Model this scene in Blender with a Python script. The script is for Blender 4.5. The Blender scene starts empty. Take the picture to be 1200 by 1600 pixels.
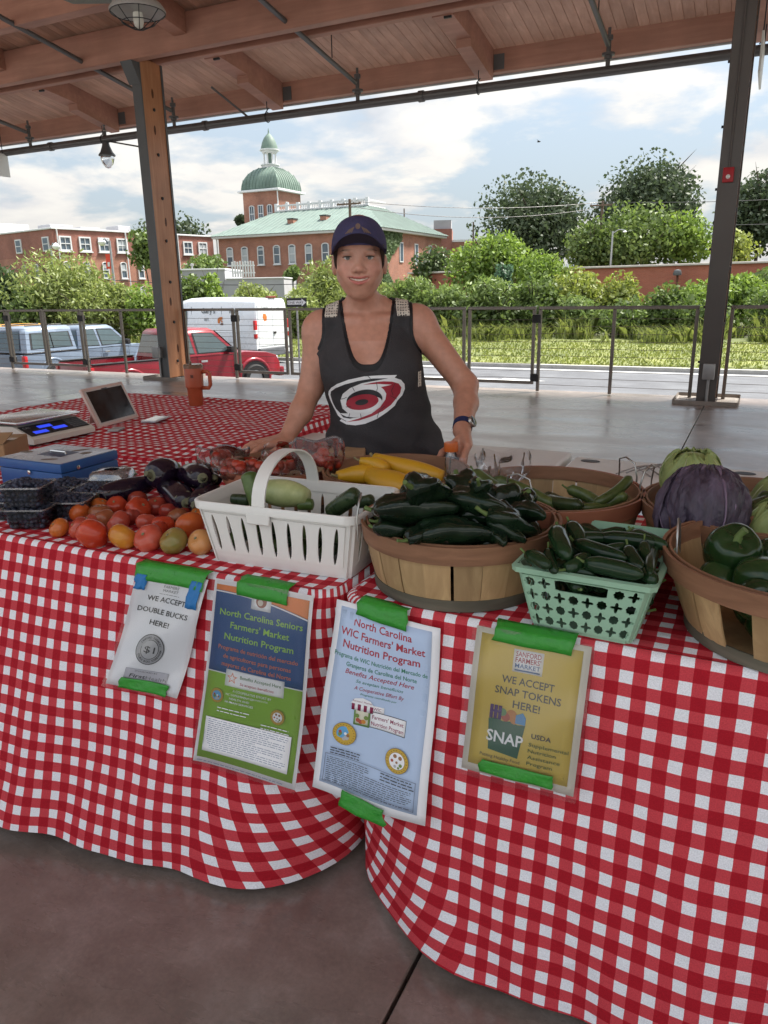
import bpy, bmesh, math, random
import numpy as np
from mathutils import Vector, Matrix, Euler
from mathutils.bvhtree import BVHTree

# ------------------------------------------------------------------ camera, world, sun, exposure
SC = bpy.context.scene
COL = SC.collection
R = math.radians
CAM_H = 1.36
YAW, PITCH, ROLL, FPX = 0.459961, 0.288710, -0.017762, 1174.58
_f = Vector((-math.sin(YAW)*math.cos(PITCH), math.cos(YAW)*math.cos(PITCH), -math.sin(PITCH)))
_r = Vector((math.cos(YAW), math.sin(YAW), 0)); _u = _r.cross(_f)
_r2 = math.cos(ROLL)*_r + math.sin(ROLL)*_u; _u2 = -math.sin(ROLL)*_r + math.cos(ROLL)*_u
cam_d = bpy.data.cameras.new('camera'); cam = bpy.data.objects.new('camera', cam_d); COL.objects.link(cam)
cam.matrix_world = Matrix(((_r2.x, _u2.x, -_f.x, 0), (_r2.y, _u2.y, -_f.y, 0), (_r2.z, _u2.z, -_f.z, CAM_H), (0, 0, 0, 1)))
cam_d.sensor_fit = 'VERTICAL'; cam_d.sensor_height = 32.0; cam_d.lens = 32.0*FPX/1600.0
cam_d.clip_start = 0.05; cam_d.clip_end = 3000
SC.camera = cam
SC.render.resolution_x, SC.render.resolution_y = 768, 1024
SUN_EL, SUN_AZ = R(58), R(38)          # azimuth measured from +Y towards +X
SKY_STRENGTH, EXPOSURE = 0.10, 1.85
SUN_STRENGTH, SUN_ANGLE = 3.2, R(9)

world = bpy.data.worlds.new('World'); SC.world = world; world.use_nodes = True
def N(nt, typ, **kw):
    n = nt.nodes.new(typ)
    for k, v in kw.items():
        if k.startswith('i_'): n.inputs[k[2:].replace('_', ' ')].default_value = v
        elif k.startswith('n') and k[1:].isdigit(): n.inputs[int(k[1:])].default_value = v
        else: setattr(n, k, v)
    return n
def ramp(nt, stops, interp='LINEAR'):
    n = nt.nodes.new('ShaderNodeValToRGB'); cr = n.color_ramp; cr.interpolation = interp
    while len(cr.elements) < len(stops): cr.elements.new(0.5)
    for e, (p, c) in zip(cr.elements, stops):
        e.position = p; e.color = (c, c, c, 1) if isinstance(c, (int, float)) else (*c[:3], 1)
    return n
def build_world():
    nt = world.node_tree; nt.nodes.clear(); L = nt.links.new
    out = N(nt, 'ShaderNodeOutputWorld'); bg = N(nt, 'ShaderNodeBackground'); bg.inputs[1].default_value = SKY_STRENGTH
    sky = N(nt, 'ShaderNodeTexSky', sky_type='NISHITA', sun_disc=False, sun_elevation=SUN_EL, sun_rotation=SUN_AZ, air_density=1.0, dust_density=1.5, ozone_density=1.0)
    tc = N(nt, 'ShaderNodeTexCoord'); sep = N(nt, 'ShaderNodeSeparateXYZ'); L(tc.outputs['Generated'], sep.inputs[0])
    # project the view direction on a cloud layer: (x, y) / (z + c)
    za = N(nt, 'ShaderNodeMath', operation='MAXIMUM', n1=0.0); L(sep.outputs[2], za.inputs[0])
    zb = N(nt, 'ShaderNodeMath', operation='ADD', n1=0.22); L(za.outputs[0], zb.inputs[0])
    dx = N(nt, 'ShaderNodeMath', operation='DIVIDE'); L(sep.outputs[0], dx.inputs[0]); L(zb.outputs[0], dx.inputs[1])
    dy = N(nt, 'ShaderNodeMath', operation='DIVIDE'); L(sep.outputs[1], dy.inputs[0]); L(zb.outputs[0], dy.inputs[1])
    cmb = N(nt, 'ShaderNodeCombineXYZ'); L(dx.outputs[0], cmb.inputs[0]); L(dy.outputs[0], cmb.inputs[1])
    L(sep.outputs[2], cmb.inputs[2])
    n1 = N(nt, 'ShaderNodeTexNoise', i_Scale=1.65, i_Detail=10.0, i_Roughness=0.55, i_Distortion=0.15); L(cmb.outputs[0], n1.inputs['Vector'])
    off = N(nt, 'ShaderNodeVectorMath', operation='ADD'); off.inputs[1].default_value = (0.07, 0.10, -0.12); L(cmb.outputs[0], off.inputs[0])
    n2 = N(nt, 'ShaderNodeTexNoise', i_Scale=1.65, i_Detail=5.0, i_Roughness=0.5, i_Distortion=0.15); L(off.outputs[0], n2.inputs['Vector'])
    cover = ramp(nt, [(0.45, 0.0), (0.54, 1.0)]); L(n1.outputs[0], cover.inputs[0])
    # thickness difference gives a lit side and a grey base
    sub = N(nt, 'ShaderNodeMath', operation='SUBTRACT'); L(n1.outputs[0], sub.inputs[0]); L(n2.outputs[0], sub.inputs[1])
    shade = ramp(nt, [(0.0, 0.0), (1.0, 1.0)]); sc = N(nt, 'ShaderNodeMath', operation='MULTIPLY_ADD', n1=3.4, n2=0.66); L(sub.outputs[0], sc.inputs[0]); L(sc.outputs[0], shade.inputs[0])
    ccol = ramp(nt, [(0.0, (0.70, 0.745, 0.81)), (0.40, (0.88, 0.905, 0.94)), (0.68, (1.05, 1.03, 1.0)), (1.0, (1.15, 1.12, 1.06))]); L(shade.outputs[0], ccol.inputs[0])
    cb = N(nt, 'ShaderNodeVectorMath', operation='SCALE'); cb.inputs['Scale'].default_value = 3.0; L(ccol.outputs[0], cb.inputs[0])
    # thin haze veil over the blue, thicker towards the horizon
    veil = ramp(nt, [(0.0, 0.9), (0.12, 0.74), (0.45, 0.55), (1.0, 0.45)]); L(za.outputs[0], veil.inputs[0])
    vm = N(nt, 'ShaderNodeMix', data_type='RGBA'); vm.inputs[7].default_value = (2.02, 2.30, 2.52, 1); L(veil.outputs[0], vm.inputs[0])
    sk = N(nt, 'ShaderNodeVectorMath', operation='SCALE'); sk.inputs['Scale'].default_value = 0.62; L(sky.outputs[0], sk.inputs[0]); L(sk.outputs[0], vm.inputs[6])
    mx = N(nt, 'ShaderNodeMix', data_type='RGBA'); L(cover.outputs[0], mx.inputs[0]); L(vm.outputs[2], mx.inputs[6]); L(cb.outputs[0], mx.inputs[7])
    # bright hazy sky: luminance rises towards the zenith as (1 + 2 sin elevation)
    el = N(nt, 'ShaderNodeMath', operation='MULTIPLY_ADD', n1=1.30, n2=0.66); L(za.outputs[0], el.inputs[0])
    fin = N(nt, 'ShaderNodeVectorMath', operation='SCALE'); L(mx.outputs[2], fin.inputs[0]); L(el.outputs[0], fin.inputs['Scale'])
    L(fin.outputs[0], bg.inputs[0]); L(bg.outputs[0], out.inputs[0])
build_world()
sun_d = bpy.data.lights.new('sun', 'SUN'); sun = bpy.data.objects.new('sun', sun_d); COL.objects.link(sun)
sun_d.energy = SUN_STRENGTH; sun_d.angle = SUN_ANGLE; sun_d.color = (1.0, 0.95, 0.86)
_sd = Vector((math.sin(SUN_AZ)*math.cos(SUN_EL), math.cos(SUN_AZ)*math.cos(SUN_EL), math.sin(SUN_EL)))
sun.rotation_euler = _sd.to_track_quat('Z', 'Y').to_euler(); sun.location = (12, 15, 30)
SC.view_settings.view_transform = 'Standard'; SC.view_settings.look = 'None'
SC.view_settings.exposure = EXPOSURE; SC.view_settings.gamma = 1.0; SC.view_settings.use_curve_mapping = False
SC.cycles.max_bounces = 8; SC.cycles.transparent_max_bounces = 24; SC.cycles.diffuse_bounces = 4

# ------------------------------------------------------------------ mesh helpers: every shape is a (verts, faces) pair
rnd = random.Random(7); nrnd = np.random.RandomState(7)
def join(*gs):
    if gs and all(isinstance(g[1], np.ndarray) for g in gs):
        o = np.cumsum([0]+[len(g[0]) for g in gs[:-1]]); return (np.concatenate([g[0] for g in gs]), np.concatenate([g[1]+k for g, k in zip(gs, o)]))
    V, F, k = [], [], 0
    for g in gs:
        if not len(g[0]): continue
        v = np.asarray(g[0], float); V.append(v); F += [tuple(i+k for i in f) for f in g[1]]; k += len(v)
    return (np.concatenate(V) if V else np.zeros((0, 3)), F)
def xf(g, loc=(0, 0, 0), rot=(0, 0, 0), sc=(1, 1, 1)):
    v = np.asarray(g[0], float)*np.asarray(sc, float)
    if any(rot): v = v @ np.array(Euler(rot).to_matrix()).T
    return (v+np.asarray(loc, float), g[1])
def box(x0, x1, y0, y1, z0, z1):
    V = np.array([(x, y, z) for z in (z0, z1) for y in (y0, y1) for x in (x0, x1)], float)
    return (V, [(0, 2, 3, 1), (4, 5, 7, 6), (0, 1, 5, 4), (2, 6, 7, 3), (0, 4, 6, 2), (1, 3, 7, 5)])
def cbox(c, s, rot=(0, 0, 0)):
    return xf(box(-s[0]/2, s[0]/2, -s[1]/2, s[1]/2, -s[2]/2, s[2]/2), c, rot)
def bbox(x0, x1, y0, y1, z0, z1, b=0.01, seg=2):
    bm = bmesh.new(); v, f = box(x0, x1, y0, y1, z0, z1)
    vs = [bm.verts.new(p) for p in v]
    for q in f: bm.faces.new([vs[i] for i in q])
    bmesh.ops.bevel(bm, geom=bm.edges[:], offset=b, segments=seg, affect='EDGES', profile=0.6)
    bm.verts.index_update(); g = (np.array([p.co[:] for p in bm.verts]), [tuple(p.index for p in q.verts) for q in bm.faces]); bm.free(); return g
def frames(P):
    P = np.asarray(P, float); T = np.gradient(P, axis=0); T /= np.linalg.norm(T, axis=1)[:, None]+1e-12
    a = np.array((0, 0, 1.)) if abs(T[0][2]) < 0.9 else np.array((1., 0, 0))
    n = np.cross(T[0], a); n /= np.linalg.norm(n); out = []
    for t in T:
        n = n-t*(n@t); n /= np.linalg.norm(n)+1e-12; out.append((n, np.cross(t, n)))
    return out
def tube(P, rad, n=8, caps=True, fl=1.0, lob=None):
    P = np.asarray(P, float); m = len(P); rad = np.broadcast_to(np.asarray(rad, float), (m,)); fr = frames(P)
    a = np.arange(n)*2*np.pi/n; V = []
    for k in range(m):
        r = rad[k]*(1.0 if lob is None else lob(a, k/(m-1)))
        V.append(P[k]+np.outer(np.cos(a)*r, fr[k][0])+np.outer(np.sin(a)*r*fl, fr[k][1]))
    F = [(k*n+i, k*n+(i+1) % n, (k+1)*n+(i+1) % n, (k+1)*n+i) for k in range(m-1) for i in range(n)]
    if caps: F += [tuple(range(n-1, -1, -1)), tuple((m-1)*n+i for i in range(n))]
    return (np.concatenate(V), F)
def rod(a, b, r, r2=None, n=8): return tube([a, b], [r, r if r2 is None else r2], n)
def lathe(prof, n=24, cap=True):
    m = len(prof); a = np.arange(n)*2*np.pi/n
    V = np.concatenate([np.stack([np.cos(a)*r, np.sin(a)*r, np.full(n, z)], 1) for r, z in prof])
    F = [(k*n+i, k*n+(i+1) % n, (k+1)*n+(i+1) % n, (k+1)*n+i) for k in range(m-1) for i in range(n)]
    if cap: F += [tuple(range(n-1, -1, -1)), tuple((m-1)*n+i for i in range(n))]
    return (V, F)
def loft(rings, closed=True, cap=True):
    n = len(rings[0]); m = len(rings); V = np.concatenate([np.asarray(r, float) for r in rings])
    F = [(k*n+i, k*n+(i+1) % n, (k+1)*n+(i+1) % n, (k+1)*n+i) for k in range(m-1) for i in range(n if closed else n-1)]
    if cap and closed: F += [tuple(range(n-1, -1, -1)), tuple((m-1)*n+i for i in range(n))]
    return (V, F)
def prism(poly, y0, y1):
    # polygon in (x, z) extruded along y
    n = len(poly); V = np.array([(x, y0, z) for x, z in poly]+[(x, y1, z) for x, z in poly], float)
    return (V, [tuple(range(n)), tuple(range(2*n-1, n-1, -1))]+[(i, i+n, (i+1) % n+n, (i+1) % n) for i in range(n)])
def sphere(r=1, nu=12, nv=8):
    V = [(0, 0, r)]; F = []
    for j in range(1, nv):
        t = math.pi*j/nv
        V += [(r*math.sin(t)*math.cos(2*math.pi*i/nu), r*math.sin(t)*math.sin(2*math.pi*i/nu), r*math.cos(t)) for i in range(nu)]
    V.append((0, 0, -r)); b = len(V)-1
    F += [(0, 1+i, 1+(i+1) % nu) for i in range(nu)]
    for j in range(nv-2): F += [(1+j*nu+i, 1+(j+1)*nu+i, 1+(j+1)*nu+(i+1) % nu, 1+j*nu+(i+1) % nu) for i in range(nu)]
    F += [(b, b-nu+(i+1) % nu, b-nu+i) for i in range(nu)]
    return (np.array(V, float), F)
def grid(fn, nu, nv, flip=False):
    V = np.array([fn(i/nu, j/nv) for j in range(nv+1) for i in range(nu+1)], float); w = nu+1
    F = [(j*w+i, j*w+i+1, (j+1)*w+i+1, (j+1)*w+i) for j in range(nv) for i in range(nu)]
    return (V, [f[::-1] for f in F] if flip else F)
def thick(g, t, ):
    # closes a sheet into a thin solid along its vertex normals
    v = np.asarray(g[0], float); nrm = np.zeros_like(v)
    for f in g[1]:
        q = v[list(f)]; c = np.cross(q[1]-q[0], q[2]-q[0])
        for i in f: nrm[i] += c
    nrm /= np.linalg.norm(nrm, axis=1)[:, None]+1e-12; n = len(v)
    cnt = {}
    for f in g[1]:
        for a, b in zip(f, f[1:]+f[:1]): cnt[(a, b)] = 1
    side = [(b, a, a+n, b+n) for (a, b) in cnt if (b, a) not in cnt]
    return (np.concatenate([v, v-nrm*t]), list(g[1])+[tuple(i+n for i in f[::-1]) for f in g[1]]+side)
def mk(name, g, mat, parent=None, smooth=None, loc=None, uv=None, rot=None):
    """one mesh object; geometry is given in the parent's local space"""
    if isinstance(g, bpy.types.Mesh): me = g
    else:
        me = bpy.data.meshes.new(name)
        if isinstance(g[1], np.ndarray):
            me.vertices.add(len(g[0])); me.vertices.foreach_set('co', np.asarray(g[0], np.float32).ravel()); me.loops.add(g[1].size); me.loops.foreach_set('vertex_index', g[1].astype(np.int32).ravel()); me.polygons.add(len(g[1])); me.polygons.foreach_set('loop_start', np.arange(0, g[1].size, g[1].shape[1], dtype=np.int32)); me.update(calc_edges=True)
        else: me.from_pydata(np.asarray(g[0], float).tolist(), [], [tuple(int(i) for i in f) for f in g[1]])
        if smooth is not None:
            me.polygons.foreach_set('use_smooth', [True]*len(me.polygons))
            if smooth < 180: me.set_sharp_from_angle(angle=R(smooth))
        if uv is not None:
            ul = me.uv_layers.new(name='uv'); li = np.zeros(len(me.loops), int); me.loops.foreach_get('vertex_index', li)
            ul.data.foreach_set('uv', np.asarray(uv, float)[li].ravel())
        me.materials.append(mat)
    o = bpy.data.objects.new(name, me); COL.objects.link(o)
    if parent is not None: o.parent = parent
    if loc is not None: o.location = loc
    if rot is not None: o.rotation_euler = rot
    return o
def tag(o, label=None, cat=None, group=None, kind=None):
    if label: o['label'] = label
    if cat: o['category'] = cat
    if group: o['group'] = group
    if kind: o['kind'] = kind
    return o
def thing(name, label, cat, loc=(0, 0, 0), rz=0.0, group=None, rot=None):
    o = bpy.data.objects.new(name, None); COL.objects.link(o); o.empty_display_size = 0.1
    o.location = loc; o.rotation_euler = rot if rot is not None else (0, 0, rz)
    return tag(o, label, cat, group)
def struct(name, g, mat, **kw): return tag(mk(name, g, mat, **kw), kind='structure')
def dup(o, parent=None, label=None, group=None, loc=None, rot=None, sc=None):
    c = o.copy(); COL.objects.link(c); c.parent = parent
    if label: c['label'] = label
    if group: c['group'] = group
    if loc is not None: c.location = loc
    if rot is not None: c.rotation_euler = rot
    if sc is not None: c.scale = sc
    for ch in list(o.children): dup(ch, c)
    return c

# ------------------------------------------------------------------ procedural materials
MATS = {}
def pmat(name, base, rough=0.6, var=0.15, scale=6.0, bump=0.0, bscale=60.0, metal=0.0, spec=0.5, coat=0.0, trans=0.0, hue=None, detail=6.0, stretch=None, coord='Object', sss=0.0, rvar=0.12, rand=0.0, ior=1.45, alpha=1.0):
    """principled material: noise-varied colour and roughness, optional bump and per-object variation"""
    if name in MATS: return MATS[name]
    m = bpy.data.materials.new(name); m.use_nodes = True; nt = m.node_tree; L = nt.links.new
    b = nt.nodes['Principled BSDF']; tc = N(nt, 'ShaderNodeTexCoord'); vec = tc.outputs[coord]
    if stretch:
        mp = N(nt, 'ShaderNodeMapping'); mp.inputs['Scale'].default_value = stretch; L(vec, mp.inputs[0]); vec = mp.outputs[0]
    if rand:
        oi = N(nt, 'ShaderNodeObjectInfo'); ad = N(nt, 'ShaderNodeVectorMath', operation='ADD'); ml = N(nt, 'ShaderNodeMath', operation='MULTIPLY', n1=37.0)
        L(oi.outputs['Random'], ml.inputs[0]); L(ml.outputs[0], ad.inputs[0]); L(vec, ad.inputs[1]); vec = ad.outputs[0]
    n = N(nt, 'ShaderNodeTexNoise', i_Scale=scale, i_Detail=detail, i_Roughness=0.6); L(vec, n.inputs['Vector'])
    c0 = np.array(base[:3]); h = np.array(hue if hue is not None else base[:3])
    cr = ramp(nt, [(0.25, tuple(np.clip(c0*(1-var), 0, 1))), (0.5, tuple(np.clip((c0+h)/2, 0, 1))), (0.75, tuple(np.clip(h*(1+var), 0, 1)))]); L(n.outputs[0], cr.inputs[0])
    col = cr.outputs[0]
    if rand:
        hs = N(nt, 'ShaderNodeHueSaturation'); mr = N(nt, 'ShaderNodeMapRange', n3=1-rand, n4=1+rand); L(oi.outputs['Random'], mr.inputs[0]); L(mr.outputs[0], hs.inputs['Value']); L(col, hs.inputs['Color']); col = hs.outputs[0]
    L(col, b.inputs['Base Color'])
    rr = N(nt, 'ShaderNodeMapRange', n1=0.3, n2=0.7, n3=max(0.02, rough-rvar), n4=min(1, rough+rvar)); L(n.outputs[0], rr.inputs[0]); L(rr.outputs[0], b.inputs['Roughness'])
    b.inputs['Metallic'].default_value = metal; b.inputs['Specular IOR Level'].default_value = spec; b.inputs['IOR'].default_value = ior
    b.inputs['Coat Weight'].default_value = coat; b.inputs['Transmission Weight'].default_value = trans; b.inputs['Alpha'].default_value = alpha
    b.inputs['Coat Roughness'].default_value = 0.08
    if sss: b.inputs['Subsurface Weight'].default_value = sss; b.inputs['Subsurface Radius'].default_value = (0.012, 0.004, 0.002); b.inputs['Subsurface Scale'].default_value = 1.0
    if bump:
        n2 = N(nt, 'ShaderNodeTexNoise', i_Scale=bscale, i_Detail=4.0); L(vec, n2.inputs['Vector'])
        bp = N(nt, 'ShaderNodeBump', i_Strength=min(1, bump), i_Distance=0.01); L(n2.outputs[0], bp.inputs['Height']); L(bp.outputs[0], b.inputs['Normal'])
    MATS[name] = m; return m
def clear_mat(name, tint=(1, 1, 1), gloss=0.12, rough=0.06, spec_mix=0.25, bumps=0.0):
    """thin clear plastic film: see-through with a sheen that grows at grazing angles (Fresnel)"""
    if name in MATS: return MATS[name]
    m = bpy.data.materials.new(name); m.use_nodes = True; nt = m.node_tree; nt.nodes.clear(); L = nt.links.new
    out = N(nt, 'ShaderNodeOutputMaterial'); t = N(nt, 'ShaderNodeBsdfTransparent'); t.inputs[0].default_value = (*tint, 1)
    g = N(nt, 'ShaderNodeBsdfGlossy', i_Roughness=rough); d = N(nt, 'ShaderNodeBsdfDiffuse'); d.inputs[0].default_value = (0.8, 0.8, 0.82, 1)
    fr = N(nt, 'ShaderNodeFresnel', i_IOR=1.5); ad = N(nt, 'ShaderNodeMath', operation='ADD', n1=gloss); L(fr.outputs[0], ad.inputs[0])
    m1 = N(nt, 'ShaderNodeMixShader'); m1.inputs[0].default_value = spec_mix*0.25; L(t.outputs[0], m1.inputs[1]); L(d.outputs[0], m1.inputs[2])
    m2 = N(nt, 'ShaderNodeMixShader'); L(ad.outputs[0], m2.inputs[0]); L(m1.outputs[0], m2.inputs[1]); L(g.outputs[0], m2.inputs[2]); L(m2.outputs[0], out.inputs[0])
    if bumps:
        tc = N(nt, 'ShaderNodeTexCoord'); n2 = N(nt, 'ShaderNodeTexNoise', i_Scale=45.0, i_Detail=3.0, i_Distortion=1.5); L(tc.outputs['Object'], n2.inputs['Vector'])
        bp = N(nt, 'ShaderNodeBump', i_Strength=bumps, i_Distance=0.01); L(n2.outputs[0], bp.inputs['Height']); L(bp.outputs[0], g.inputs['Normal'])
    MATS[name] = m; return m
def gingham(name):
    m = bpy.data.materials.new(name); m.use_nodes = True; nt = m.node_tree; L = nt.links.new; b = nt.nodes['Principled BSDF']
    uv = N(nt, 'ShaderNodeUVMap'); nz = N(nt, 'ShaderNodeTexNoise', i_Scale=9.0, i_Detail=3.0); L(uv.outputs[0], nz.inputs['Vector'])
    ns = N(nt, 'ShaderNodeVectorMath', operation='MULTIPLY_ADD'); ns.inputs[1].default_value = (0.008, 0.008, 0); L(nz.outputs[1], ns.inputs[0]); L(uv.outputs[0], ns.inputs[2])
    sp = N(nt, 'ShaderNodeSeparateXYZ'); L(ns.outputs[0], sp.inputs[0]); st = []
    for k in (0, 1):
        d = N(nt, 'ShaderNodeMath', operation='MULTIPLY', n1=1/0.0478); L(sp.outputs[k], d.inputs[0])
        fr = N(nt, 'ShaderNodeMath', operation='FRACT'); L(d.outputs[0], fr.inputs[0])
        c = N(nt, 'ShaderNodeMath', operation='COMPARE', n1=0.5, n2=0.262); L(fr.outputs[0], c.inputs[0]); st.append(c)
    s = N(nt, 'ShaderNodeMath', operation='ADD'); L(st[0].outputs[0], s.inputs[0]); L(st[1].outputs[0], s.inputs[1])
    dv = N(nt, 'ShaderNodeMath', operation='DIVIDE', n1=2.0); L(s.outputs[0], dv.inputs[0])
    # woven thread grain in the half-tone stripes
    wv = N(nt, 'ShaderNodeTexNoise', i_Scale=420.0, i_Detail=2.0); L(uv.outputs[0], wv.inputs['Vector'])
    cr = ramp(nt, [(0.0, (0.80, 0.80, 0.84)), (0.5, (0.56, 0.055, 0.070)), (1.0, (0.38, 0.009, 0.020))]); L(dv.outputs[0], cr.inputs[0])
    mv = N(nt, 'ShaderNodeMapRange', n1=0.3, n2=0.7, n3=0.84, n4=1.1); L(wv.outputs[0], mv.inputs[0])
    hs = N(nt, 'ShaderNodeHueSaturation'); L(cr.outputs[0], hs.inputs['Color']); L(mv.outputs[0], hs.inputs['Value']); L(hs.outputs[0], b.inputs['Base Color'])
    b.inputs['Roughness'].default_value = 0.85; b.inputs['Specular IOR Level'].default_value = 0.2
    wr = N(nt, 'ShaderNodeTexNoise', i_Scale=14.0, i_Detail=5.0, i_Distortion=0.8); L(uv.outputs[0], wr.inputs['Vector'])
    bp = N(nt, 'ShaderNodeBump', i_Strength=0.42, i_Distance=0.02); L(wr.outputs[0], bp.inputs['Height']); L(bp.outputs[0], b.inputs['Normal'])
    MATS[name] = m; return m
def brick_mat(name, c1, c2, mortar, scale=1.0, coord='UV', var=0.25, bw=0.22, bh=0.073):
    m = bpy.data.materials.new(name); m.use_nodes = True; nt = m.node_tree; L = nt.links.new; b = nt.nodes['Principled BSDF']
    tc = N(nt, 'ShaderNodeTexCoord'); t = N(nt, 'ShaderNodeTexBrick', i_Scale=scale, i_Mortar_Size=0.010, i_Brick_Width=bw, i_Row_Height=bh, i_Bias=-0.1)
    t.inputs['Color1'].default_value = (*c1, 1); t.inputs['Color2'].default_value = (*c2, 1); t.inputs['Mortar'].default_value = (*mortar, 1); L(tc.outputs[coord], t.inputs['Vector'])
    n = N(nt, 'ShaderNodeTexNoise', i_Scale=0.55, i_Detail=9.0, i_Roughness=0.7); L(tc.outputs['Object'], n.inputs['Vector'])
    mr = N(nt, 'ShaderNodeMapRange', n1=0.3, n2=0.7, n3=1-var, n4=1+var); L(n.outputs[0], mr.inputs[0])
    hs = N(nt, 'ShaderNodeHueSaturation'); L(t.outputs[0], hs.inputs['Color']); L(mr.outputs[0], hs.inputs['Value']); L(hs.outputs[0], b.inputs['Base Color']); b.inputs['Roughness'].default_value = 0.9
    bp = N(nt, 'ShaderNodeBump', i_Strength=0.5, i_Distance=0.01); L(t.outputs['Fac'], bp.inputs['Height']); bp.invert = True; L(bp.outputs[0], b.inputs['Normal'])
    MATS[name] = m; return m
def leaf_mat(name, c0, c1, trans=0.35):
    m = bpy.data.materials.new(name); m.use_nodes = True; nt = m.node_tree; nt.nodes.clear(); L = nt.links.new
    out = N(nt, 'ShaderNodeOutputMaterial'); tc = N(nt, 'ShaderNodeTexCoord'); gi = N(nt, 'ShaderNodeNewGeometry')
    n = N(nt, 'ShaderNodeTexNoise', i_Scale=0.9, i_Detail=4.0); L(tc.outputs['Object'], n.inputs['Vector'])
    mx = N(nt, 'ShaderNodeMath', operation='MULTIPLY_ADD', n1=0.45); L(gi.outputs['Random Per Island'], mx.inputs[0])
    mm = N(nt, 'ShaderNodeMath', operation='MULTIPLY', n1=0.65); L(n.outputs[0], mm.inputs[0]); L(mm.outputs[0], mx.inputs[2])
    cr = ramp(nt, [(0.2, c0), (0.8, c1)]); L(mx.outputs[0], cr.inputs[0])
    d = N(nt, 'ShaderNodeBsdfDiffuse'); t = N(nt, 'ShaderNodeBsdfTranslucent'); g = N(nt, 'ShaderNodeBsdfGlossy', i_Roughness=0.5); g.inputs[0].default_value = (0.5, 0.5, 0.5, 1)
    L(cr.outputs[0], d.inputs[0]); hs = N(nt, 'ShaderNodeHueSaturation', i_Saturation=1.1, i_Value=1.25); L(cr.outputs[0], hs.inputs['Color']); L(hs.outputs[0], t.inputs[0])
    m1 = N(nt, 'ShaderNodeMixShader'); m1.inputs[0].default_value = trans; L(d.outputs[0], m1.inputs[1]); L(t.outputs[0], m1.inputs[2])
    m2 = N(nt, 'ShaderNodeMixShader'); m2.inputs[0].default_value = 0.05; L(m1.outputs[0], m2.inputs[1]); L(g.outputs[0], m2.inputs[2]); L(m2.outputs[0], out.inputs[0])
    MATS[name] = m; return m
def wood_mat(name, c0, c1, rough=0.55, axis=(1, 1, 12), scale=3.0, rand=0.12, knots=True):
    m = bpy.data.materials.new(name); m.use_nodes = True; nt = m.node_tree; L = nt.links.new; b = nt.nodes['Principled BSDF']
    tc = N(nt, 'ShaderNodeTexCoord'); oi = N(nt, 'ShaderNodeObjectInfo'); ml = N(nt, 'ShaderNodeMath', operation='MULTIPLY', n1=23.0); L(oi.outputs['Random'], ml.inputs[0])
    ad = N(nt, 'ShaderNodeVectorMath', operation='ADD'); L(tc.outputs['Object'], ad.inputs[0]); L(ml.outputs[0], ad.inputs[1])
    mp = N(nt, 'ShaderNodeMapping'); mp.inputs['Scale'].default_value = axis; L(ad.outputs[0], mp.inputs[0])
    n = N(nt, 'ShaderNodeTexNoise', i_Scale=scale, i_Detail=8.0, i_Roughness=0.6, i_Distortion=0.6); L(mp.outputs[0], n.inputs['Vector'])
    cr = ramp(nt, [(0.3, c0), (0.55, tuple((np.array(c0)+np.array(c1))/2)), (0.72, c1)]); L(n.outputs[0], cr.inputs[0])
    hs = N(nt, 'ShaderNodeHueSaturation'); mr = N(nt, 'ShaderNodeMapRange', n3=1-rand, n4=1+rand); L(oi.outputs['Random'], mr.inputs[0]); L(mr.outputs[0], hs.inputs['Value']); L(cr.outputs[0], hs.inputs['Color'])
    # slow stains with a shape of their own
    ns = N(nt, 'ShaderNodeTexNoise', i_Scale=2.2, i_Detail=4.0); L(ad.outputs[0], ns.inputs['Vector'])
    ms = N(nt, 'ShaderNodeMapRange', n1=0.35, n2=0.7, n3=0.86, n4=1.08); L(ns.outputs[0], ms.inputs[0])
    h2 = N(nt, 'ShaderNodeHueSaturation'); L(hs.outputs[0], h2.inputs['Color']); L(ms.outputs[0], h2.inputs['Value']); L(h2.outputs[0], b.inputs['Base Color'])
    b.inputs['Roughness'].default_value = rough
    bp = N(nt, 'ShaderNodeBump', i_Strength=0.25, i_Distance=0.004); L(n.outputs[0], bp.inputs['Height']); L(bp.outputs[0], b.inputs['Normal'])
    MATS[name] = m; return m
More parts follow.
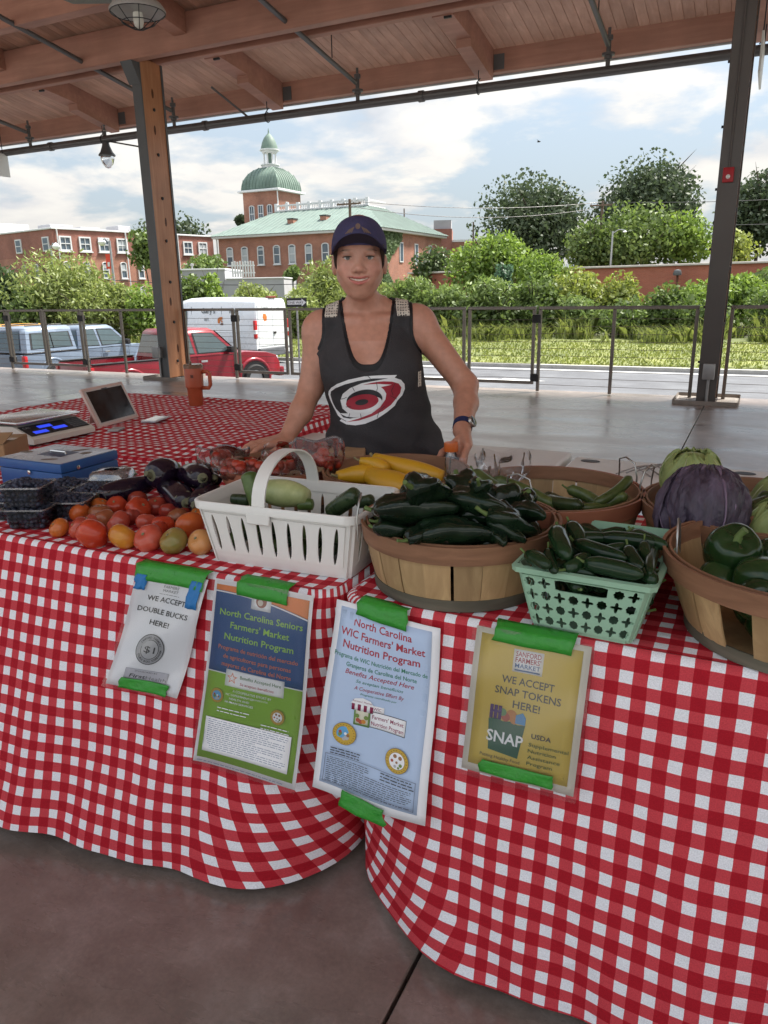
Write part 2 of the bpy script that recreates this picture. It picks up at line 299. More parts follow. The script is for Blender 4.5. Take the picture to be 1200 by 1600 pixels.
# ------------------------------------------------------------------ setting: ground, street, verge, deck
def concrete():
    m = bpy.data.materials.new('deck concrete'); m.use_nodes = True; nt = m.node_tree; L = nt.links.new; b = nt.nodes['Principled BSDF']
    tc = N(nt, 'ShaderNodeTexCoord'); mp = N(nt, 'ShaderNodeMapping'); mp.inputs['Scale'].default_value = (0.55, 1.7, 1); mp.inputs['Rotation'].default_value = (0, 0, 0.25); L(tc.outputs['Object'], mp.inputs[0])
    n1 = N(nt, 'ShaderNodeTexNoise', i_Scale=1.1, i_Detail=9.0, i_Roughness=0.62, i_Distortion=0.7); L(mp.outputs[0], n1.inputs['Vector'])
    n2 = N(nt, 'ShaderNodeTexNoise', i_Scale=7.0, i_Detail=8.0, i_Roughness=0.65); L(tc.outputs['Object'], n2.inputs['Vector'])
    cr = ramp(nt, [(0.3, (0.165, 0.125, 0.107)), (0.5, (0.21, 0.165, 0.142)), (0.7, (0.275, 0.225, 0.20))]); L(n2.outputs[0], cr.inputs[0])
    m1 = N(nt, 'ShaderNodeMapRange', n1=0.3, n2=0.7, n3=0.8, n4=1.25); L(n1.outputs[0], m1.inputs[0])
    # a few dark drips and worn spots
    vo = N(nt, 'ShaderNodeTexVoronoi', i_Scale=1.6); L(tc.outputs['Object'], vo.inputs['Vector'])
    sp = ramp(nt, [(0.022, 0.35), (0.032, 1.0)]); L(vo.outputs[0], sp.inputs[0])
    st = N(nt, 'ShaderNodeTexNoise', i_Scale=2.6, i_Detail=7.0, i_Roughness=0.6, i_Distortion=0.4); L(tc.outputs['Object'], st.inputs['Vector'])
    sr = ramp(nt, [(0.30, 0.72), (0.37, 0.97), (0.66, 1.0), (0.685, 1.22)]); L(st.outputs[0], sr.inputs[0])
    m0 = N(nt, 'ShaderNodeMath', operation='MULTIPLY'); L(m1.outputs[0], m0.inputs[0]); L(sr.outputs[0], m0.inputs[1])
    gr = N(nt, 'ShaderNodeTexNoise', i_Scale=85.0, i_Detail=4.0, i_Roughness=0.7); L(tc.outputs['Object'], gr.inputs['Vector'])
    gm = N(nt, 'ShaderNodeMapRange', n1=0.3, n2=0.7, n3=0.86, n4=1.14); L(gr.outputs[0], gm.inputs[0]); g1 = N(nt, 'ShaderNodeMath', operation='MULTIPLY'); L(m0.outputs[0], g1.inputs[0]); L(gm.outputs[0], g1.inputs[1])
    mm = N(nt, 'ShaderNodeMath', operation='MULTIPLY'); L(g1.outputs[0], mm.inputs[0]); L(sp.outputs[0], mm.inputs[1])
    hs = N(nt, 'ShaderNodeHueSaturation'); L(cr.outputs[0], hs.inputs['Color']); L(mm.outputs[0], hs.inputs['Value']); L(hs.outputs[0], b.inputs['Base Color'])
    rr = N(nt, 'ShaderNodeMapRange', n1=0.34, n2=0.66, n3=0.16, n4=0.55); L(n1.outputs[0], rr.inputs[0]); L(rr.outputs[0], b.inputs['Roughness'])
    bp = N(nt, 'ShaderNodeBump', i_Strength=0.12, i_Distance=0.006); L(n2.outputs[0], bp.inputs['Height']); L(bp.outputs[0], b.inputs['Normal'])
    b.inputs['Coat Weight'].default_value = .55; b.inputs['Coat Roughness'].default_value = .30; L(bp.outputs[0], b.inputs['Coat Normal'])
    return m
M_CONC = concrete()
M_CONC_EDGE = pmat('grey concrete face', (0.30, 0.29, 0.28), 0.85, 0.2, 3, 0.3, 40)
M_ASPH = pmat('asphalt', (0.085, 0.088, 0.10), 0.85, 0.25, 1.2, 0.4, 120, hue=(0.12, 0.125, 0.135))
M_LINE = pmat('road paint', (0.72, 0.71, 0.68), 0.7, 0.15, 5)
M_KERB = pmat('kerb concrete', (0.42, 0.41, 0.38), 0.85, 0.2, 4)
M_VERGE = pmat('mown grass ground', (0.10, 0.135, 0.035), 0.95, 0.45, 0.7, 0.6, 30, hue=(0.17, 0.175, 0.06), detail=10)
M_EARTH = pmat('earth', (0.075, 0.085, 0.04), 0.95, 0.3, 0.4)
GZ = -1.2
def ground_z(y):
    t = min(1.0, max(0.0, (y-34.0)/40.0)); return GZ+2.6*t*t*(3-2*t)
ys = [-400, -60, 0, 12, 24, 34, 40, 46, 52, 58, 64, 70, 76, 120, 400, 1500]; xs = [-1500, -200, -100, -50, 0, 50, 100, 200, 1500]
V = [(x, y, ground_z(y)-0.02) for y in ys for x in xs]; w = len(xs)
struct('ground', (V, [(j*w+i, j*w+i+1, (j+1)*w+i+1, (j+1)*w+i) for j in range(len(ys)-1) for i in range(w-1)]), M_EARTH)
struct('street', ([(-120, 9.9, GZ), (90, 9.9, GZ), (90, 24.45, GZ), (-120, 24.45, GZ)], [(0, 1, 2, 3)]), M_ASPH)
struct('bounce_forecourt', ([(-120, -60, GZ+.004), (90, -60, GZ+.004), (90, -2.9, GZ+.004), (-120, -2.9, GZ+.004)], [(0, 1, 2, 3)]), pmat('forecourt concrete', (0.44, 0.43, 0.41), 0.85, 0.12, 0.8))  # unseen paving behind the camera, kept pale to bounce sunlight under the roof
struct('road_edge_line', ([(-120, 23.95, GZ+.004), (90, 23.95, GZ+.004), (90, 24.10, GZ+.004), (-120, 24.10, GZ+.004)], [(0, 1, 2, 3)]), M_LINE)
arrow = [(-9.2, 20.95), (-6.6, 20.95), (-6.6, 20.70), (-5.3, 21.03), (-6.6, 21.36), (-6.6, 21.11), (-9.2, 21.11)]
struct('road_arrow', ([(x, y, GZ+.004) for x, y in arrow], [tuple(range(7))]), M_LINE)
struct('kerb', bbox(-120, 90, 24.45, 24.62, GZ-.1, GZ+.12, .02), M_KERB)
def verge(u, v):
    x = -120+210*u; y = 24.62+(36-24.62)*v; return (x, y, GZ+.10+.25*v+.05*math.sin(x*.7+y)*v)
struct('grass_verge', grid(verge, 60, 8), M_VERGE, smooth=180)
struct('deck_base', box(-40, 16, -2.8, 10.22, -1.3, -.13), M_CONC_EDGE)
# deck slabs between sawn joints, one object each
deck = struct('deck_floor', box(-40, 16, -2.8, 10.2, -.1299, -.10), pmat('joint filler', (0.02, 0.018, 0.016), 0.9))
xj = [-40, -25.5, -17.0, -8.76, -0.51, 7.7, 16]
for a, b_ in zip(xj[:-1], xj[1:]):
    mk('slab', bbox(a+.0045, b_-.0045, -2.8, 10.2, -.099, 0.0, .003, 1), M_CONC, deck)
for cx in (-8.69, -.51):
    mk('column_pad', bbox(cx-.36, cx+.36, 9.42, 10.17, 0.0, .012, .05, 2), pmat('pad concrete', (0.27, .24, .215), .6, .2, 5), deck)

# ------------------------------------------------------------------ timber pavilion
M_BEAM = wood_mat('painted timber beam', (0.35, 0.165, 0.118), (0.46, 0.235, 0.17), 0.55, (.35, 4, 4), 3.0, .05)
M_BOARD = wood_mat('roof board', (0.52, 0.30, 0.215), (0.66, 0.42, 0.32), 0.6, (5, .35, 5), 3.0, .13)
M_GLULAM = wood_mat('varnished column timber', (0.36, 0.145, 0.065), (0.52, 0.25, 0.125), 0.4, (7, 7, .45), 2.5, .05)
M_STEEL = pmat('grey painted steel', (0.115, 0.12, 0.125), 0.42, 0.1, 2.0, metal=0.3)
M_STEELB = pmat('brown grey steel', (0.105, 0.095, 0.09), 0.4, 0.1, 2.0, metal=0.3)
M_BLACK = pmat('black iron', (0.02, 0.02, 0.022), 0.5, 0.2)
M_PIPE = pmat('sprinkler pipe', (0.12, 0.115, 0.115), 0.45, 0.15, 3, metal=0.4)
M_GALV = pmat('galvanised steel', (0.33, 0.33, 0.33), 0.42, 0.12, 20, metal=0.6)
ceil = lambda y: 5.05-.185*(y-9.45)
YR = 3.0; ZR = ceil(YR)
pav = thing('pavilion', 'open market pavilion with red brown timber roof on steel and timber columns', 'pavilion')
# boards: one object each, running down the slope; the far slope behind the camera gets its own row
def board_mesh(y0, y1, z0, z1, name):
    V = []
    for (y, z) in ((y0, z0), (y1, z1)):
        V += [(-.0665, y, z), (.0665, y, z), (.0665, y, z+.03), (-.0665, y, z+.03)]
    V = np.array(V, float)
    # small V-groove: chamfer the underside edges
    V2 = []
    for k in (0, 4):
        y, z = V[k][1], V[k][2]; V2 += [(-.0685, y, z+.03), (-.0685, y, z+.006), (-.0625, y, z), (.0625, y, z), (.0685, y, z+.006), (.0685, y, z+.03)]
    me = bpy.data.meshes.new(name); me.from_pydata(V2, [], [(0, 1, 7, 6), (1, 2, 8, 7), (2, 3, 9, 8), (3, 4, 10, 9), (4, 5, 11, 10), (5, 0, 6, 11), (5, 4, 3, 2, 1, 0), (6, 7, 8, 9, 10, 11)]); me.materials.append(M_BOARD); return me
bme = board_mesh(YR+.01, 11.72, ZR, ceil(11.72), 'roof_board')
nb = 0; x = -16.4
while x < 3.2:
    mk('roof_board', bme, None, pav, loc=(x, 0, 0)); x += .14; nb += 1
mk('roof_deck', ([(-30, YR, ZR+.034), (14, YR, ZR+.034), (14, 12.0, ceil(12)+.034), (-30, 12.0, ceil(12)+.034), (-30, YR, ZR+.16), (14, YR, ZR+.16), (14, 12.0, ceil(12)+.16), (-30, 12.0, ceil(12)+.16)], [(0, 3, 2, 1), (4, 5, 6, 7), (0, 1, 5, 4), (3, 7, 6, 2), (0, 4, 7, 3), (1, 2, 6, 5)]), M_BOARD, pav)
zb = lambda y: ZR-.185*(YR-y)
mk('roof_deck', ([(-30, YR, ZR+.034), (14, YR, ZR+.034), (14, -1.6, zb(-1.6)+.034), (-30, -1.6, zb(-1.6)+.034), (-30, YR, ZR+.16), (14, YR, ZR+.16), (14, -1.6, zb(-1.6)+.16), (-30, -1.6, zb(-1.6)+.16)], [(0, 1, 2, 3), (7, 6, 5, 4), (1, 0, 4, 5), (2, 6, 7, 3), (4, 0, 3, 7), (1, 5, 6, 2)]), M_BOARD, pav)  # unseen rear slope, cut short so more daylight reaches the tables
mk('header_beam', bbox(-30, 14, 9.40, 9.56, 4.585, 5.03, .008, 1), M_BEAM, pav)
mk('header_beam', bbox(-30, 14, 9.93, 10.06, 4.64, 4.925, .008, 1), M_BEAM, pav)
mk('purlin_beam', bbox(-30, 14, 8.25, 8.45, 4.85, 5.235, .008, 1), M_BEAM, pav)
mk('ridge_beam', bbox(-30, 14, YR-.1, YR+.1, 5.75, ZR-.002, .01, 1), M_BEAM, pav)
mk('eave_beam', bbox(-30, 14, 11.72, 11.86, 4.33, 4.66, .008, 1), M_BEAM, pav)
mk('drip_edge', bbox(-30, 14, 11.862, 11.90, 4.31, 4.80, .004, 1), M_GALV, pav)
def rafter(x):
    r_ = ([(-.14, 10.07, 4.63), (.14, 10.07, 4.63), (.14, 11.05, 4.50), (-.14, 11.05, 4.50), (-.14, 10.07, ceil(10.07)-.003), (.14, 10.07, ceil(10.07)-.003), (.14, 11.05, ceil(11.05)-.003), (-.14, 11.05, ceil(11.05)-.003)], [(0, 3, 2, 1), (4, 5, 6, 7), (0, 1, 5, 4), (3, 7, 6, 2), (0, 4, 7, 3), (1, 2, 6, 5)])
    o = mk('rafter', xf(r_, (x, 0, 0)), M_BEAM, pav)
    e = ([(-.07, 10.75, 4.44), (.1402, 10.75, 4.44), (.1402, 11.70, 4.235), (-.07, 11.70, 4.235), (-.07, 10.75, ceil(10.75)-.004), (.1402, 10.75, ceil(10.75)-.004), (.1402, 11.70, ceil(11.70)-.004), (-.07, 11.70, ceil(11.70)-.004)], r_[1])
    mk('rafter_end', xf(e, (x, 0, 0)), M_BEAM, o)
    mk('plate', bbox(x+.142, x+.30, 11.705, 11.717, 4.36, 4.56, .002, 1), M_STEEL, o)
    mk('clip', bbox(x+.02, x+.12, 10.066, 10.10, 4.60, 4.628, .002, 1), M_BLACK, o)
    # inner span towards the ridge
    i_ = ([(-.11, 8.455, ceil(8.455)-.30), (.11, 8.455, ceil(8.455)-.30), (.11, 9.395, ceil(9.395)-.30), (-.11, 9.395, ceil(9.395)-.30), (-.11, 8.455, ceil(8.455)-.003), (.11, 8.455, ceil(8.455)-.003), (.11, 9.395, ceil(9.395)-.003), (-.11, 9.395, ceil(9.395)-.003)], r_[1])
    mk('rafter', xf(i_, (x, 0, 0)), M_BEAM, pav)
    j_ = ([(-.11, YR+.11, ZR-.32), (.11, YR+.11, ZR-.32), (.11, 8.245, ceil(8.245)-.30), (-.11, 8.245, ceil(8.245)-.30), (-.11, YR+.11, ceil(YR+.11)-.003), (.11, YR+.11, ceil(YR+.11)-.003), (.11, 8.245, ceil(8.245)-.003), (-.11, 8.245, ceil(8.245)-.003)], r_[1])
    mk('rafter', xf(j_, (x, 0, 0)), M_BEAM, pav)
for x in (-14.95, -11.28, -7.66, -4.05, -.42, 3.2): rafter(x)
def column(cx, steel, label, wl=.105):
    c = mk('column', bbox(cx-wl+.022, cx+.088, 9.575, 10.035, .02, 4.66, .006, 1), M_GLULAM, pav); c['label'] = label
    mk('steel_channel', bbox(cx-wl, cx+.105, 9.545, 9.573, .013, 4.72, .004, 1), steel, c)
    mk('steel_channel', bbox(cx-wl, cx+.105, 10.037, 10.05, .013, 4.72, .004, 1), steel, c)
    mk('steel_flange', bbox(cx-wl, cx-wl+.020, 9.574, 10.036, .013, 4.72, .003, 1), steel, c)
    mk('steel_flange', bbox(cx+.0885, cx+.105, 10.01, 10.036, .013, 4.72, .003, 1), steel, c)
    mk('base_plate', bbox(cx-wl-.01, cx+.115, 9.535, 10.06, .0005, .014, .003, 1), steel, c)
    for z in (.28, .90, 1.52, 2.14, 2.76, 3.38, 4.0):
        mk('bolt', xf(lathe([(.024, 0), (.024, .012), (.014, .018)], 8), (cx+.088, 9.80, z), (0, R(90), 0)), M_BLACK, c)
        mk('bolt', xf(lathe([(.014, 0), (.014, .022)], 8), (cx-wl, 9.60, z+.2), (0, R(-90), 0)), M_BLACK, c)
    mk('gusset', ([(cx-.105, 9.39, 4.58), (cx+.105, 9.39, 4.58), (cx+.105, 9.54, 4.3), (cx-.105, 9.54, 4.3), (cx-.105, 9.54, 4.58), (cx+.105, 9.54, 4.58)], [(0, 1, 2, 3), (0, 4, 5, 1), (0, 3, 4), (1, 5, 2), (3, 2, 5, 4)]), steel, c)
    # surface knots as slightly proud dark patches of the timber
    for z, dy in ((.48, .04), (1.22, -.03), (2.42, .03), (3.72, -.02), (4.22, .0)):
        mk('knot', xf(lathe([(.0, .002), (.03, .0015), (.032, -.002)], 10), (cx+.0885, 9.80+dy, z), (0, R(90), 0), (2.2, .75, 1)), pmat('timber knot', (.10, .032, .012), .6, .4, 30), c)
    return c
column(-8.69, M_STEEL, 'grey steel and honey timber column behind the red pickup', .062)
column(-.51, M_STEELB, 'brown grey steel column with red alarm at the right')
column(-17.0, M_STEEL, 'far column of the pavilion'); column(7.7, M_STEEL, 'right end column of the pavilion')

# sprinkler main along the eave with branch pipes down the slope
spr = thing('sprinkler_pipe', 'dark sprinkler main pipe hung under the eave with branch pipes', 'pipe', (0, 0, 0))
mk('main_pipe', tube([(-30, 11.38, 4.07), (-8.2, 11.38, 4.07), (14, 11.38, 4.07)], .062, 14), M_PIPE, spr, smooth=40)
for x in (-4.9, -8.9, -12.6, .6): mk('coupling', rod((x-.04, 11.38, 4.07), (x+.04, 11.38, 4.07), .078, n=14), M_PIPE, spr, smooth=40)
for x in (-13.12, -9.55, -5.95, -2.22, 1.6):
    mk('branch_pipe', tube([(x, YR+.5, ceil(YR+.5)-.42), (x, 8.0, ceil(8.0)-.40), (x, 11.30, 4.36)], .034, 10), M_PIPE, spr, smooth=40)
    d = mk('drop_pipe', lathe([(.03, 0), (.03, .08), (.05, .085), (.05, .12), (.085, .13), (.085, .155), (.05, .165), (.03, .17), (.03, .30), (.05, .31), (.05, .36), (.02, .37), (.02, .45)], 12), M_PIPE, spr, smooth=40, loc=(x, 11.36, 4.12))
    mk('hanger', rod((x, 10.6, 4.53), (x, 10.6, ceil(10.6)), .008, n=6), M_BLACK, spr)
for x in (-11.28, -7.66, -4.05, -.42):
    mk('hanger', join(rod((x+.03, 11.38, 4.18), (x+.03, 11.38, 4.30), .007, n=6), xf(tube([(.075*math.cos(t), 0, .075*math.sin(t)) for t in np.linspace(0, 6.28, 15)], .008, 6), (x+.03, 11.38, 4.07), (0, 0, R(90))), tube([(x, 11.38, 4.14), (x+.06, 11.38, 4.2)], .008, 6)), M_BLACK, spr)
mk('brace', rod((-8.35, 10.9, 4.5), (-8.02, 11.38, 4.12), .018, n=8), M_PIPE, spr)

# globe lamp on the pipe by the left column, with its stay
gl = thing('bracket_lamp', 'small black bell lamp with clear glass hung on the pipe by the left column', 'lamp', (-11.2, 11.38, 3.98))
mk('lamp_body', lathe([(.03, .22), (.035, .1), (.06, .04), (.07, -.02), (.11, -.12), (.15, -.17), (.15, -.19), (.12, -.19)], 16), M_STEEL, gl, smooth=40)
mk('glass', xf(lathe([(.115, 0), (.125, -.05), (.10, -.13), (.05, -.20), (.01, -.215)], 16), (0, 0, -.185)), clear_mat('lamp glass', (.95, .97, 1), .25), gl, smooth=60)
mk('stay_rod', rod((.12, 0, .04), (2.35, -1.35, -.47), .014, n=6), M_BLACK, gl)
mk('finial', lathe([(.01, .38), (.025, .33), (.012, .30), (.03, .24)], 10), M_STEEL, gl, smooth=40)
# large caged pendant lamp near the top edge
pl_ = thing('pendant_lamp', 'round white pendant lamp in a wire cage below the roof beams', 'lamp', (-6.24, 7.0, 4.19))
mk('shade', lathe([(.285, -.02), (.29, 0), (.25, .06), (.12, .14), (.07, .22), (.07, .40), (.02, .41), (.02, 1.27)], 28), pmat('lamp shade enamel', (.35, .34, .33), .4, .05), pl_, smooth=50)
mk('reflector', lathe([(.275, -.018), (.24, .045), (.10, .12), (.02, .13)], 28), pmat('white enamel', (.80, .79, .74), .35, .04), pl_, smooth=60)
mk('bulb', lathe([(.002, -.17), (.04, -.15), (.055, -.10), (.05, -.02), (.05, .11)], 14), pmat('frosted bulb', (.7, .68, .62), .3, .05), pl_, smooth=60)
cage = [tube([(.28*math.cos(t), .28*math.sin(t), -.02) for t in np.linspace(0, 6.2832, 33)], .006, 5), tube([(.17*math.cos(t), .17*math.sin(t), -.11) for t in np.linspace(0, 6.2832, 33)], .005, 5)]
for k in range(8):
    a = k*math.pi/4; cage.append(tube([(.28*math.cos(a), .28*math.sin(a), -.02), (.17*math.cos(a), .17*math.sin(a), -.11), (.06*math.cos(a), .06*math.sin(a), -.165), (0, 0, -.18)], .005, 5))
mk('wire_cage', join(*cage), M_BLACK, pl_)
db = thing('duct_housing', 'grey metal housing fixed to the beams beside the pendant lamp', 'housing', (-6.9, 7.0, 4.33))
mk('case', loft([[(-.38, -.14, .12), (.30, -.14, .02), (.30, .14, .02), (-.38, .14, .12)], [(-.42, -.16, .30), (.34, -.16, .14), (.34, .16, .14), (-.42, .16, .30)], [(-.40, -.10, .42), (.20, -.10, .36), (.20, .10, .36), (-.40, .10, .42)]]), M_STEEL, db)
mk('stem', rod((0, 0, .38), (0, 0, 1.12), .02), M_STEEL, db)
# alarm strobe and outlet boxes on the columns
al = thing('fire_alarm', 'red fire alarm strobe on the right steel column', 'alarm', (-.515, 9.545, 2.47))
mk('body', bbox(-.055, .055, -.045, 0, -.075, .075, .01), pmat('alarm red', (.42, .01, .02), .35, .05), al, smooth=40)
mk('lens', xf(lathe([(.022, 0), (.022, .012), (.012, .02)], 14), (0, -.045, -.02), (R(90), 0, 0)), pmat('strobe lens', (.8, .8, .78), .2, .03), al, smooth=40)
mk('conduit', rod((.0, -.012, .075), (.0, -.012, 2.1), .012), M_STEELB, al, smooth=40)
def outlet(loc, label, s=1.0):
    o = thing('outlet_box', label, 'outlet', loc)
    mk('box', bbox(-.06*s, .06*s, -.09, 0, .30, .47, .008), M_GALV, o, smooth=40)
    mk('cover', bbox(-.065*s, .065*s, -.115, -.091, .295, .475, .01), M_GALV, o, smooth=40)
    mk('conduit', rod((0, -.022, .0), (0, -.022, .30), .018, n=10), M_GALV, o, smooth=40)
outlet((-.50, 9.545, .0), 'grey weatherproof outlet box low on the right column')
outlet((-8.73, 9.545, .05), 'grey weatherproof outlet box low on the left column')
hp = thing('hanging_sign', 'pale hanging sign panel seen edge on behind the right column', 'sign', (-.36, 10.95, 3.64))
mk('panel', bbox(-.012, .012, -.45, .45, 0, .42, .004, 1), pmat('sign panel white', (.7, .71, .68), .5, .05), hp)
for y in (-.35, .35): mk('chain', rod((0, y, .42), (0, y, 1.15), .008, n=6), M_BLACK, hp)
hp2 = dup(hp, None, 'pale hanging sign panel at the far left edge below the eave', loc=(-13.86, 10.95, 3.62))

# ------------------------------------------------------------------ cable railing with gate leaves
M_RAIL = pmat('railing steel', (0.20, 0.175, 0.155), 0.35, 0.12, 6, metal=0.75)
M_CABLE = pmat('steel cable', (0.22, 0.21, 0.20), 0.4, 0.1, metal=0.7)
M_HINGE = pmat('black hinge', (0.015, 0.015, 0.017), 0.45, 0.1)
RY = 9.98
def railing(x0, x1, posts, gate, label, hinges=()):
    t = thing('cable_gate' if gate else 'cable_railing', label, 'gate' if gate else 'railing', (x0, RY, 0), group='cable railings along the deck edge')
    L_ = x1-x0; zb_ = .10 if gate else .012
    mk('top_rail', bbox(0, L_, -.026, .026, 1.065, 1.105, .006, 1), M_RAIL, t)
    for px in posts:
        mk('post', bbox(px-.02, px+.02, -.021, .021, zb_, 1.064, .004, 1), M_RAIL, t)
    if gate: mk('bottom_rail', bbox(.042, L_-.042, -.022, .022, zb_, zb_+.04, .005, 1), M_RAIL, t)
    z = .18 if gate else .10
    while z < 1.03:
        mk('cable', rod((.02, 0, z), (L_-.02, 0, z), .0030, n=5), M_CABLE, t); z += .0945
    for hx in hinges:
        for z in (.19, .95): mk('hinge', bbox(hx-.055, hx+.055, -.05, .05, z-.05, z+.05, .008, 1), M_HINGE, t)
railing(-17.0, -12.80, (.02, 1.4, 2.8, 4.18), False, 'cable railing panel at the far left of the deck')
railing(-12.76, -11.84, (.02, .90), True, 'gate leaf in front of the dark tailgate of the silver pickup', (-.02,))
railing(-11.80, -10.88, (.02, .90), True, 'gate leaf in front of the side window of the silver pickup')
railing(-10.84, -8.83, (.02, .92, 1.99), False, 'cable railing panel just left of the timber column', (-.02,))
railing(-8.54, -7.53, (.02, .99), False, 'cable railing panel in front of the red pickup cab')
railing(-7.49, -6.55, (.02, .92), True, 'gate leaf in front of the van tail light', (-.02,))
railing(-6.51, -5.12, (.02, 1.37), True, 'gate leaf beside the woman, left of her arm')
railing(-5.08, -3.65, (.02, 1.41), True, 'gate leaf behind the woman with the right half showing', (-.02,))
railing(-3.61, -2.68, (.02, .91), True, 'gate leaf right of the woman with black hinges', (.95,))
railing(-2.64, -.70, (.02, .96, 1.92), False, 'cable railing panel just left of the right steel column')
railing(-.36, 2.6, (.02, 1.5, 2.94), False, 'cable railing panel right of the steel column')
railing(2.64, 7.5, (.02, 1.6, 3.2, 4.84), False, 'cable railing panel beyond the right edge')
# ------------------------------------------------------------------ lettering: font outlines turned into flat geometry
_TXT = {}
def text_geo(s, size=1.0, bold=0.0, shear=0.0, align='CENTER', res=2, xs=1.0):
    key = (s, bold, shear, align, res)
    if key not in _TXT:
        cu = bpy.data.curves.new('lettering', 'FONT'); cu.body = s; cu.size = 1.0; cu.align_x = align; cu.resolution_u = res; cu.offset = bold; cu.shear = shear; cu.fill_mode = 'FRONT'
        o = bpy.data.objects.new('lettering', cu); me = o.to_mesh()
        v = np.array([p.co[:] for p in me.vertices]); f = [tuple(p.vertices) for p in me.polygons]
        o.to_mesh_clear(); bpy.data.objects.remove(o); bpy.data.curves.remove(cu); _TXT[key] = (v, f)
    v, f = _TXT[key]
    return (v*np.array((size*xs, size, 1.0)), f)
def boxuv(o):
    """UV from the face's dominant plane, in metres"""
    me = o.data; ul = me.uv_layers.new(name='uv'); co = np.array([v.co[:] for v in me.vertices])
    for p in me.polygons:
        n = p.normal; a = max(range(3), key=lambda k: abs(n[k]))
        for li in p.loop_indices:
            c = co[me.loops[li].vertex_index]; ul.data[li].uv = (c[1], c[2]) if a == 0 else ((c[0], c[2]) if a == 1 else (c[0], c[1]))
    return o
# ------------------------------------------------------------------ far buildings
M_BRK1 = brick_mat('red brick', (0.33, 0.115, 0.068), (0.25, 0.08, 0.05), (0.36, 0.27, 0.215))
M_BRK2 = brick_mat('darker brick', (0.28, 0.095, 0.07), (0.23, 0.075, 0.055), (0.28, 0.18, 0.145))
M_BRK3 = brick_mat('painted brick wall', (0.40, 0.125, 0.08), (0.34, 0.10, 0.065), (0.36, 0.17, 0.12), var=.12)
M_WHITE = pmat('white trim paint', (0.62, 0.63, 0.64), 0.55, 0.06, 3)
M_GLASS = pmat('window glass', (0.09, 0.12, 0.15), 0.08, 0.3, 1.5, spec=0.9)
M_BLIND = pmat('window blind', (0.38, 0.41, 0.43), 0.5, 0.1, 2)
M_COPPER = pmat('green copper roof', (0.125, 0.175, 0.155), 0.7, 0.14, 0.8, hue=(0.16, 0.215, 0.19))
M_COPPER2 = pmat('dome copper', (0.11, 0.165, 0.135), 0.65, 0.18, 1.2, hue=(0.145, 0.205, 0.17))
M_GREYW = pmat('grey stucco', (0.36, 0.36, 0.38), 0.9, 0.1, 1)
def window(parent, x, z0, z1, w, arch=True, y=0.0, blind=0.5, flip=1, cross=True):
    """frame proud of the wall, two panes behind; local x along the facade, y outwards negative"""
    hw = w/2; zs = z1-hw*.55 if arch else z1
    def outline(k):
        h = hw-k; pts = [(-h, z0+k), (h, z0+k), (h, zs-(0 if arch else k))]
        if arch: pts += [(h*math.cos(t), zs+(hw*.55-k)*math.sin(t)) for t in np.linspace(0.25, math.pi-.25, 6)]
        pts.append((-h, zs-(0 if arch else k))); return pts
    o_, i_ = outline(0), outline(.11*w); n = len(o_)
    V = [(x+a, y-.10, b) for a, b in o_]+[(x+a, y-.10, b) for a, b in i_]+[(x+a, y+.0, b) for a, b in o_]+[(x+a, y-.01, b) for a, b in i_]
    F = []
    for k in range(n):
        j = (k+1) % n; F += [(k, j, n+j, n+k), (2*n+k, 2*n+j, j, k), (n+k, n+j, 3*n+j, 3*n+k)]
    fr = mk('window', (V, F), M_WHITE, parent)
    zm = (z0+z1)/2
    mk('pane', ([(x+a*.99, y-.035, b) for a, b in i_], [tuple(range(n))]), M_GLASS, fr)
    if blind: mk('blind', box(x-hw*.76, x+hw*.76, y-.045, y-.040, z0+(z1-z0)*(1-blind), z1-.2*w-(.12*w if arch else 0)), M_BLIND, fr)
    mk('sash', join(box(x-hw*.80, x+hw*.80, y-.085, y-.05, zm-.035, zm+.035), *( [box(x-.02, x+.02, y-.08, y-.05, z0+.1*w, z1-.12*w)] if cross else [])), M_WHITE, fr)
    mk('sill', box(x-hw*1.15, x+hw*1.15, y-.16, y-.002, z0-.09, z0-.003), M_WHITE, fr)
    return fr
# domed town hall
th = thing('town_hall', 'brick hall with green copper hip roof, roof balustrade and domed tower', 'building', (-47.6, 61.5, -.6))
WX = 17.25; ZE = 6.75            # local width and eave height
boxuv(mk('wall', box(0, WX, 0, 14, 0, ZE), M_BRK1, th))
mk('cornice', bbox(-.45, WX+.45, -.45, 14.45, ZE+.002, ZE+.22, .03, 1), M_WHITE, th)
D0, D1, E0, E1, ZD = 3.1, 13.2, 5.5, 9.5, 9.42
rf = mk('roof', ([(-.6, -.6, ZE+.224), (WX+.6, -.6, ZE+.224), (WX+.6, 14.6, ZE+.224), (-.6, 14.6, ZE+.224), (D0, E0, ZD), (D1, E0, ZD), (D1, E1, ZD), (D0, E1, ZD)], [(0, 1, 5, 4), (1, 2, 6, 5), (2, 3, 7, 6), (3, 0, 4, 7), (4, 5, 6, 7), (3, 2, 1, 0)]), M_COPPER, th)
seams = []
for k in range(36):
    t = (k+.5)/36; a = np.array((-.6+(WX+1.2)*t, -.6, ZE+.24)); xx = a[0]
    # seams run straight up the slope and stop at the hips
    f = 1.0 if D0 <= xx <= D1 else ((xx+.6)/(D0+.6) if xx < D0 else (WX+.6-xx)/(WX+.6-D1))
    b_ = np.array((xx, -.6+(E0+.6)*f, ZE+.24+(ZD-ZE-.224)*f)); seams.append(rod(a, b_, .03, n=4))
    if k < 28:
        yy = -.6+15.2*(k+.5)/28; f2 = 1.0 if E0 <= yy <= E1 else ((yy+.6)/(E0+.6) if yy < E0 else (14.6-yy)/(14.6-E1))
        seams.append(rod((WX+.6, yy, ZE+.24), (WX+.6-(WX+.6-D1)*f2, yy, ZE+.24+(ZD-ZE-.224)*f2), .03, n=4))
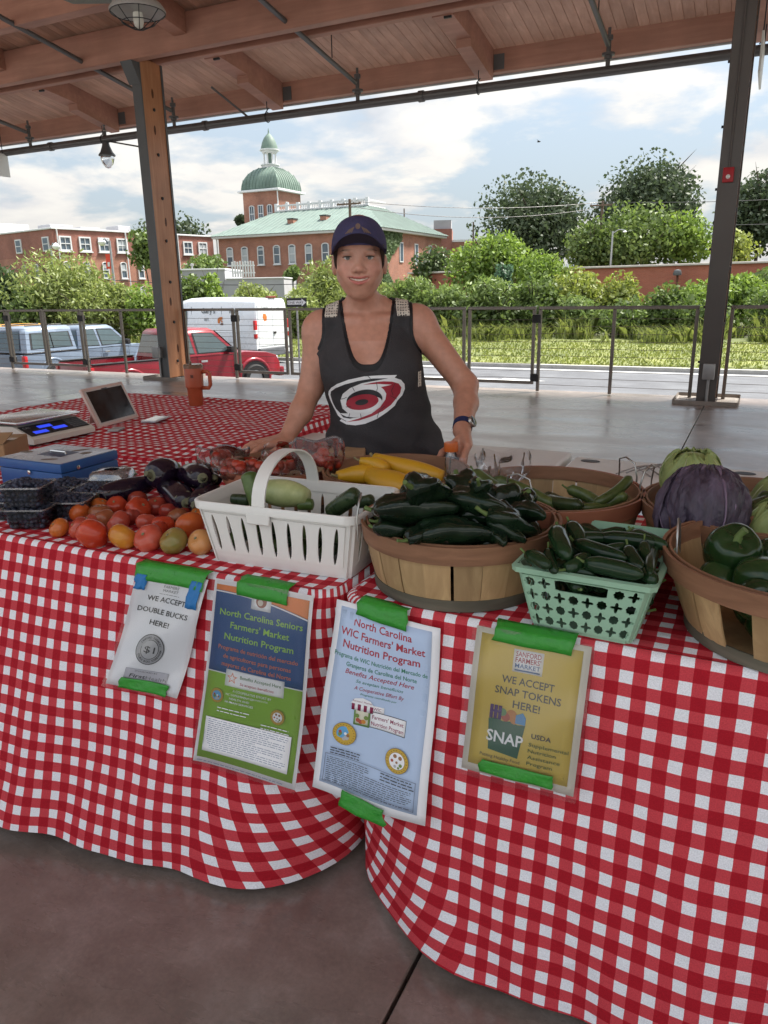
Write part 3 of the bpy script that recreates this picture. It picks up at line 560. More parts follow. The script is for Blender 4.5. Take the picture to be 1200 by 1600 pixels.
for g_ in seams: mk('roof_seam', g_, M_COPPER, rf)
for (x, y, z) in ((7.1, 2.0, 8.05), (10.4, 2.4, 8.2)):
    c = mk('roof_vent', bbox(x-.32, x+.32, y-.3, y+.5, z-.5, z+.22, .02, 1), M_BRK1, rf); boxuv(c); mk('vent_cap', box(x-.36, x+.36, y-.34, y+.54, z+.222, z+.33), pmat('dark flashing', (.05, .05, .05), .6), c)
bal = mk('balustrade', join(box(D0, D1, E0, E0+.12, ZD+.50, ZD+.62), box(D0, D1, E0, E0+.12, ZD+.02, ZD+.12), box(D1-.12, D1, E0+.122, E1, ZD+.50, ZD+.62), box(D1-.12, D1, E0+.122, E1, ZD+.02, ZD+.12)), M_WHITE, th)
for k in range(9): mk('pier', box(D0+k*(D1-D0)/8-.16, D0+k*(D1-D0)/8+.16, E0-.05, E0+.17, ZD+.01, ZD+.74), M_WHITE, bal)
for k in range(8):
    for j in range(4):
        x = D0+(k+(j+.9)/4.8)*(D1-D0)/8
        mk('ring', xf(tube([(.15*math.cos(t), 0, .19*math.sin(t)) for t in np.linspace(0, 6.2832, 11)], .035, 4, caps=False), (x, E0+.06, ZD+.31)), M_WHITE, bal)
for i, px in enumerate((1.29, 3.0, 4.82, 6.6, 8.27, 10.04, 11.78, 13.5)):
    window(th, px, 4.30, 5.98, .74, True, blind=(.55, .9, .25, .1, .9, .5, .0, .5)[i], cross=False)
for i, px in enumerate((1.29, 3.0, 4.82, 6.63, 8.25, 10.0, 11.8, 13.5)): window(th, px, 1.75, 3.12, .74, True, blind=(.2, .5, .4, .3, .1, .6, .2, .3)[i], cross=False)
for y in (4.2, 7.6, 11.0):
    o = thing  # side windows on the right-hand face
    V = [(WX+.002, y-.35, 4.3), (WX+.09, y-.35, 4.3), (WX+.09, y+.35, 4.3), (WX+.002, y+.35, 4.3), (WX+.002, y-.35, 5.95), (WX+.09, y-.35, 5.95), (WX+.09, y+.35, 5.95), (WX+.002, y+.35, 5.95)]
    f = mk('window', box(WX+.002, WX+.08, y-.38, y+.38, 4.25, 5.98), M_WHITE, th); mk('pane', box(WX+.081, WX+.09, y-.29, y+.29, 4.35, 5.88), M_GLASS, f)
mk('downpipe', rod((-.12, -.1, .2), (-.12, -.1, ZE), .07, n=8), M_WHITE, th)
# tower with copper dome and lantern
tw = mk('tower', box(-1.0, 3.15, 5.8, 10.05, 6.9, 11.42), M_BRK1, th); boxuv(tw)
mk('tower_cornice', bbox(-1.4, 3.55, 5.4, 10.45, 11.422, 11.62, .03, 1), M_WHITE, tw)
for k, x in enumerate((.02, 1.10, 2.18)): window(th, x, 8.6, 10.2, .62, k != 1, y=5.8, blind=.0)
f = mk('window', box(3.151, 3.2, 7.2, 7.75, 9.6, 10.5), M_WHITE, th); mk('pane', box(3.201, 3.21, 7.27, 7.68, 9.66, 10.44), M_GLASS, f)
mk('downpipe', rod((3.2, 5.74, 9.0), (3.2, 5.74, 11.4), .06, n=6), M_WHITE, tw)
def dome_ring(h, z, cx=1.075, cy=7.925, n=8):
    # rounded square in plan
    pts = []
    for k in range(4):
        for t in np.linspace(0, 1, n, endpoint=False):
            a = -math.pi*.75+k*math.pi/2+t*math.pi/2; c, s = math.cos(a), math.sin(a); m = max(abs(c), abs(s)); q = 1/m; q = 1+(q-1)*.93
            pts.append((cx+c*q*h, cy+s*q*h, z))
    return pts
dm = mk('dome', loft([dome_ring(2.25*math.cos(t)+.0, 11.63+2.35*math.sin(t)) for t in np.linspace(0.0, 1.22, 14)]), M_COPPER2, th)
ribs = []
for side in range(2):
    for k in range(11):
        q = -1+2*(k+.5)/11; P = []
        for t in np.linspace(.02, 1.18, 12):
            h = 2.27*math.cos(t); z = 11.65+2.36*math.sin(t)
            if abs(q)*2.2 < h: P.append((1.075+q*2.2, 7.925-h, z) if side == 0 else (1.075+h, 7.925+q*2.2, z))
        if len(P) > 2: ribs.append(tube(P, .028, 4))
for g_ in ribs: mk('dome_seam', g_, M_COPPER2, dm)
M_RUST = pmat('rusted patch', (.20, .055, .03), .8, .3, 5)
for (y, s) in ((7.0, 1.0), (8.9, 1.0)):
    mk('rust_patch', ([(2.80, y-.33, 12.75), (2.80, y+.33, 12.75), (3.24, y+.2, 11.95), (3.24, y-.2, 11.95), (2.3, y-.33, 12.75), (2.3, y+.33, 12.75), (2.3, y+.2, 11.95), (2.3, y-.2, 11.95)], [(0, 1, 2, 3), (0, 4, 5, 1), (0, 3, 7, 4), (1, 5, 6, 2)]), M_RUST, dm)
ln = mk('lantern', xf(lathe([(.86, 13.72), (.86, 14.05), (.96, 14.06), (.96, 14.16), (.72, 14.17), (.4, 14.18)], 24), (1.075, 7.925, 0)), M_WHITE, th, smooth=35)
for k in range(8):
    a = k*math.pi/4+.2; mk('colonnette', xf(lathe([(.10, 0), (.085, .06), (.075, 1.0), (.10, 1.04)], 10), (1.075+.62*math.cos(a), 7.925+.62*math.sin(a), 14.17)), M_WHITE, ln, smooth=40)
mk('lantern_core', xf(lathe([(.22, 14.17), (.22, 15.2)], 10), (1.075, 7.925, 0)), M_COPPER2, ln)
mk('lantern_ring', xf(lathe([(.70, 15.21), (.78, 15.25), (.78, 15.42), (.98, 15.44), (.98, 15.54), (.3, 15.55)], 24), (1.075, 7.925, 0)), M_WHITE, ln, smooth=35)
mk('cupola', xf(lathe([(.86, 15.54), (.82, 15.80), (.70, 16.2), (.50, 16.6), (.24, 16.9), (.10, 17.0), (.07, 17.15), (.02, 17.5)], 24), (1.075, 7.925, 0)), M_COPPER2, ln, smooth=60)
# ivy on the right corner: many small leaves
def leaves(P, size, nrm=None, flat=.5, elong=1.6, seed=1, droop=0.0):
    r_ = np.random.RandomState(seed); n = len(P)
    a = r_.normal(size=(n, 3)); a /= np.linalg.norm(a, axis=1)[:, None]
    if nrm is not None: a = a*flat+nrm*(1-flat); a /= np.linalg.norm(a, axis=1)[:, None]
    b = np.cross(a, r_.normal(size=(n, 3))); b[:, 2] -= droop*np.abs(r_.rand(n)); b -= a*(a*b).sum(1)[:, None]; b /= np.linalg.norm(b, axis=1)[:, None]+1e-9
    c = np.cross(a, b); s = size*(.6+.8*r_.rand(n))[:, None]
    V = np.stack([P-b*s*elong*.5, P+c*s*.5, P+b*s*elong*.5, P-c*s*.5], 1).reshape(-1, 3)
    return (V, np.arange(4*n).reshape(-1, 4))
M_LEAF = {'dark': leaf_mat('leaf dark', (0.035, 0.060, 0.026), (0.081, 0.122, 0.046)), 'far': leaf_mat('leaf far dark', (0.035, 0.056, 0.030), (0.087, 0.116, 0.058), .25), 'mid': leaf_mat('leaf mid', (0.058, 0.099, 0.026), (0.162, 0.220, 0.064)),
          'bright': leaf_mat('leaf bright', (0.087, 0.151, 0.029), (0.255, 0.348, 0.081)), 'willow': leaf_mat('leaf feathery', (0.110, 0.151, 0.041), (0.290, 0.336, 0.110)), 'sumac': leaf_mat('leaf sumac', (0.087, 0.139, 0.041), (0.232, 0.302, 0.099)),
          'yellow': leaf_mat('leaf yellow green', (0.116, 0.162, 0.032), (0.313, 0.348, 0.093)), 'blue': leaf_mat('leaf blue green', (0.046, 0.099, 0.058), (0.116, 0.197, 0.116)), 'flower': leaf_mat('leaf myrtle', (0.046, 0.075, 0.029), (0.116, 0.162, 0.058)), 'ivy': leaf_mat('leaf ivy', (0.081, 0.128, 0.058), (0.209, 0.278, 0.151))}
r_ = np.random.RandomState(5); n = 2600
P = np.stack([WX-2.3+r_.rand(n)*2.3, -.10-.12*r_.rand(n), 2.2+4.6*r_.rand(n)], 1); P = P[(P[:, 0] > WX-2.3+.9*np.sin(P[:, 2]*1.3)**2)]
P2 = np.stack([WX+.08+.12*r_.rand(n), r_.rand(n)*5.0, 2.2+4.6*r_.rand(n)], 1); P2 = P2[P2[:, 1] < 2.6+1.6*np.sin(P2[:, 2]*1.1+.6)]
iv = thing('ivy', 'green ivy climbing the right corner of the domed building', 'ivy', (-47.6, 61.5, -.6))
tag(mk('foliage', leaves(np.concatenate([P, P2]), .24, np.array((0.5, -.8, .3)), .6, 1.1, 3), M_LEAF['ivy'], iv), kind='stuff')
# long brick row building on the left
lb = thing('brick_row_building', 'long three storey red brick building with white framed windows', 'building', (-53.6, 47.35, -.5), rz=R(78.5))
LBH = 7.05
boxuv(mk('wall', box(0, 17.0, 0, 14, 0, 4.95), M_BRK1, lb)); boxuv(mk('upper_wall', box(-.004, 17.004, -.004, 14.004, 4.951, LBH), M_BRK2, lb))
mk('coping', bbox(-.1, 17.1, -.12, 14.1, LBH+.002, LBH+.14, .02, 1), M_WHITE, lb)
for k in range(9):
    x = 1.05+k*1.82
    window(lb, x, 5.35, 6.55, 1.10, False, y=-.004, blind=(.2, .0, .1, .7, .8, .3, .6, .2, .9)[k])
    window(lb, x-.1, 3.15, 4.55, .62, True, blind=.6 if k % 2 else .4, cross=False)
    window(lb, x-.1, 1.05, 2.45, .62, True, blind=.5, cross=False)
for x in (.35, 12.6, 6.9): mk('downpipe', rod((x, -.12, .1), (x, -.12, LBH), .06, n=6), M_WHITE, lb)
for (x, y, w, h) in ((1.6, 3, 2.2, .5), (4.8, 3.5, 2.0, .45), (9, 4, 1.4, .8), (13, 4, 2.0, .4)): mk('roof_unit', bbox(x, x+w, y, y+2, LBH+.15, LBH+.15+h, .04, 1), M_GREYW, lb)
mk('penthouse', bbox(-2.0+2.2, 3.0, 9.0, 12.5, LBH+.15, LBH+1.0, .05, 1), M_WHITE, lb)
# windows of the left-hand (end) face: separate child frames turned by 90 degrees
for (yy, z0, z1, w, a) in ((1.1, 5.35, 6.5, 1.0, False), (1.0, 3.3, 4.4, .55, True), (3.1, 3.3, 4.4, .55, True), (5.2, 3.3, 4.4, .55, True), (5.6, 5.35, 6.5, 1.0, False)):
    f = mk('window', box(-.09, -.006, yy-w/2, yy+w/2, z0, z1), M_WHITE, lb); mk('pane', box(-.1, -.0905, yy-w*.38, yy+w*.38, z0+.1, z1-.1), M_GLASS, f); mk('sash', box(-.115, -.1005, yy-w*.4, yy+w*.4, (z0+z1)/2-.03, (z0+z1)/2+.03), M_WHITE, f)
# grey flat-roofed annex with white picket fence
gb = thing('grey_annex', 'low grey flat roofed building in front of the brick halls', 'building', (-39.4, 46.3, -1.2), rz=R(24))
mk('wall', box(0, 3.2, 0, 6, 0, 4.1), M_GREYW, gb); mk('coping', bbox(-.06, 3.26, -.06, 6.06, 4.102, 4.22, .02, 1), M_WHITE, gb)
mk('side_wall', box(3.205, 7.6, 0, 6, 0, 3.42), M_GREYW, gb); mk('coping', bbox(3.27, 7.66, -.06, 6.06, 3.422, 3.52, .02, 1), M_WHITE, gb)
mk('roof_vent', xf(lathe([(.08, 0), (.08, .25), (.16, .27), (.16, .36), (.02, .42)], 10), (.5, 1, 4.22)), M_GALV, gb, smooth=40)
window(gb, 5.6, 1.9, 2.9, 1.0, False, blind=.2)
pf = thing('picket_fence', 'white picket fence on the roof of the grey annex', 'fence', (-34.9, 46.35, 2.34), rz=R(24))
for k in range(9): mk('picket', bbox(.02+k*.19, .14+k*.19, -.02, .02, 0, 1.05+.05*(k % 2), .01, 1), M_WHITE, pf)
mk('rail', box(0, 1.7, .021, .06, .25, .33), M_WHITE, pf); mk('rail', box(0, 1.7, .021, .06, .75, .83), M_WHITE, pf)
# long low brick wall building at right
bw = thing('brick_warehouse', 'long low brick wall with white coping behind the hedge', 'building', (-25.4, 56.5, -1.0), rz=math.atan2(-4.2, 22.1))
boxuv(mk('wall', box(0, 44, 0, 8, 0, 3.42), M_BRK3, bw)); mk('coping', bbox(-.1, 44.1, -.15, 8.1, 3.422, 3.55, .02, 1), pmat('weathered coping', (.55, .50, .46), .8, .2, 3), bw)
wl = thing('wall_lamp', 'round lamp on a pipe fixed to the brick wall', 'lamp', (-5.15, 52.45, 0))
mk('shade', xf(lathe([(.05, .35), (.2, .3), (.26, .12), (.24, .0), (.1, -.02)], 14), (0, -.35, 1.85)), M_STEEL, wl, smooth=40)
mk('pipe', rod((0, -.12, -.8), (0, -.12, 1.95), .07, n=8), pmat('rusty pipe', (.13, .05, .035), .7, .3, 4), wl)
mk('arm', rod((0, -.05, 2.1), (0, -.35, 2.15), .04, n=6), M_GALV, wl)
# brick block far behind, beside the flowering shrub
fb = thing('brick_block', 'small stepped brick block far behind the flowering shrub', 'building', (-37.2, 88.7, 0), rz=R(20))
boxuv(mk('wall', box(0, 2.7, 0, 6, 0, 8.1), M_BRK2, fb)); mk('roof_room', box(.5, 2.6, .3, 4, 8.101, 9.1), M_GREYW, fb)
boxuv(mk('wing', box(2.705, 6.5, .3, 6, 0, 6.6), M_BRK1, fb)); boxuv(mk('wing', box(-1.6, -.005, .3, 6, 0, 7.3), M_GREYW, fb)); mk('coping', box(2.72, 6.6, .2, 6, 6.601, 6.85), M_WHITE, fb)
window(fb, 4.2, 4.9, 6.1, 1.0, False, y=.3, blind=.2); window(fb, 5.6, 4.9, 6.1, 1.0, False, y=.3, blind=.2)

# ------------------------------------------------------------------ poles, wires, street lamps, sign
M_POLE = pmat('weathered pole', (.14, .10, .075), .9, .2, 3); M_LAMPM = pmat('lamp mast', (.30, .32, .34), .5, .1, metal=.4)
def upole(loc, top, label, arm=True, r=.13):
    t = thing('utility_pole', label, 'pole', loc); h = top-loc[2]
    mk('pole', tube([(0, 0, 0), (0.0, 0, h)], [r*1.2, r*.8], 8), M_POLE, t)
    if arm:
        mk('crossarm', cbox((0, -.16, h-.35), (2.0, .10, .12)), M_POLE, t)
        for x in (-.9, -.4, .4, .9): mk('insulator', xf(lathe([(.05, 0), (.06, .05), (.03, .14)], 8), (x, -.16, h-.29)), M_GALV, t)
    return t
upole((-28.7, 53.1, -.3), 7.8, 'wooden utility pole with a crossarm in front of the copper roof')
upole((-37.9, 83.0, 0), 10.0, 'thin bare pole behind the copper roof', False, .09)
upole((-28.9, 81.0, 0), 8.0, 'short bare pole behind the bright tree', False, .1)
upole((-13.0, 67.9, 0), 8.0, 'wooden utility pole between the tall trees')
def wire(a, b, label, sag=.5):
    a, b = np.array(a, float), np.array(b, float); P = [a+(b-a)*t-np.array((0, 0, sag*4*t*(1-t))) for t in np.linspace(0, 1, 14)]
    tag(mk('power_line', tube(P, .022, 4), M_BLACK), label, 'wire', 'power lines behind the town hall')
wire((-28.7, 53.0, 7.7), (-13.0, 67.8, 7.9), 'power line from the hall pole to the pole between the trees, upper')
wire((-28.7, 53.0, 7.3), (-13.0, 67.8, 7.5), 'power line from the hall pole to the pole between the trees, lower', .8)
wire((-13.0, 67.8, 7.9), (14, 70, 7.9), 'power line running right from the pole between the trees, upper')
wire((-13.0, 67.8, 6.2), (14, 69, 6.0), 'power line running right from the pole between the trees, lower')
wire((-45, 36.2, 3.0), (-22, 44, 1.9), 'cable sagging in front of the long brick building', .6)
def street_lamp(loc, h, arm, label, banner=False, hs=1.0):
    t = thing('street_lamp', label, 'street lamp', loc)
    mk('mast', tube([(0, 0, 0), (0, 0, h)], [.10, .06], 10), M_LAMPM, t, smooth=40)
    mk('arm', tube([(0, 0, h-.15), (arm*.5, 0, h+.12), (arm, 0, h+.05)], .035, 6), M_LAMPM, t)
    mk('lamp_head', xf(lathe([(.03, .2), (.12, .12), (.24, 0), (.22, -.12), (.08, -.22)], 12), (arm, 0, h-.05), (0, 0, 0), (hs*1.3 if hs < 1 else 1, hs, hs*.6 if hs < 1 else 1)), pmat('lamp glass white', (.72, .75, .78), .25, .05), t, smooth=50)
    if banner:
        b = mk('banner', thick(grid(lambda u, v: (-.06-.42*u, .02*math.sin(6*v), h-.75-.85*v), 3, 8), .008), pmat('red banner', (.62, .06, .03), .6, .1), t); mk('banner_mark', thick(grid(lambda u, v: (-.15-.18*u, -.025+.02*math.sin(6*(.55+.3*v)), h-.75-.85*(.55+.3*v)), 2, 3), .006), M_WHITE, b)
street_lamp((-35.7, 35.7, -1), 5.4, -.62, 'street lamp with a red banner in front of the long brick building', True)
street_lamp((-40.6, 35.6, -1), 5.3, .5, 'plain street lamp left of the bannered one')
street_lamp((-11.2, 63.2, 0), 5.3, .9, 'street lamp arm in front of the mid green tree', False, .55)
ow = thing('one_way_sign', 'black and white one way sign right of the white van', 'sign', (-12.6, 19.8, -1.2), rz=R(30))
mk('post', rod((0, .03, 0), (0, .03, 2.33), .03), M_GALV, ow)
mk('plate', bbox(-.30, .30, -.012, .012, 2.08, 2.34, .003, 1), pmat('sign black', (.02, .02, .02), .5), ow)
ar = [(-.275, 2.15), (.15, 2.15), (.15, 2.10), (.285, 2.21), (.15, 2.32), (.15, 2.27), (-.275, 2.27)]
mk('arrow', ([(x, -.0145, z) for x, z in ar], [tuple(range(7))]), M_WHITE, ow)
g = text_geo('ONE WAY', .10, .004); mk('lettering', (np.stack([g[0][:, 0]-.03, np.full(len(g[0]), -.017), g[0][:, 1]+2.175], 1), g[1]), pmat('sign black', (.02, .02, .02)), ow)
bd = thing('bird', 'tiny dark bird flying in front of the clouds', 'bird', (-17.7, 64.75, 12.4))
mk('body', join(xf(sphere(.07, 8, 6), sc=(2.2, .8, .8)), ([(-.05, 0, 0), (.08, 0, 0), (-.1, .35, .14), (-.05, 0, .02), (.08, 0, .02), (-.1, -.35, .14)], [(0, 1, 2), (3, 5, 4)])), M_BLACK, bd)
# ------------------------------------------------------------------ trees, shrubs, tall grass
M_BARK = pmat('bark', (.075, .06, .045), .95, .3, 6, .4, 30)
def tree(x, y, ztop, r, kind, label, seed):
    if kind == 'far': r *= 1.12
    zg = ground_z(y)-.05; h = ztop-zg; rs = np.random.RandomState(seed)
    far = kind in ('far',) or y > 46; D = math.hypot(x, y)
    shrub = h < 4.6 and not far
    t = thing('tree' if not shrub else 'shrub', label, 'tree' if not shrub else 'shrub', (x, y, zg))
    rz = (h*.5 if shrub else min(h*.46, r*1.35)); cz = h-rz
    if shrub: cz, rz = h*.50, h*.52
    if kind == 'far': rz = min(h*.45, r*1.25); cz = h-rz
    # trunk and limbs
    ntr = 4 if shrub else 1; tr = []
    for k in range(ntr):
        a = rs.rand()*6.28; sp = (.25 if shrub else .03)*r
        P = [(sp*math.cos(a)*q+.06*rs.normal(), sp*math.sin(a)*q+.06*rs.normal(), h*.72*q) for q in np.linspace(0, 1, 6)]
        tr.append(tube(P, np.linspace(.05*r+.03, .02, 6), 6))
    for k in range(7):
        a = rs.rand()*6.28; z0 = cz-rz*.5+rz*.7*rs.rand(); q = .75*r
        tr.append(tube([(0, 0, z0), (q*.5*math.cos(a), q*.5*math.sin(a), z0+.3*rz), (q*math.cos(a), q*math.sin(a), z0+.65*rz)], [.025*r+.01, .016*r+.008, .006], 5))
    mk('trunk', join(*tr), M_BARK, t)
    # crown: lobes of leaf clumps on an irregular ellipsoid
    ls = D*.0033 if not far else D*.0032
    ls = max(.095, min(.29, ls))
    nl = int(16+r*7); lob = []
    for k in range(nl):
        d = rs.normal(size=3); d /= np.linalg.norm(d); q = rs.rand()**.45*.64
        if kind == 'blue': w_ = 1-max(-.9, min(.95, d[2]*q*1.25)); d = d*np.array((.5*w_, .5*w_, 1.2))
        c = d*q*np.array((r, r, rz)); lob.append((c, (.30+.28*rs.rand())*(.62*r+.38*min(r, rz))))
    Ps, Ns = [], []
    tot = 6.5*math.pi*r*(r+rz)*.75/(ls*ls); tot = int(min(19000, max(1800, tot)))
    for c, lr in lob:
        n = int(tot/nl*(lr/(.45*r))**2*.9)+8; d = rs.normal(size=(n, 3)); d /= np.linalg.norm(d, axis=1)[:, None]
        rad = lr*(.35+.72*rs.rand(n)**.5)
        Ps.append(c+d*rad[:, None]*np.array((1, 1, .85))); Ns.append(d)
    P = np.concatenate(Ps)+np.array((0, 0, cz)); Nn = np.concatenate(Ns)
    k_ = P[:, 2] > (.02 if shrub else cz-rz*1.05); P, Nn = P[k_], Nn[k_]
    el, dr = {'willow': (3.2, 1.2), 'sumac': (2.8, .9), 'far': (1.5, .2)}.get(kind, (1.7, .4))
    lw = ls*{'willow': .62, 'sumac': .75}.get(kind, 1.0)
    tag(mk('crown', leaves(P, lw, Nn*np.array((1, 1, .8))+np.array((0, 0, .35)), .62, el, seed, dr), M_LEAF[kind], t), kind='stuff')
    if kind == 'flower':
        q = rs.permutation(len(P))[:160]; q = q[P[q][:, 2] > cz]; tag(mk('blossom', leaves(P[q]*np.array((1.04, 1.04, 1.02)), .16, None, 1, 1.0, 9), pmat('white blossom', (.75, .75, .68), .7, .1), t), kind='stuff')
TREES = [
    (-35.04, 27.53, 3.34, 1.46, 'dark', 'dark green leafy tree at the left edge behind the railing'),
    (-30.69, 27.39, 3.42, 2.84, 'willow', 'large pale feathery bush in front of the long brick building'),
    (-28.01, 28.36, 2.34, 1.30, 'willow', 'low feathery bush between the banner post and the left column'),
    (-39.38, 42.61, 6.15, 1.33, 'mid', 'rounded mid green tree just left of the timber column'),
    (-26.38, 27.92, 2.10, 1.19, 'bright', 'bright green bush just left of the timber column'),
    (-60.80, 70.60, 10.20, 4.11, 'far', 'tall dark tree rising behind the long brick building'),
    (-42.17, 52.48, 4.96, 1.98, 'mid', 'dark bush below the right end of the long brick building'),
    (-24.77, 31.34, 2.99, 0.79, 'bright', 'slim bright sapling right of the timber column'),
    (-25.61, 30.75, 2.46, 1.10, 'mid', 'green bush beside the timber column over the van'),
    (-23.46, 32.89, 2.19, 1.54, 'willow', 'feathery bush in front of the white roof fence'),
    (-61.53, 84.50, 11.08, 0.74, 'far', 'small dark tree at the left corner of the domed building'),
    (-21.52, 36.56, 3.34, 1.87, 'willow', 'tall feathery bush left of the woman in front of the domed building'),
    (-20.69, 33.01, 1.92, 1.26, 'willow', 'low feathery bush above the one way sign'),
    (-34.37, 53.50, 3.40, 0.66, 'mid', 'vine covered shrub against the brick front of the domed building'),
    (-23.44, 57.05, 4.80, 1.78, 'flower', 'shrub with white flowers beside the ivy wall'),
    (-15.91, 35.42, 2.04, 1.42, 'sumac', 'sumac bush just right of the woman'),
    (-14.06, 36.30, 1.94, 1.50, 'sumac', 'sumac bush below the low brick parapet'),
    (-17.85, 52.98, 5.23, 3.32, 'bright', 'bright rounded tree left of the tall dark trees'),
    (-13.68, 52.30, 4.00, 2.13, 'bright', 'bright low tree below the left tall dark tree'),
    (-13.47, 42.92, 3.48, 0.93, 'blue', 'narrow blue green conical tree in the hedge'),
    (-11.91, 36.23, 2.04, 1.69, 'sumac', 'leafy bush under the conical tree'),
    (-10.04, 37.15, 2.00, 1.69, 'mid', 'dark green bush left of the yellow green bush'),
    (-8.28, 38.27, 2.76, 1.69, 'yellow', 'yellow green bush left of the brick wall'),
    (-6.26, 38.97, 1.84, 1.46, 'yellow', 'rounded yellow green bush in front of the brick wall'),
    (-22.12, 81.32, 12.82, 5.99, 'far', 'broad tall dark tree, left of the two tall ones'),
    (-12.08, 87.11, 15.29, 5.18, 'far', 'tallest dark tree with a pointed crown'),
    (-13.46, 67.39, 7.04, 2.77, 'mid', 'pale green tree in front of the gap between the tall trees'),
    (-9.92, 67.04, 7.72, 3.83, 'mid', 'rounded mid green tree in front of the tallest tree'),
    (-6.69, 68.56, 7.47, 2.55, 'bright', 'bright tree left of the right steel column'),
    (-2.67, 65.33, 5.76, 1.91, 'yellow', 'yellow green tree right of the steel column'),
    (-1.40, 87.03, 13.14, 3.98, 'far', 'tall dark tree at the right edge'),
    (-3.15, 42.68, 1.37, 1.46, 'bright', 'bright bush beside the wall lamp on the brick wall'),
    (-1.47, 41.39, 1.99, 1.84, 'bright', 'big leafy bush right of the steel column'),
    (0.28, 43.57, 2.42, 1.73, 'mid', 'leafy bush at the right edge of the picture'),
    (-4.17, 38.33, 0.31, 0.89, 'mid', 'small bush at the foot of the brick wall'),
    (-17.46, 35.70, 1.70, 1.78, 'willow', 'feathery bush behind the woman'),
    (-19.29, 36.06, 1.99, 1.49, 'willow', 'feathery bush behind the shoulder of the woman'),
    (-31.20, 25.49, 1.96, 1.34, 'mid', 'low shrub behind the silver pickup'),
    (-28.64, 26.69, 1.77, 1.64, 'willow', 'low feathery shrub above the silver pickup roof'),
    (-11.50, 35.84, 1.19, 1.22, 'mid', 'small shrub left of the gate hinges'),
    (-9.60, 36.23, 0.80, 1.01, 'mid', 'low shrub behind the gate leaf right of the woman'),
    (-12.90, 35.86, 0.94, 1.60, 'mid', 'ragged shrub below the conical tree'),
    (-7.60, 36.14, 1.19, 1.24, 'sumac', 'spreading shrub under the yellow green bush'),
    (-5.20, 35.83, 0.87, 1.56, 'mid', 'leafy shrub in front of the brick wall'),
    (0.20, 36.34, 1.29, 1.04, 'mid', 'rounded shrub right of the steel column'),
    (-2.20, 35.90, 0.77, 1.52, 'mid', 'scrubby shrub left of the steel column'),
    (-3.60, 36.19, 1.49, 1.23, 'mid', 'thin shrub behind the cable railing at right'),
    (-15.00, 35.99, 1.39, 1.27, 'sumac', 'dense shrub under the sumac bush'),
    (-18.60, 36.48, 0.83, 1.08, 'sumac', 'short shrub at the foot of the hedge near the van'),
]
for i, (x, y, zt, r, k, l) in enumerate(TREES): tree(x, y, zt, r, k, l, 100+i)
# tall weeds at the foot of the hedge and sparse blades over the mown verge
M_REED = leaf_mat('tall grass', (.085, .12, .03), (.24, .27, .085), .4)
def blades(n, x0, x1, y0, y1, h0, h1, w, zf, seed, lean=.35):
    r_ = np.random.RandomState(seed); x = x0+(x1-x0)*r_.rand(n); y = y0+(y1-y0)*r_.rand(n); h = h0+(h1-h0)*r_.rand(n); a = r_.rand(n)*6.28; b = r_.rand(n)*6.28
    z = np.array([zf(t) for t in y]); P0 = np.stack([x, y, z], 1); L = np.stack([np.cos(a)*h*lean, np.sin(a)*h*lean, h*.8], 1); W = np.stack([np.cos(b), np.sin(b), 0*b], 1)*w
    T = P0+L*1.0; M_ = P0+np.stack([L[:, 0]*.25, L[:, 1]*.25, h*.62], 1); T[:, 2] = P0[:, 2]+h*(.75+.25*r_.rand(n))
    V = np.stack([P0-W*.5, P0+W*.5, M_+W*.4, T, M_-W*.4], 1).reshape(-1, 3)
    return (V, np.arange(5*n).reshape(-1, 5))
zv = lambda y: GZ+.10+.25*(y-24.62)/(36-24.62)
def clumped(g, keep):
    V, F = g; k = keep(V.reshape(-1, 5, 3)[:, 0]); V = V.reshape(-1, 5, 3)[k].reshape(-1, 3); return (V, np.arange(len(V)).reshape(-1, 5))
cl = lambda P: (np.sin(P[:, 0]*1.1+1.3*np.sin(P[:, 0]*.37))+np.sin(P[:, 0]*2.7+P[:, 1]*1.9)+.8*np.sin(P[:, 1]*2.3-P[:, 0]*.6)) > np.where(P[:, 1] < 33.4, .55, -.3)
tag(mk('tall_grass', join(clumped(blades(13000, -24, 6, 32.2, 36.0, .25, .80, .055, zv, 3, .8), cl), clumped(blades(5000, -34, -20, 24.9, 31.0, .3, .9, .06, zv, 4, .5), cl), clumped(blades(2600, -24, 6, 33.6, 36.0, .6, 1.35, .05, zv, 8, .6), lambda P: (np.sin(P[:, 0]*.9+2)+np.sin(P[:, 0]*2.3)) > .5)), M_REED), 'tall light green grass along the foot of the hedge', 'grass', kind='stuff')
tag(mk('short_grass', blades(16000, -26, 5, 24.65, 33.0, .04, .12, .05, zv, 6, .6), leaf_mat('mown grass', (.12, .16, .035), (.30, .33, .10), .3)), 'mown grass blades on the roadside verge', 'grass', kind='stuff')
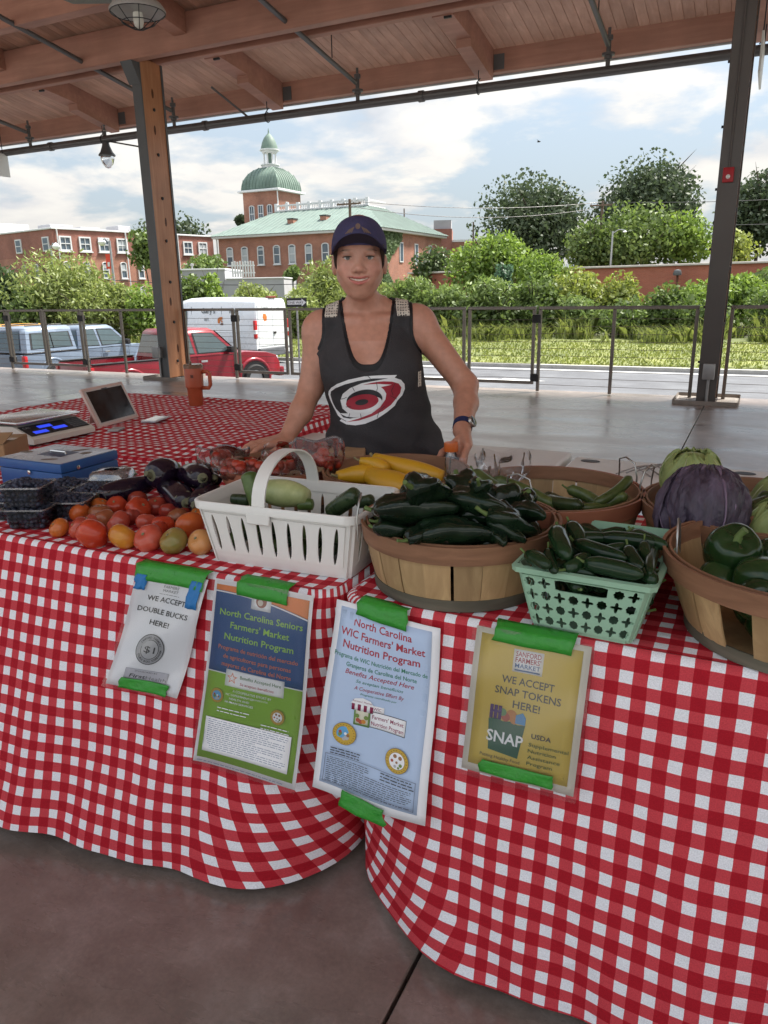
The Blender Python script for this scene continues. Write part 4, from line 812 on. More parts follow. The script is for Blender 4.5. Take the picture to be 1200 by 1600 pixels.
# ------------------------------------------------------------------ parked vehicles (front = local +x, right-hand side = -y)
M_TYRE = pmat('tyre rubber', (.018, .018, .019), .8, .2, 20); M_RIM = pmat('alloy rim', (.42, .42, .43), .35, .1, 8, metal=.8)
M_CARGLASS = pmat('car glass', (.045, .07, .075), .06, .25, 2, spec=.9, coat=.5); M_DARKP = pmat('black plastic', (.02, .02, .022), .5, .15, 8)
M_CHROME = pmat('chrome', (.6, .6, .6), .15, .05, metal=.9)
M_TAIL = pmat('tail lens red', (.45, .012, .015), .2, .1, 10, coat=.5); M_HEAD = pmat('headlight lens', (.65, .66, .66), .12, .1, 12, coat=.6)
def carpaint(n, c, hue=None): return pmat(n, c, .30, .06, 2, coat=.45, hue=hue, metal=.15)
def wheel(t, x, y, r=.37, w=.24):
    s = -1 if y < 0 else 1
    ty = mk('wheel', xf(lathe([(r*.62, -w/2), (r*.92, -w/2), (r, -w/2+.04), (r, w/2-.04), (r*.92, w/2), (r*.62, w/2), (r*.60, 0)], 28, cap=False), (x, y, r), (R(90), 0, 0)), M_TYRE, t, smooth=40)
    mk('rim', xf(lathe([(r*.62, -w*.36), (r*.55, -w*.25), (r*.22, -w*.30), (.03, -w*.36), (.02, w*.3), (r*.6, w*.3)], 20, cap=False), (x, y, r), (R(90) if s < 0 else R(-90), 0, 0)), M_RIM, ty, smooth=40)
def side_body(prof, hw, tumble, mat, name, t, nseg=None, zref=None):
    """side profile (x, z) closed polygon given a rounded cross-section: half width eases in towards top and bottom edges"""
    P = np.array(prof, float); z0, z1 = P[:, 1].min(), P[:, 1].max(); c = P.mean(0)
    rings = []
    for f, s in ((-1.0, .965), (-.965, .99), (-.88, 1.0), (.88, 1.0), (.965, .99), (1.0, .965)):
        Q = c+(P-c)*s; ww = hw*f; rings.append([(x, ww*(1-tumble*((z-z0)/(z1-z0))**2), z) for x, z in Q])
    return mk(name, loft([r[::-1] for r in rings]), mat, t, smooth=50)
def cab(t, mat, xb, xt, hb, ht, zb, zt, name='cab'):
    """tapered greenhouse: bottom x-range xb, top x-range xt"""
    def ring(x0, x1, h, z, r=.10):
        return [(x0, -h+r, z), (x0+r, -h, z), (x1-r, -h, z), (x1, -h+r*1.6, z), (x1+.04, 0, z), (x1, h-r*1.6, z), (x1-r, h, z), (x0+r, h, z), (x0, h-r, z)]
    rings = []
    for q in (0, .25, .5, .75, .90, .97, 1.0):
        e = 0 if q < .9 else (q-.9)*.5
        rings.append(ring(xb[0]+(xt[0]-xb[0])*q+e, xb[1]+(xt[1]-xb[1])*q-e, hb+(ht-hb)*q-e, zb+(zt-zb)*q))
    o = mk(name, loft(rings), mat, t, smooth=40)
    def side(x, z, s=-1, off=.012):
        q = (z-zb)/(zt-zb); return (x, s*(hb+(ht-hb)*q+off), z)
    return o, side
def sidewin(t, side, pts, s=-1, name='side_window', mat=None, frame=True):
    v = [side(x, z, s, .014) for x, z in pts]; v2 = [side(x, z, s, -.02) for x, z in pts]; n = len(v)
    o = mk(name, (v+v2, [tuple(range(n)) if s < 0 else tuple(range(n-1, -1, -1))]+[(k, k+n, (k+1) % n+n, (k+1) % n) for k in range(n)]), mat or M_CARGLASS, t)
    if frame:
        c = np.mean(np.array(pts), 0); out = [side(*(c+(np.array(p)-c)*1.09), s, .006) for p in pts]
        mk('window_trim', (out, [tuple(range(n)) if s < 0 else tuple(range(n-1, -1, -1))]), M_DARKP, o)
    return o
def mirror(t, x, y, z, mat):
    s = -1 if y < 0 else 1
    mk('mirror', xf(bbox(-.06, .06, -.11, .11, -.08, .08, .03), (x, y+s*.13, z)), mat, t, smooth=40)
def groove(t, side, x0, z0, x1, z1, s=-1):
    a, b = np.array(side(x0, z0, s, .004)), np.array(side(x1, z1, s, .004)); mk('door_seam', rod(a, b, .007, n=4), M_DARKP, t)

def pickup(name, label, loc, rz, paint, shell=None, topz=1.70):
    t = thing(name, label, 'pickup truck', loc, rz)
    # lower body, hood and front
    prof = [(-2.62, .55), (-2.62, 1.02), (-.70, 1.05), (1.25, 1.06), (1.5, 1.08), (2.2, 1.02), (2.52, .93), (2.62, .72), (2.60, .45), (2.2, .38), (-2.3, .42)]
    # bed side walls and floor are separate so that the bed is open
    side_body([(-.68, .40), (-.68, 1.05), (1.25, 1.06), (1.5, 1.08), (2.2, 1.02), (2.50, .93), (2.60, .72), (2.58, .45), (2.2, .38)], .87, .05, paint, 'body', t)
    for s in (-1, 1): mk('bed_side', bbox(-2.60, -.70, s*.87-.05, s*.87+.05, .45, 1.04, .035), paint, t, smooth=40); mk('bed_rail', bbox(-2.58, -.72, s*.87-.06, s*.87+.06, 1.042, 1.075, .012), M_DARKP, t)
    mk('bed_floor', box(-2.58, -.70, -.815, .815, .55, .60), M_DARKP, t); mk('tailgate', bbox(-2.64, -2.56, -.80, .80, .48, 1.03, .025), paint, t, smooth=40)
    mk('rear_bumper', bbox(-2.80, -2.65, -.85, .85, .38, .55, .04), M_CHROME, t, smooth=40); mk('front_bumper', bbox(2.55, 2.72, -.86, .86, .36, .62, .06), paint, t, smooth=40)
    mk('chassis', box(-2.5, 2.4, -.45, .45, .28, .41), M_DARKP, t)
    c, side = cab(t, paint, (-.68, 1.38), (-.52, .72), .84, .66, 1.055, topz)
    zt = topz-.11
    sidewin(t, side, [(-.50, 1.14), (.02, 1.13), (-.04, zt), (-.38, zt)]); sidewin(t, side, [(.14, 1.13), (1.08, 1.13), (.62, zt-.02), (.10, zt)])
    sidewin(t, side, [(-.50, 1.14), (.02, 1.13), (-.04, zt), (-.38, zt)], 1); sidewin(t, side, [(.14, 1.13), (1.08, 1.13), (.62, zt-.02), (.10, zt)], 1)
    q = lambda z: (z-1.055)/(topz-1.055)
    V = []
    for z in (1.15, topz-.12):
        x = -.68+.16*q(z)-.012; h = .84-.18*q(z)-.13; V += [(x, -h, z), (x, h, z)]
    rw = mk('rear_window', (V, [(0, 1, 3, 2)]), M_CARGLASS, t)
    V = []
    for z in (1.10, topz-.08):
        x = 1.38-.66*q(z)+.045; h = .84-.18*q(z)-.16; V += [(x, -h, z), (x, h, z)]
    mk('windshield', (V, [(0, 2, 3, 1)]), M_CARGLASS, t)
    for s in (-1, 1):
        bs = lambda x, z, ss, off: (x, ss*(.87+off), z)
        for x in (-.62, .08, 1.12): groove(t, bs, x, .5, x, 1.04, s)
        h_ = mk('door_handle', bbox(.16, .34, s*.885-.02, s*.885+.02, .90, .95, .01), M_CHROME, t, smooth=40)
        mirror(t, 1.0, s*.82, 1.17, M_DARKP)
        for x in (1.72, -1.72):
            mk('wheel_arch', xf(tube([(.47*math.cos(a), 0, .47*math.sin(a)) for a in np.linspace(-.25, math.pi+.25, 14)], .055, 8), (x, s*.88, .40)), paint if x > 0 else paint, t, smooth=60)
            mk('arch_shade', xf(lathe([(.01, -.01), (.43, -.01), (.43, .01), (.01, .01)], 20), (x, s*.905, .42), (R(90), 0, 0)), M_BLACK, t)  # flat black disc stands in for the shaded hollow of the wheel arch
            wheel(t, x, s*.86)
        mk('headlight', bbox(2.36, 2.56, s*.68-.14, s*.68+.14, .74, .92, .05), M_HEAD, t, smooth=40); mk('tail_light', bbox(-2.66, -2.56, s*.87-.07, s*.87+.07, .68, 1.0, .02), M_TAIL, t, smooth=40)
    mk('grille', bbox(2.56, 2.615, -.48, .48, .68, .88, .02), M_DARKP, t)
    if shell:
        sh, sd = cab(t, shell, (-2.60, -.74), (-2.45, -.78), .86, .70, 1.08, topz+.06, 'camper_shell')
        for s in (-1, 1):
            w_ = sidewin(t, sd, [(-2.30, 1.18), (-1.0, 1.18), (-1.02, 1.58), (-2.22, 1.58)], s, 'shell_window'); 
            a, b = sd(-1.62, 1.18, s, .02), sd(-1.62, 1.58, s, .02); mk('window_bar', rod(a, b, .014, n=4), M_DARKP, w_)
        V = [(-2.615, -.70, 1.14), (-2.615, .70, 1.14), (-2.49, .60, topz-.06), (-2.49, -.60, topz-.06)]; mk('shell_hatch', (V, [(0, 3, 2, 1)]), M_CARGLASS, t)
        for y in (-.5, .5): mk('roof_rack', bbox(-2.2, -1.0, y-.02, y+.02, topz+.075, topz+.11, .008, 1), M_DARKP, t)
        for y in (-.45, .45): mk('roof_rack', bbox(-.2, .5, y-.02, y+.02, topz+.005, topz+.035, .008, 1), M_DARKP, t)
    return t
pickup('pickup_truck', 'red pickup truck parked behind the timber column', (-13.15, 14.95, GZ), R(71), carpaint('red car paint', (.23, .009, .020)))
pickup('pickup_truck', 'silver blue pickup truck with camper shell at the left', (-18.9, 17.2, GZ-.06), R(87), carpaint('silver blue paint', (.17, .215, .285)), carpaint('shell silver paint', (.19, .24, .315)))
# white cargo van
van = thing('cargo_van', 'white high roofed cargo van parked behind the red pickup', 'van', (-18.3, 23.4, GZ-.05), R(176))
M_VANW = carpaint('van white', (.74, .76, .78))
def vring(x, zb_, zt_, hb, ht):
    r = .16; m = zb_+(zt_-zb_)*.45
    return [(x, -hb+.05, zb_), (x, -hb, zb_+.10), (x, -hb-.01, m), (x, -ht, zt_-r), (x, -ht+.06, zt_-.05), (x, -ht+r, zt_), (x, 0, zt_+.03), (x, ht-r, zt_), (x, ht-.06, zt_-.05), (x, ht, zt_-r), (x, hb+.01, m), (x, hb, zb_+.10), (x, hb-.05, zb_)]
mk('body', loft([vring(-2.45, .45, 2.22, .93, .82), vring(-2.40, .42, 2.33, .96, .85), vring(-1.0, .42, 2.38, .97, .86), vring(.7, .42, 2.38, .97, .86), vring(1.1, .42, 2.30, .97, .84), vring(1.75, .42, 1.45, .96, .86), vring(2.2, .42, 1.20, .94, .86), vring(2.5, .45, .95, .88, .80)]), M_VANW, van, smooth=35)
mk('lower_trim', bbox(-2.5, 2.3, -.985, .985, .36, .62, .03), pmat('grey trim', (.10, .105, .115), .6, .1), van); mk('rear_bumper', bbox(-2.60, -2.46, -.93, .93, .36, .66, .04), pmat('grey trim', (.1, .1, .11)), van)
vs = lambda x, z, s, off=.012: (x, s*(.97-.105*max(0, (z-1.25)/1.1)+off), z)
mk('cab_window', ([vs(.75, 1.42, 1, .02), vs(1.62, 1.42, 1, .02), vs(1.22, 2.0, 1, .02), vs(.75, 2.0, 1, .02)], [(3, 2, 1, 0)]), M_CARGLASS, van)
mk('windshield', ([(1.22, -.72, 2.18), (1.22, .72, 2.18), (1.80, .78, 1.46), (1.80, -.78, 1.46)], [(0, 1, 2, 3)]), M_CARGLASS, van)
for s in (-1, 1):
    for x in (1.55, -1.45): wheel(van, x, s*.88, .36)
    mk('tail_light', bbox(-2.475, -2.38, s*.93-.06, s*.93+.06, 1.0, 1.62, .02), M_TAIL, van, smooth=40)
    tl = mk('reverse_lens', bbox(-2.48, -2.385, s*.93-.062, s*.93+.062, 1.16, 1.30, .01), M_HEAD, van)
    mk('mirror', bbox(1.35, 1.45, s*1.1-.09, s*1.1+.09, 1.45, 1.75, .03), M_DARKP, van, smooth=40)
    for a, b in ((.55, .55), (-.9, -.9)): groove(van, lambda x, z, ss, off: vs(x, z, ss, off), a, .65, b, 2.1, s)
mk('rear_door', bbox(-2.462, -2.446, -.80, -.02, .72, 2.14, .006, 1), M_VANW, van); mk('rear_door', bbox(-2.462, -2.446, .02, .80, .72, 2.14, .006, 1), M_VANW, van)
mk('door_handle', bbox(-2.50, -2.463, -.16, -.03, 1.12, 1.20, .01), M_DARKP, van); mk('number_plate', bbox(-2.61, -2.602, -.75, -.45, .45, .58, .003, 1), M_WHITE, van)
mk('marker_light', bbox(-2.46, -2.30, -.30, .10, 2.36, 2.43, .02), pmat('amber brown lens', (.20, .045, .03), .3), van)
mk('side_moulding', join(rod(vs(-2.3, 1.22, 1, .016), vs(.5, 1.22, 1, .016), .012, n=4)), M_VANW, van)
# lettering and emblem on the side panel (the left-hand side faces the camera)
M_VTXT = pmat('van lettering', (.10, .12, .13), .5); M_FOX = pmat('van emblem orange', (.55, .17, .04), .5, .25, 25); M_FOX2 = pmat('van emblem brown', (.14, .07, .05), .5)
def vtext(s, size, x0, z0, arc=0.0, mat=M_VTXT):
    g = text_geo(s, size, .012, 0, 'CENTER'); v = g[0]
    P = []
    for a, b, _ in v:
        z = z0+b+arc*(-(a/ .6)**2)*.2; P.append(vs(x0-a, z, 1, .02))
    mk('lettering', (P, g[1]), mat, van)
vtext("Gary's", .26, -.28, 1.87, .12); vtext("ida", .26, -1.42, 1.87, .12); vtext('EST.', .14, -.22, 1.60); vtext('1971', .14, -1.5, 1.60)
def vpoly(pts, mat, name='emblem'):
    mk(name, ([vs(-.85-a, 1.62+b, 1, .021) for a, b in pts], [tuple(range(len(pts)))]), mat, van)
E_ = lambda P: [(a*.6, b*.6) for a, b in P]
vpoly(E_([(-.18, -.15), (-.05, -.2), (.02, .0), (.16, .05), (.2, .18), (.05, .2), (-.1, .16), (-.2, .05)]), M_FOX); vpoly(E_([(-.02, -.26), (.22, -.28), (.26, -.18), (.1, -.14)]), M_FOX2)
vpoly(E_([(.06, .0), (.18, -.02), (.2, -.12), (.1, -.12)]), M_FOX)
g = text_geo('Gary\'s', .15, .01); mk('lettering', (np.stack([np.full(len(g[0]), -2.465), -g[0][:, 0]+.42, g[0][:, 1]+1.98], 1), g[1]), M_VTXT, van)
g = text_geo('1971', .10, .01); mk('lettering', (np.stack([np.full(len(g[0]), -2.465), -g[0][:, 0]-.35, g[0][:, 1]+1.95], 1), g[1]), M_VTXT, van)
mk('emblem', ([(-2.466, .42+a, 1.72+b) for a, b in ((-.1, -.12), (.04, -.14), (.12, .0), (.08, .12), (-.06, .1), (-.12, 0))], [tuple(range(6))]), M_FOX, van)
# yellow car just peeking in at the left edge
yc = thing('yellow_car', 'yellow car just showing at the left edge behind the silver pickup', 'car', (-24.6, 19.8, GZ), R(100))
M_YEL = carpaint('yellow paint', (.62, .30, .02))
side_body([(-2.2, .35), (-2.2, .85), (-1.2, .95), (1.0, .95), (2.1, .75), (2.15, .4)], .86, .06, M_YEL, 'body', yc)
c_, sd_ = cab(yc, M_YEL, (-1.4, 1.1), (-.9, .4), .80, .62, .955, 1.55)
for s in (-1, 1):
    sidewin(yc, sd_, [(-1.0, 1.02), (.75, 1.02), (.3, 1.44), (-.75, 1.44)], s)
    for x in (1.35, -1.35): wheel(yc, x, s*.8, .32, .2)
# ------------------------------------------------------------------ tables and gingham cloths
M_GING = gingham('red gingham cloth')
M_TABLE = pmat('white table plastic', (.66, .66, .64), .5, .06, 4, .08, 200); M_TLEG = pmat('table leg steel', (.25, .25, .26), .45, .1, metal=.6)
def folding_table(loc, lx, ly, label, group=None, h=.735, recess=True):
    t = thing('folding_table', label, 'table', loc, group=group)
    mk('table_top', bbox(0, lx, 0, ly, h-.045, h, .015, 3), M_TABLE, t, smooth=40)
    mk('apron', join(box(.05, lx-.05, .05, .07, h-.085, h-.0455), box(.05, lx-.05, ly-.07, ly-.05, h-.085, h-.0455)), M_TLEG, t)
    for x in (.14, lx-.14):
        for y in (.1, ly-.1): mk('leg', rod((x, y, 0), (x, y, h-.046), .016, n=10), M_TLEG, t, smooth=40)
        mk('leg_brace', rod((x, .1, .25), (x, ly-.1, .25), .012, n=8), M_TLEG, t, smooth=40)
    return t
TY0, TY1, TZ = 1.25, 2.1, .75
folding_table((-3.18, 1.27, 0), 2.42, .80, 'folding table under the left gingham cloth', 'tables under the gingham cloths', .738)
folding_table((-.71, 1.27, 0), 1.82, .80, 'folding table under the right gingham cloth', 'tables under the gingham cloths', .738)
folding_table((-3.68, 2.16, 0), 1.74, 1.4, 'folding table under the rear gingham cloth', 'tables under the gingham cloths', .725)
def flare(x):
    return .13+.10*min(1, max(0, (-1.05-x)/.55)) if x < -.74 else .13
def front_y(x, z): return TY0-flare(x)*min(1.0, max(0.0, (TZ-z)/.72))
def cloth(name, label, x0, x1, y0, y1, corner, flare_f, end_flare, drop, seed, n_edge=90, bump=.0015, rtop=(.06, .06, .06, .06)):
    """draped cloth: flat top, rounded edge, skirt whose corners round off more towards the hem. corner = hem corner radii (front-left, front-right, back-right, back-left)"""
    rs = np.random.RandomState(seed); ph = rs.rand(8)*6.28
    V, UV, F = [], [], []
    # top
    nx, ny = 60, 24
    for j in range(ny+1):
        for i in range(nx+1):
            x = x0+.014+(x1-x0-.028)*i/nx; y = y0+.014+(y1-y0-.028)*j/ny
            # pull the four corners in to a small radius
            for (cx, cy), r0 in zip(((x0, y0), (x1, y0), (x1, y1), (x0, y1)), rtop):
                dx, dy = abs(x-cx), abs(y-cy)
                if dx < r0 and dy < r0:
                    q = math.hypot(r0-dx, r0-dy)
                    if q > r0-.014: f = (r0-.014)/q; x = cx+math.copysign(r0-(r0-dx)*f, x-cx); y = cy+math.copysign(r0-(r0-dy)*f, y-cy)
            w_ = bump*(math.sin(9*x+ph[0]+3*math.sin(5*y+ph[1]))+.7*math.sin(17*y+ph[2]+2*math.sin(7*x+ph[3]))+.5*math.sin(23*(x+y)+ph[4]))
            V.append((x, y, TZ+w_*(1 if 0 < i < nx and 0 < j < ny else 0))); UV.append((x, y))
    F += [(j*(nx+1)+i, j*(nx+1)+i+1, (j+1)*(nx+1)+i+1, (j+1)*(nx+1)+i) for j in range(ny) for i in range(nx)]
    # outline rings
    nc = 14
    def ring(inset, v):
        P, Nm = [], []
        ins = -inset
        rr = [a+(c-a)*v for c, a in zip(corner, rtop)]
        fx = lambda x: flare_f(x)*v
        ex = end_flare
        X0, X1, Y1 = x0-ex[0]*v+inset, x1+ex[1]*v-inset, y1+ex[2]*v-inset
        segs = []
        ye = lambda x: y0-fx(x)+inset
        for t in np.linspace(0, 1, n_edge, endpoint=False):
            x = X0+rr[0]+(X1-rr[1]-X0-rr[0])*t; P.append((x, ye(x))); Nm.append((0, -1))
        yc = ye(X1-rr[1])
        for t in np.linspace(0, 1, nc, endpoint=False):
            a = -math.pi/2+t*math.pi/2; P.append((X1-rr[1]+rr[1]*math.cos(a), yc+rr[1]+rr[1]*math.sin(a))); Nm.append((math.cos(a), math.sin(a)))
        for t in np.linspace(0, 1, 24, endpoint=False): P.append((X1, yc+rr[1]+(Y1-rr[2]-yc-rr[1])*t)); Nm.append((1, 0))
        for t in np.linspace(0, 1, nc, endpoint=False):
            a = t*math.pi/2; P.append((X1-rr[2]+rr[2]*math.cos(a), Y1-rr[2]+rr[2]*math.sin(a))); Nm.append((math.cos(a), math.sin(a)))
        for t in np.linspace(0, 1, 30, endpoint=False): P.append((X1-rr[2]+(X0+rr[3]-X1+rr[2])*t, Y1)); Nm.append((0, 1))
        for t in np.linspace(0, 1, nc, endpoint=False):
            a = math.pi/2+t*math.pi/2; P.append((X0+rr[3]+rr[3]*math.cos(a), Y1-rr[3]+rr[3]*math.sin(a))); Nm.append((math.cos(a), math.sin(a)))
        y_l = ye(X0+rr[0])
        for t in np.linspace(0, 1, 24, endpoint=False): P.append((X0, Y1-rr[3]+(y_l+rr[0]-Y1+rr[3])*t)); Nm.append((-1, 0))
        for t in np.linspace(0, 1, nc, endpoint=False):
            a = math.pi+t*math.pi/2; P.append((X0+rr[0]+rr[0]*math.cos(a), y_l+rr[0]+rr[0]*math.sin(a))); Nm.append((math.cos(a), math.sin(a)))
        P.append(P[0]); Nm.append(Nm[0])
        return np.array(P), np.array(Nm)
    mid, _ = ring(0, .45); u = np.concatenate([[0], np.cumsum(np.linalg.norm(np.diff(mid, axis=0), axis=1))]); u = u-u[0]+mid[0][0]
    # along the front the cloth grain follows x exactly
    rows = [(.014, 0, TZ, 0), (.006, 0, TZ-.0025, .009), (.001, 0, TZ-.009, .019)]
    for q in np.linspace(.03, 1, 30): rows.append((0, q, TZ-.009-(drop-.009)*q, .019+(drop)*q))
    base = len(V); m = len(mid)
    for (ins, v, z, dist) in rows:
        P, Nm = ring(ins, v)
        uu = u.copy()
        for k in range(m):
            s_ = u[k] if k < n_edge+2*nc+39 else u[0]-(u[-1]-u[k]); rip = v**1.3*(.011*math.sin(7.5*s_+ph[0]+1.2*math.sin(2.1*s_))+.0075*math.sin(15*s_+ph[1]+2*v)+.003*math.sin(31*s_+ph[2]-3*v))
            rip += v*.004*math.sin(11*v*drop+5*s_+ph[5])+.0025*abs(math.sin(2.3*s_+4.1*v+ph[6]))**.5*math.sin(6*v+ph[4])
            c_ = abs(Nm[k][0]*Nm[k][1]); rip *= 1+2.0*c_
            x, y = P[k]+Nm[k]*rip
            hem = .012*math.sin(4*s_+ph[3])*v**4
            half = n_edge+2*nc+24+15
            uk = P[k][0] if k < n_edge else (P[n_edge][0]+u[k]-u[n_edge] if k < half else P[0][0]-(u[-1]-u[k]))
            V.append((x, y, max(.012, z+hem))); UV.append((uk, y0-dist))
    for j in range(len(rows)-1):
        for k in range(m-1): k2 = (k+1) % (m-1); F.append((base+j*m+k, base+(j+1)*m+k, base+(j+1)*m+k2, base+j*m+k2))
    o = mk(name, (V, F), M_GING, smooth=180, uv=UV)
    return tag(o, label, 'tablecloth', 'gingham tablecloths')
cloth('tablecloth', 'red and white gingham cloth on the left table under the tomatoes', -3.2, -.738, TY0, TY1, (.3, .34, .2, .2), flare, (0, -.035, .0), .715, 1)
cloth('tablecloth', 'red and white gingham cloth on the right table under the round baskets', -.732, 1.15, TY0, TY1, (.36, .3, .2, .2), lambda x: .13, (.004, 0, .0), .725, 2)
cloth('tablecloth', 'red and white gingham cloth on the rear table under the tumbler', -3.72, -1.90, 2.13, 3.62, (.1, .3, .55, .4), lambda x: .03, (.1, .10, .12), .66, 3, 60, .006, (.06, .12, .40, .2))
folding_table((-2.05, 2.66, 0), 1.40, .42, 'white folding table just behind the woman', None, .70)
folding_table((-.62, 2.58, 0), 1.55, .42, 'white folding table behind the cabbage basket', None, .70)
for x in (-.548, .0): tag(mk('cup_recess', xf(lathe([(.032, 0), (.032, .0015), (.026, .002)], 18), (x, 2.93, .7002), (0, 0, 0), (1.15, .75, 1)), M_DARKP), 'dark oval recess in the white folding table at '+('the left' if x < -.3 else 'the right'), 'recess')
tag(mk('wire_stand', join(*[tube([(-.42+dx, 2.75+dy, .702), (-.36+dx, 2.80+dy, .722), (-.30+dx, 2.75+dy, .702)], .003, 5) for dx, dy in ((0, 0), (.03, .03), (.06, .06), (.09, .09))], rod((-.36, 2.80, .722), (-.27, 2.89, .722), .003, n=5)), M_GALV), 'small bent wire stand on the white table', 'wire stand')

# ------------------------------------------------------------------ the four paper signs
M_TAPE = pmat('green tape', (.035, .27, .03), .38, .12, 40, .25, 90); M_BTAPE = pmat('blue tape', (.02, .16, .42), .5, .1, 40, .2, 90)
M_PAPER = pmat('white paper', (.80, .80, .83), .55, .03, 6); M_SLEEVE = clear_mat('sign sleeve', (1, 1, 1), .0, .12, .05)
COLS = {}
def ink(name, c, rough=.5): return pmat('print '+name, c, rough, .05, 10)
K = ink('black', (.03, .03, .035)); RED = ink('red', (.42, .02, .03)); GRN = ink('green', (.02, .16, .07)); WHT = ink('white', (.80, .80, .82))
class Sign:
    def __init__(s, name, label, corners, paper, curl=.004, seed=0):
        s.c = np.array(corners, float); s.W = np.linalg.norm(s.c[1]-s.c[0]); s.H = np.linalg.norm(s.c[3]-s.c[0]); s.k = 0; s.curl = curl; s.seed = seed
        o = s.c[3]*.5+s.c[2]*.5; s.o = np.array((o[0], TY0-.15, .3)); s.t = thing(name, label, 'sign', tuple(s.o))
        s.sheet('paper', 0, 1, 0, 1, paper, 0, 14, 18, thickness=.0012)
    def pt(s, u, v, off=0.0):
        a, b, c, d = s.c; P = a*(1-u)*(1-v)+b*u*(1-v)+c*u*v+d*(1-u)*v
        y = front_y(P[0], P[1])-.010-off-s.curl*(.5+.5*math.sin(5.2*u+2.3*v*3+s.seed))-.004*math.sin(3.1*v+s.seed)-.014*max(0, v-.55)**1.5*(1+u)
        return np.array((P[0], y, P[1]))-s.o
    def sheet(s, name, u0, u1, v0, v1, mat, off, nu=8, nv=8, thickness=.0004, fn=None):
        g = grid(lambda a, b: s.pt(u0+(u1-u0)*a, (v0+(v1-v0)*b) if fn is None else fn(u0+(u1-u0)*a, v0+(v1-v0)*b), off), nu, nv, flip=True)
        return mk(name, thick(g, thickness), mat, s.t, smooth=180)
    def sleeve(s, u0, u1, v0, v1):
        g = grid(lambda a, b: s.pt(u0+(u1-u0)*a, v0+(v1-v0)*b, .0055), 14, 18, flip=True); return mk('clear_sleeve', g, M_SLEEVE, s.t, smooth=180)
    def layer(s): s.k += 1; return .0010+.00010*s.k
    def block(s, name, u0, u1, v0, v1, mat, n=8, fn=None): return s.sheet(name, u0, u1, v0, v1, mat, s.layer(), n, n, .0002, fn)
    def geo(s, name, g, mat, off=None):
        off = s.layer() if off is None else off
        return mk(name, ([s.pt(x, y, off) for x, y in g[0]], g[1]), mat, s.t)
    def poly(s, name, pts, mat): return s.geo(name, (pts, [tuple(range(len(pts)))]), mat)
    def text(s, txt, u, v, w, h, mat, bold=.0, shear=0, name='lettering'):
        """w: width as a fraction of the sheet, h: cap height as a fraction of the sheet"""
        g = text_geo(txt, 1.0, bold, shear); x = g[0][:, 0]; y = g[0][:, 1]
        cx = (x.max()+x.min())/2; sx = w/(x.max()-x.min()); sy = h/.70
        return s.geo(name, (np.stack([u+(x-cx)*sx, v-(y-.35)*sy], 1), g[1]), mat)
    def disc(s, u, v, ru, mat, name='seal', n=28, rv=None):
        rv = ru*s.W/s.H if rv is None else rv
        return s.poly(name, [(u+ru*math.cos(t), v-rv*math.sin(t)) for t in np.arange(n)*2*math.pi/n], mat)
    def lines(s, u0, u1, v0, v1, n, mat, seed=1, h=.0035, slope=0):
        rs = np.random.RandomState(seed); V, F = [], []
        off = s.layer()
        for k in range(n):
            v = v0+(v1-v0)*k/max(1, n-1); ue = u0+(u1-u0)*(.55+.45*rs.rand() if k % 4 == 3 else .93+.07*rs.rand()); q = u0
            while q < ue:
                w = min(ue-q, .012+.05*rs.rand()); b = len(V)
                V += [s.pt(q, v, off), s.pt(q+w, v, off), s.pt(q+w, v+h, off), s.pt(q, v+h, off)]; F.append((b+3, b+2, b+1, b)); q += w+.009
        return tag(mk('fine_print', (V, F), mat, s.t), kind='stuff')
    def tape(s, u0, u1, v0, v1, mat, tilt=0, seed=0):
        """strip of tape lapping over the sheet edge, ends torn"""
        rs = np.random.RandomState(seed+5); nu, nv = 12, 5; V = []
        for j in range(nv+1):
            for i in range(nu+1):
                a, b = i/nu, j/nv; u = u0+(u1-u0)*a+(.01*rs.normal() if i in (0, nu) else 0); v = v0+(v1-v0)*b+tilt*a; p = s.pt(u, v, .0075+.0012*math.sin(9*a+4*b))
                if p[2]+s.o[2] > TZ-.004:     # folds back over the table edge
                    e = p[2]+s.o[2]-TZ+.004; p = np.array((p[0], p[1]+e*.92, TZ-.004+.006-s.o[2]+.25*e))
                V.append(p)
        w = nu+1; F = [(j*w+i, (j+1)*w+i, (j+1)*w+i+1, j*w+i+1) for j in range(nv) for i in range(nu)]
        return mk('tape', thick((np.array(V), F), .0006), mat, s.t, smooth=180)
# corners: (x, z) top-left, top-right, bottom-right, bottom-left
s1 = Sign('paper_sign', 'white sheet reading WE ACCEPT DOUBLE BUCKS HERE taped under the tomatoes', [(-1.253, .741), (-1.052, .742), (-1.125, .458), (-1.334, .456)], M_PAPER, .007, 1)
G3 = ink('grey', (.16, .16, .17))
for k, t in enumerate(('SANFORD', "FARMERS'", 'MARKET')): s1.text(t, .53, .085+.032*k, .22, .022, G3, .0)
s1.lines(.40, .66, .05, .05, 1, G3, 2); s1.lines(.38, .68, .178, .178, 1, G3, 3)
s1.text('WE ACCEPT', .51, .225, .56, .042, K, .012); s1.text('DOUBLE BUCKS', .50, .325, .74, .042, K, .012); s1.text('HERE!', .50, .42, .29, .042, K, .012)
s1.disc(.47, .645, .195, K); s1.disc(.47, .645, .185, ink('coin grey', (.36, .36, .38))); s1.disc(.47, .645, .125, K); s1.disc(.47, .645, .118, ink('coin pale', (.44, .44, .46))); s1.text('$1', .47, .645, .15, .055, K, .008)
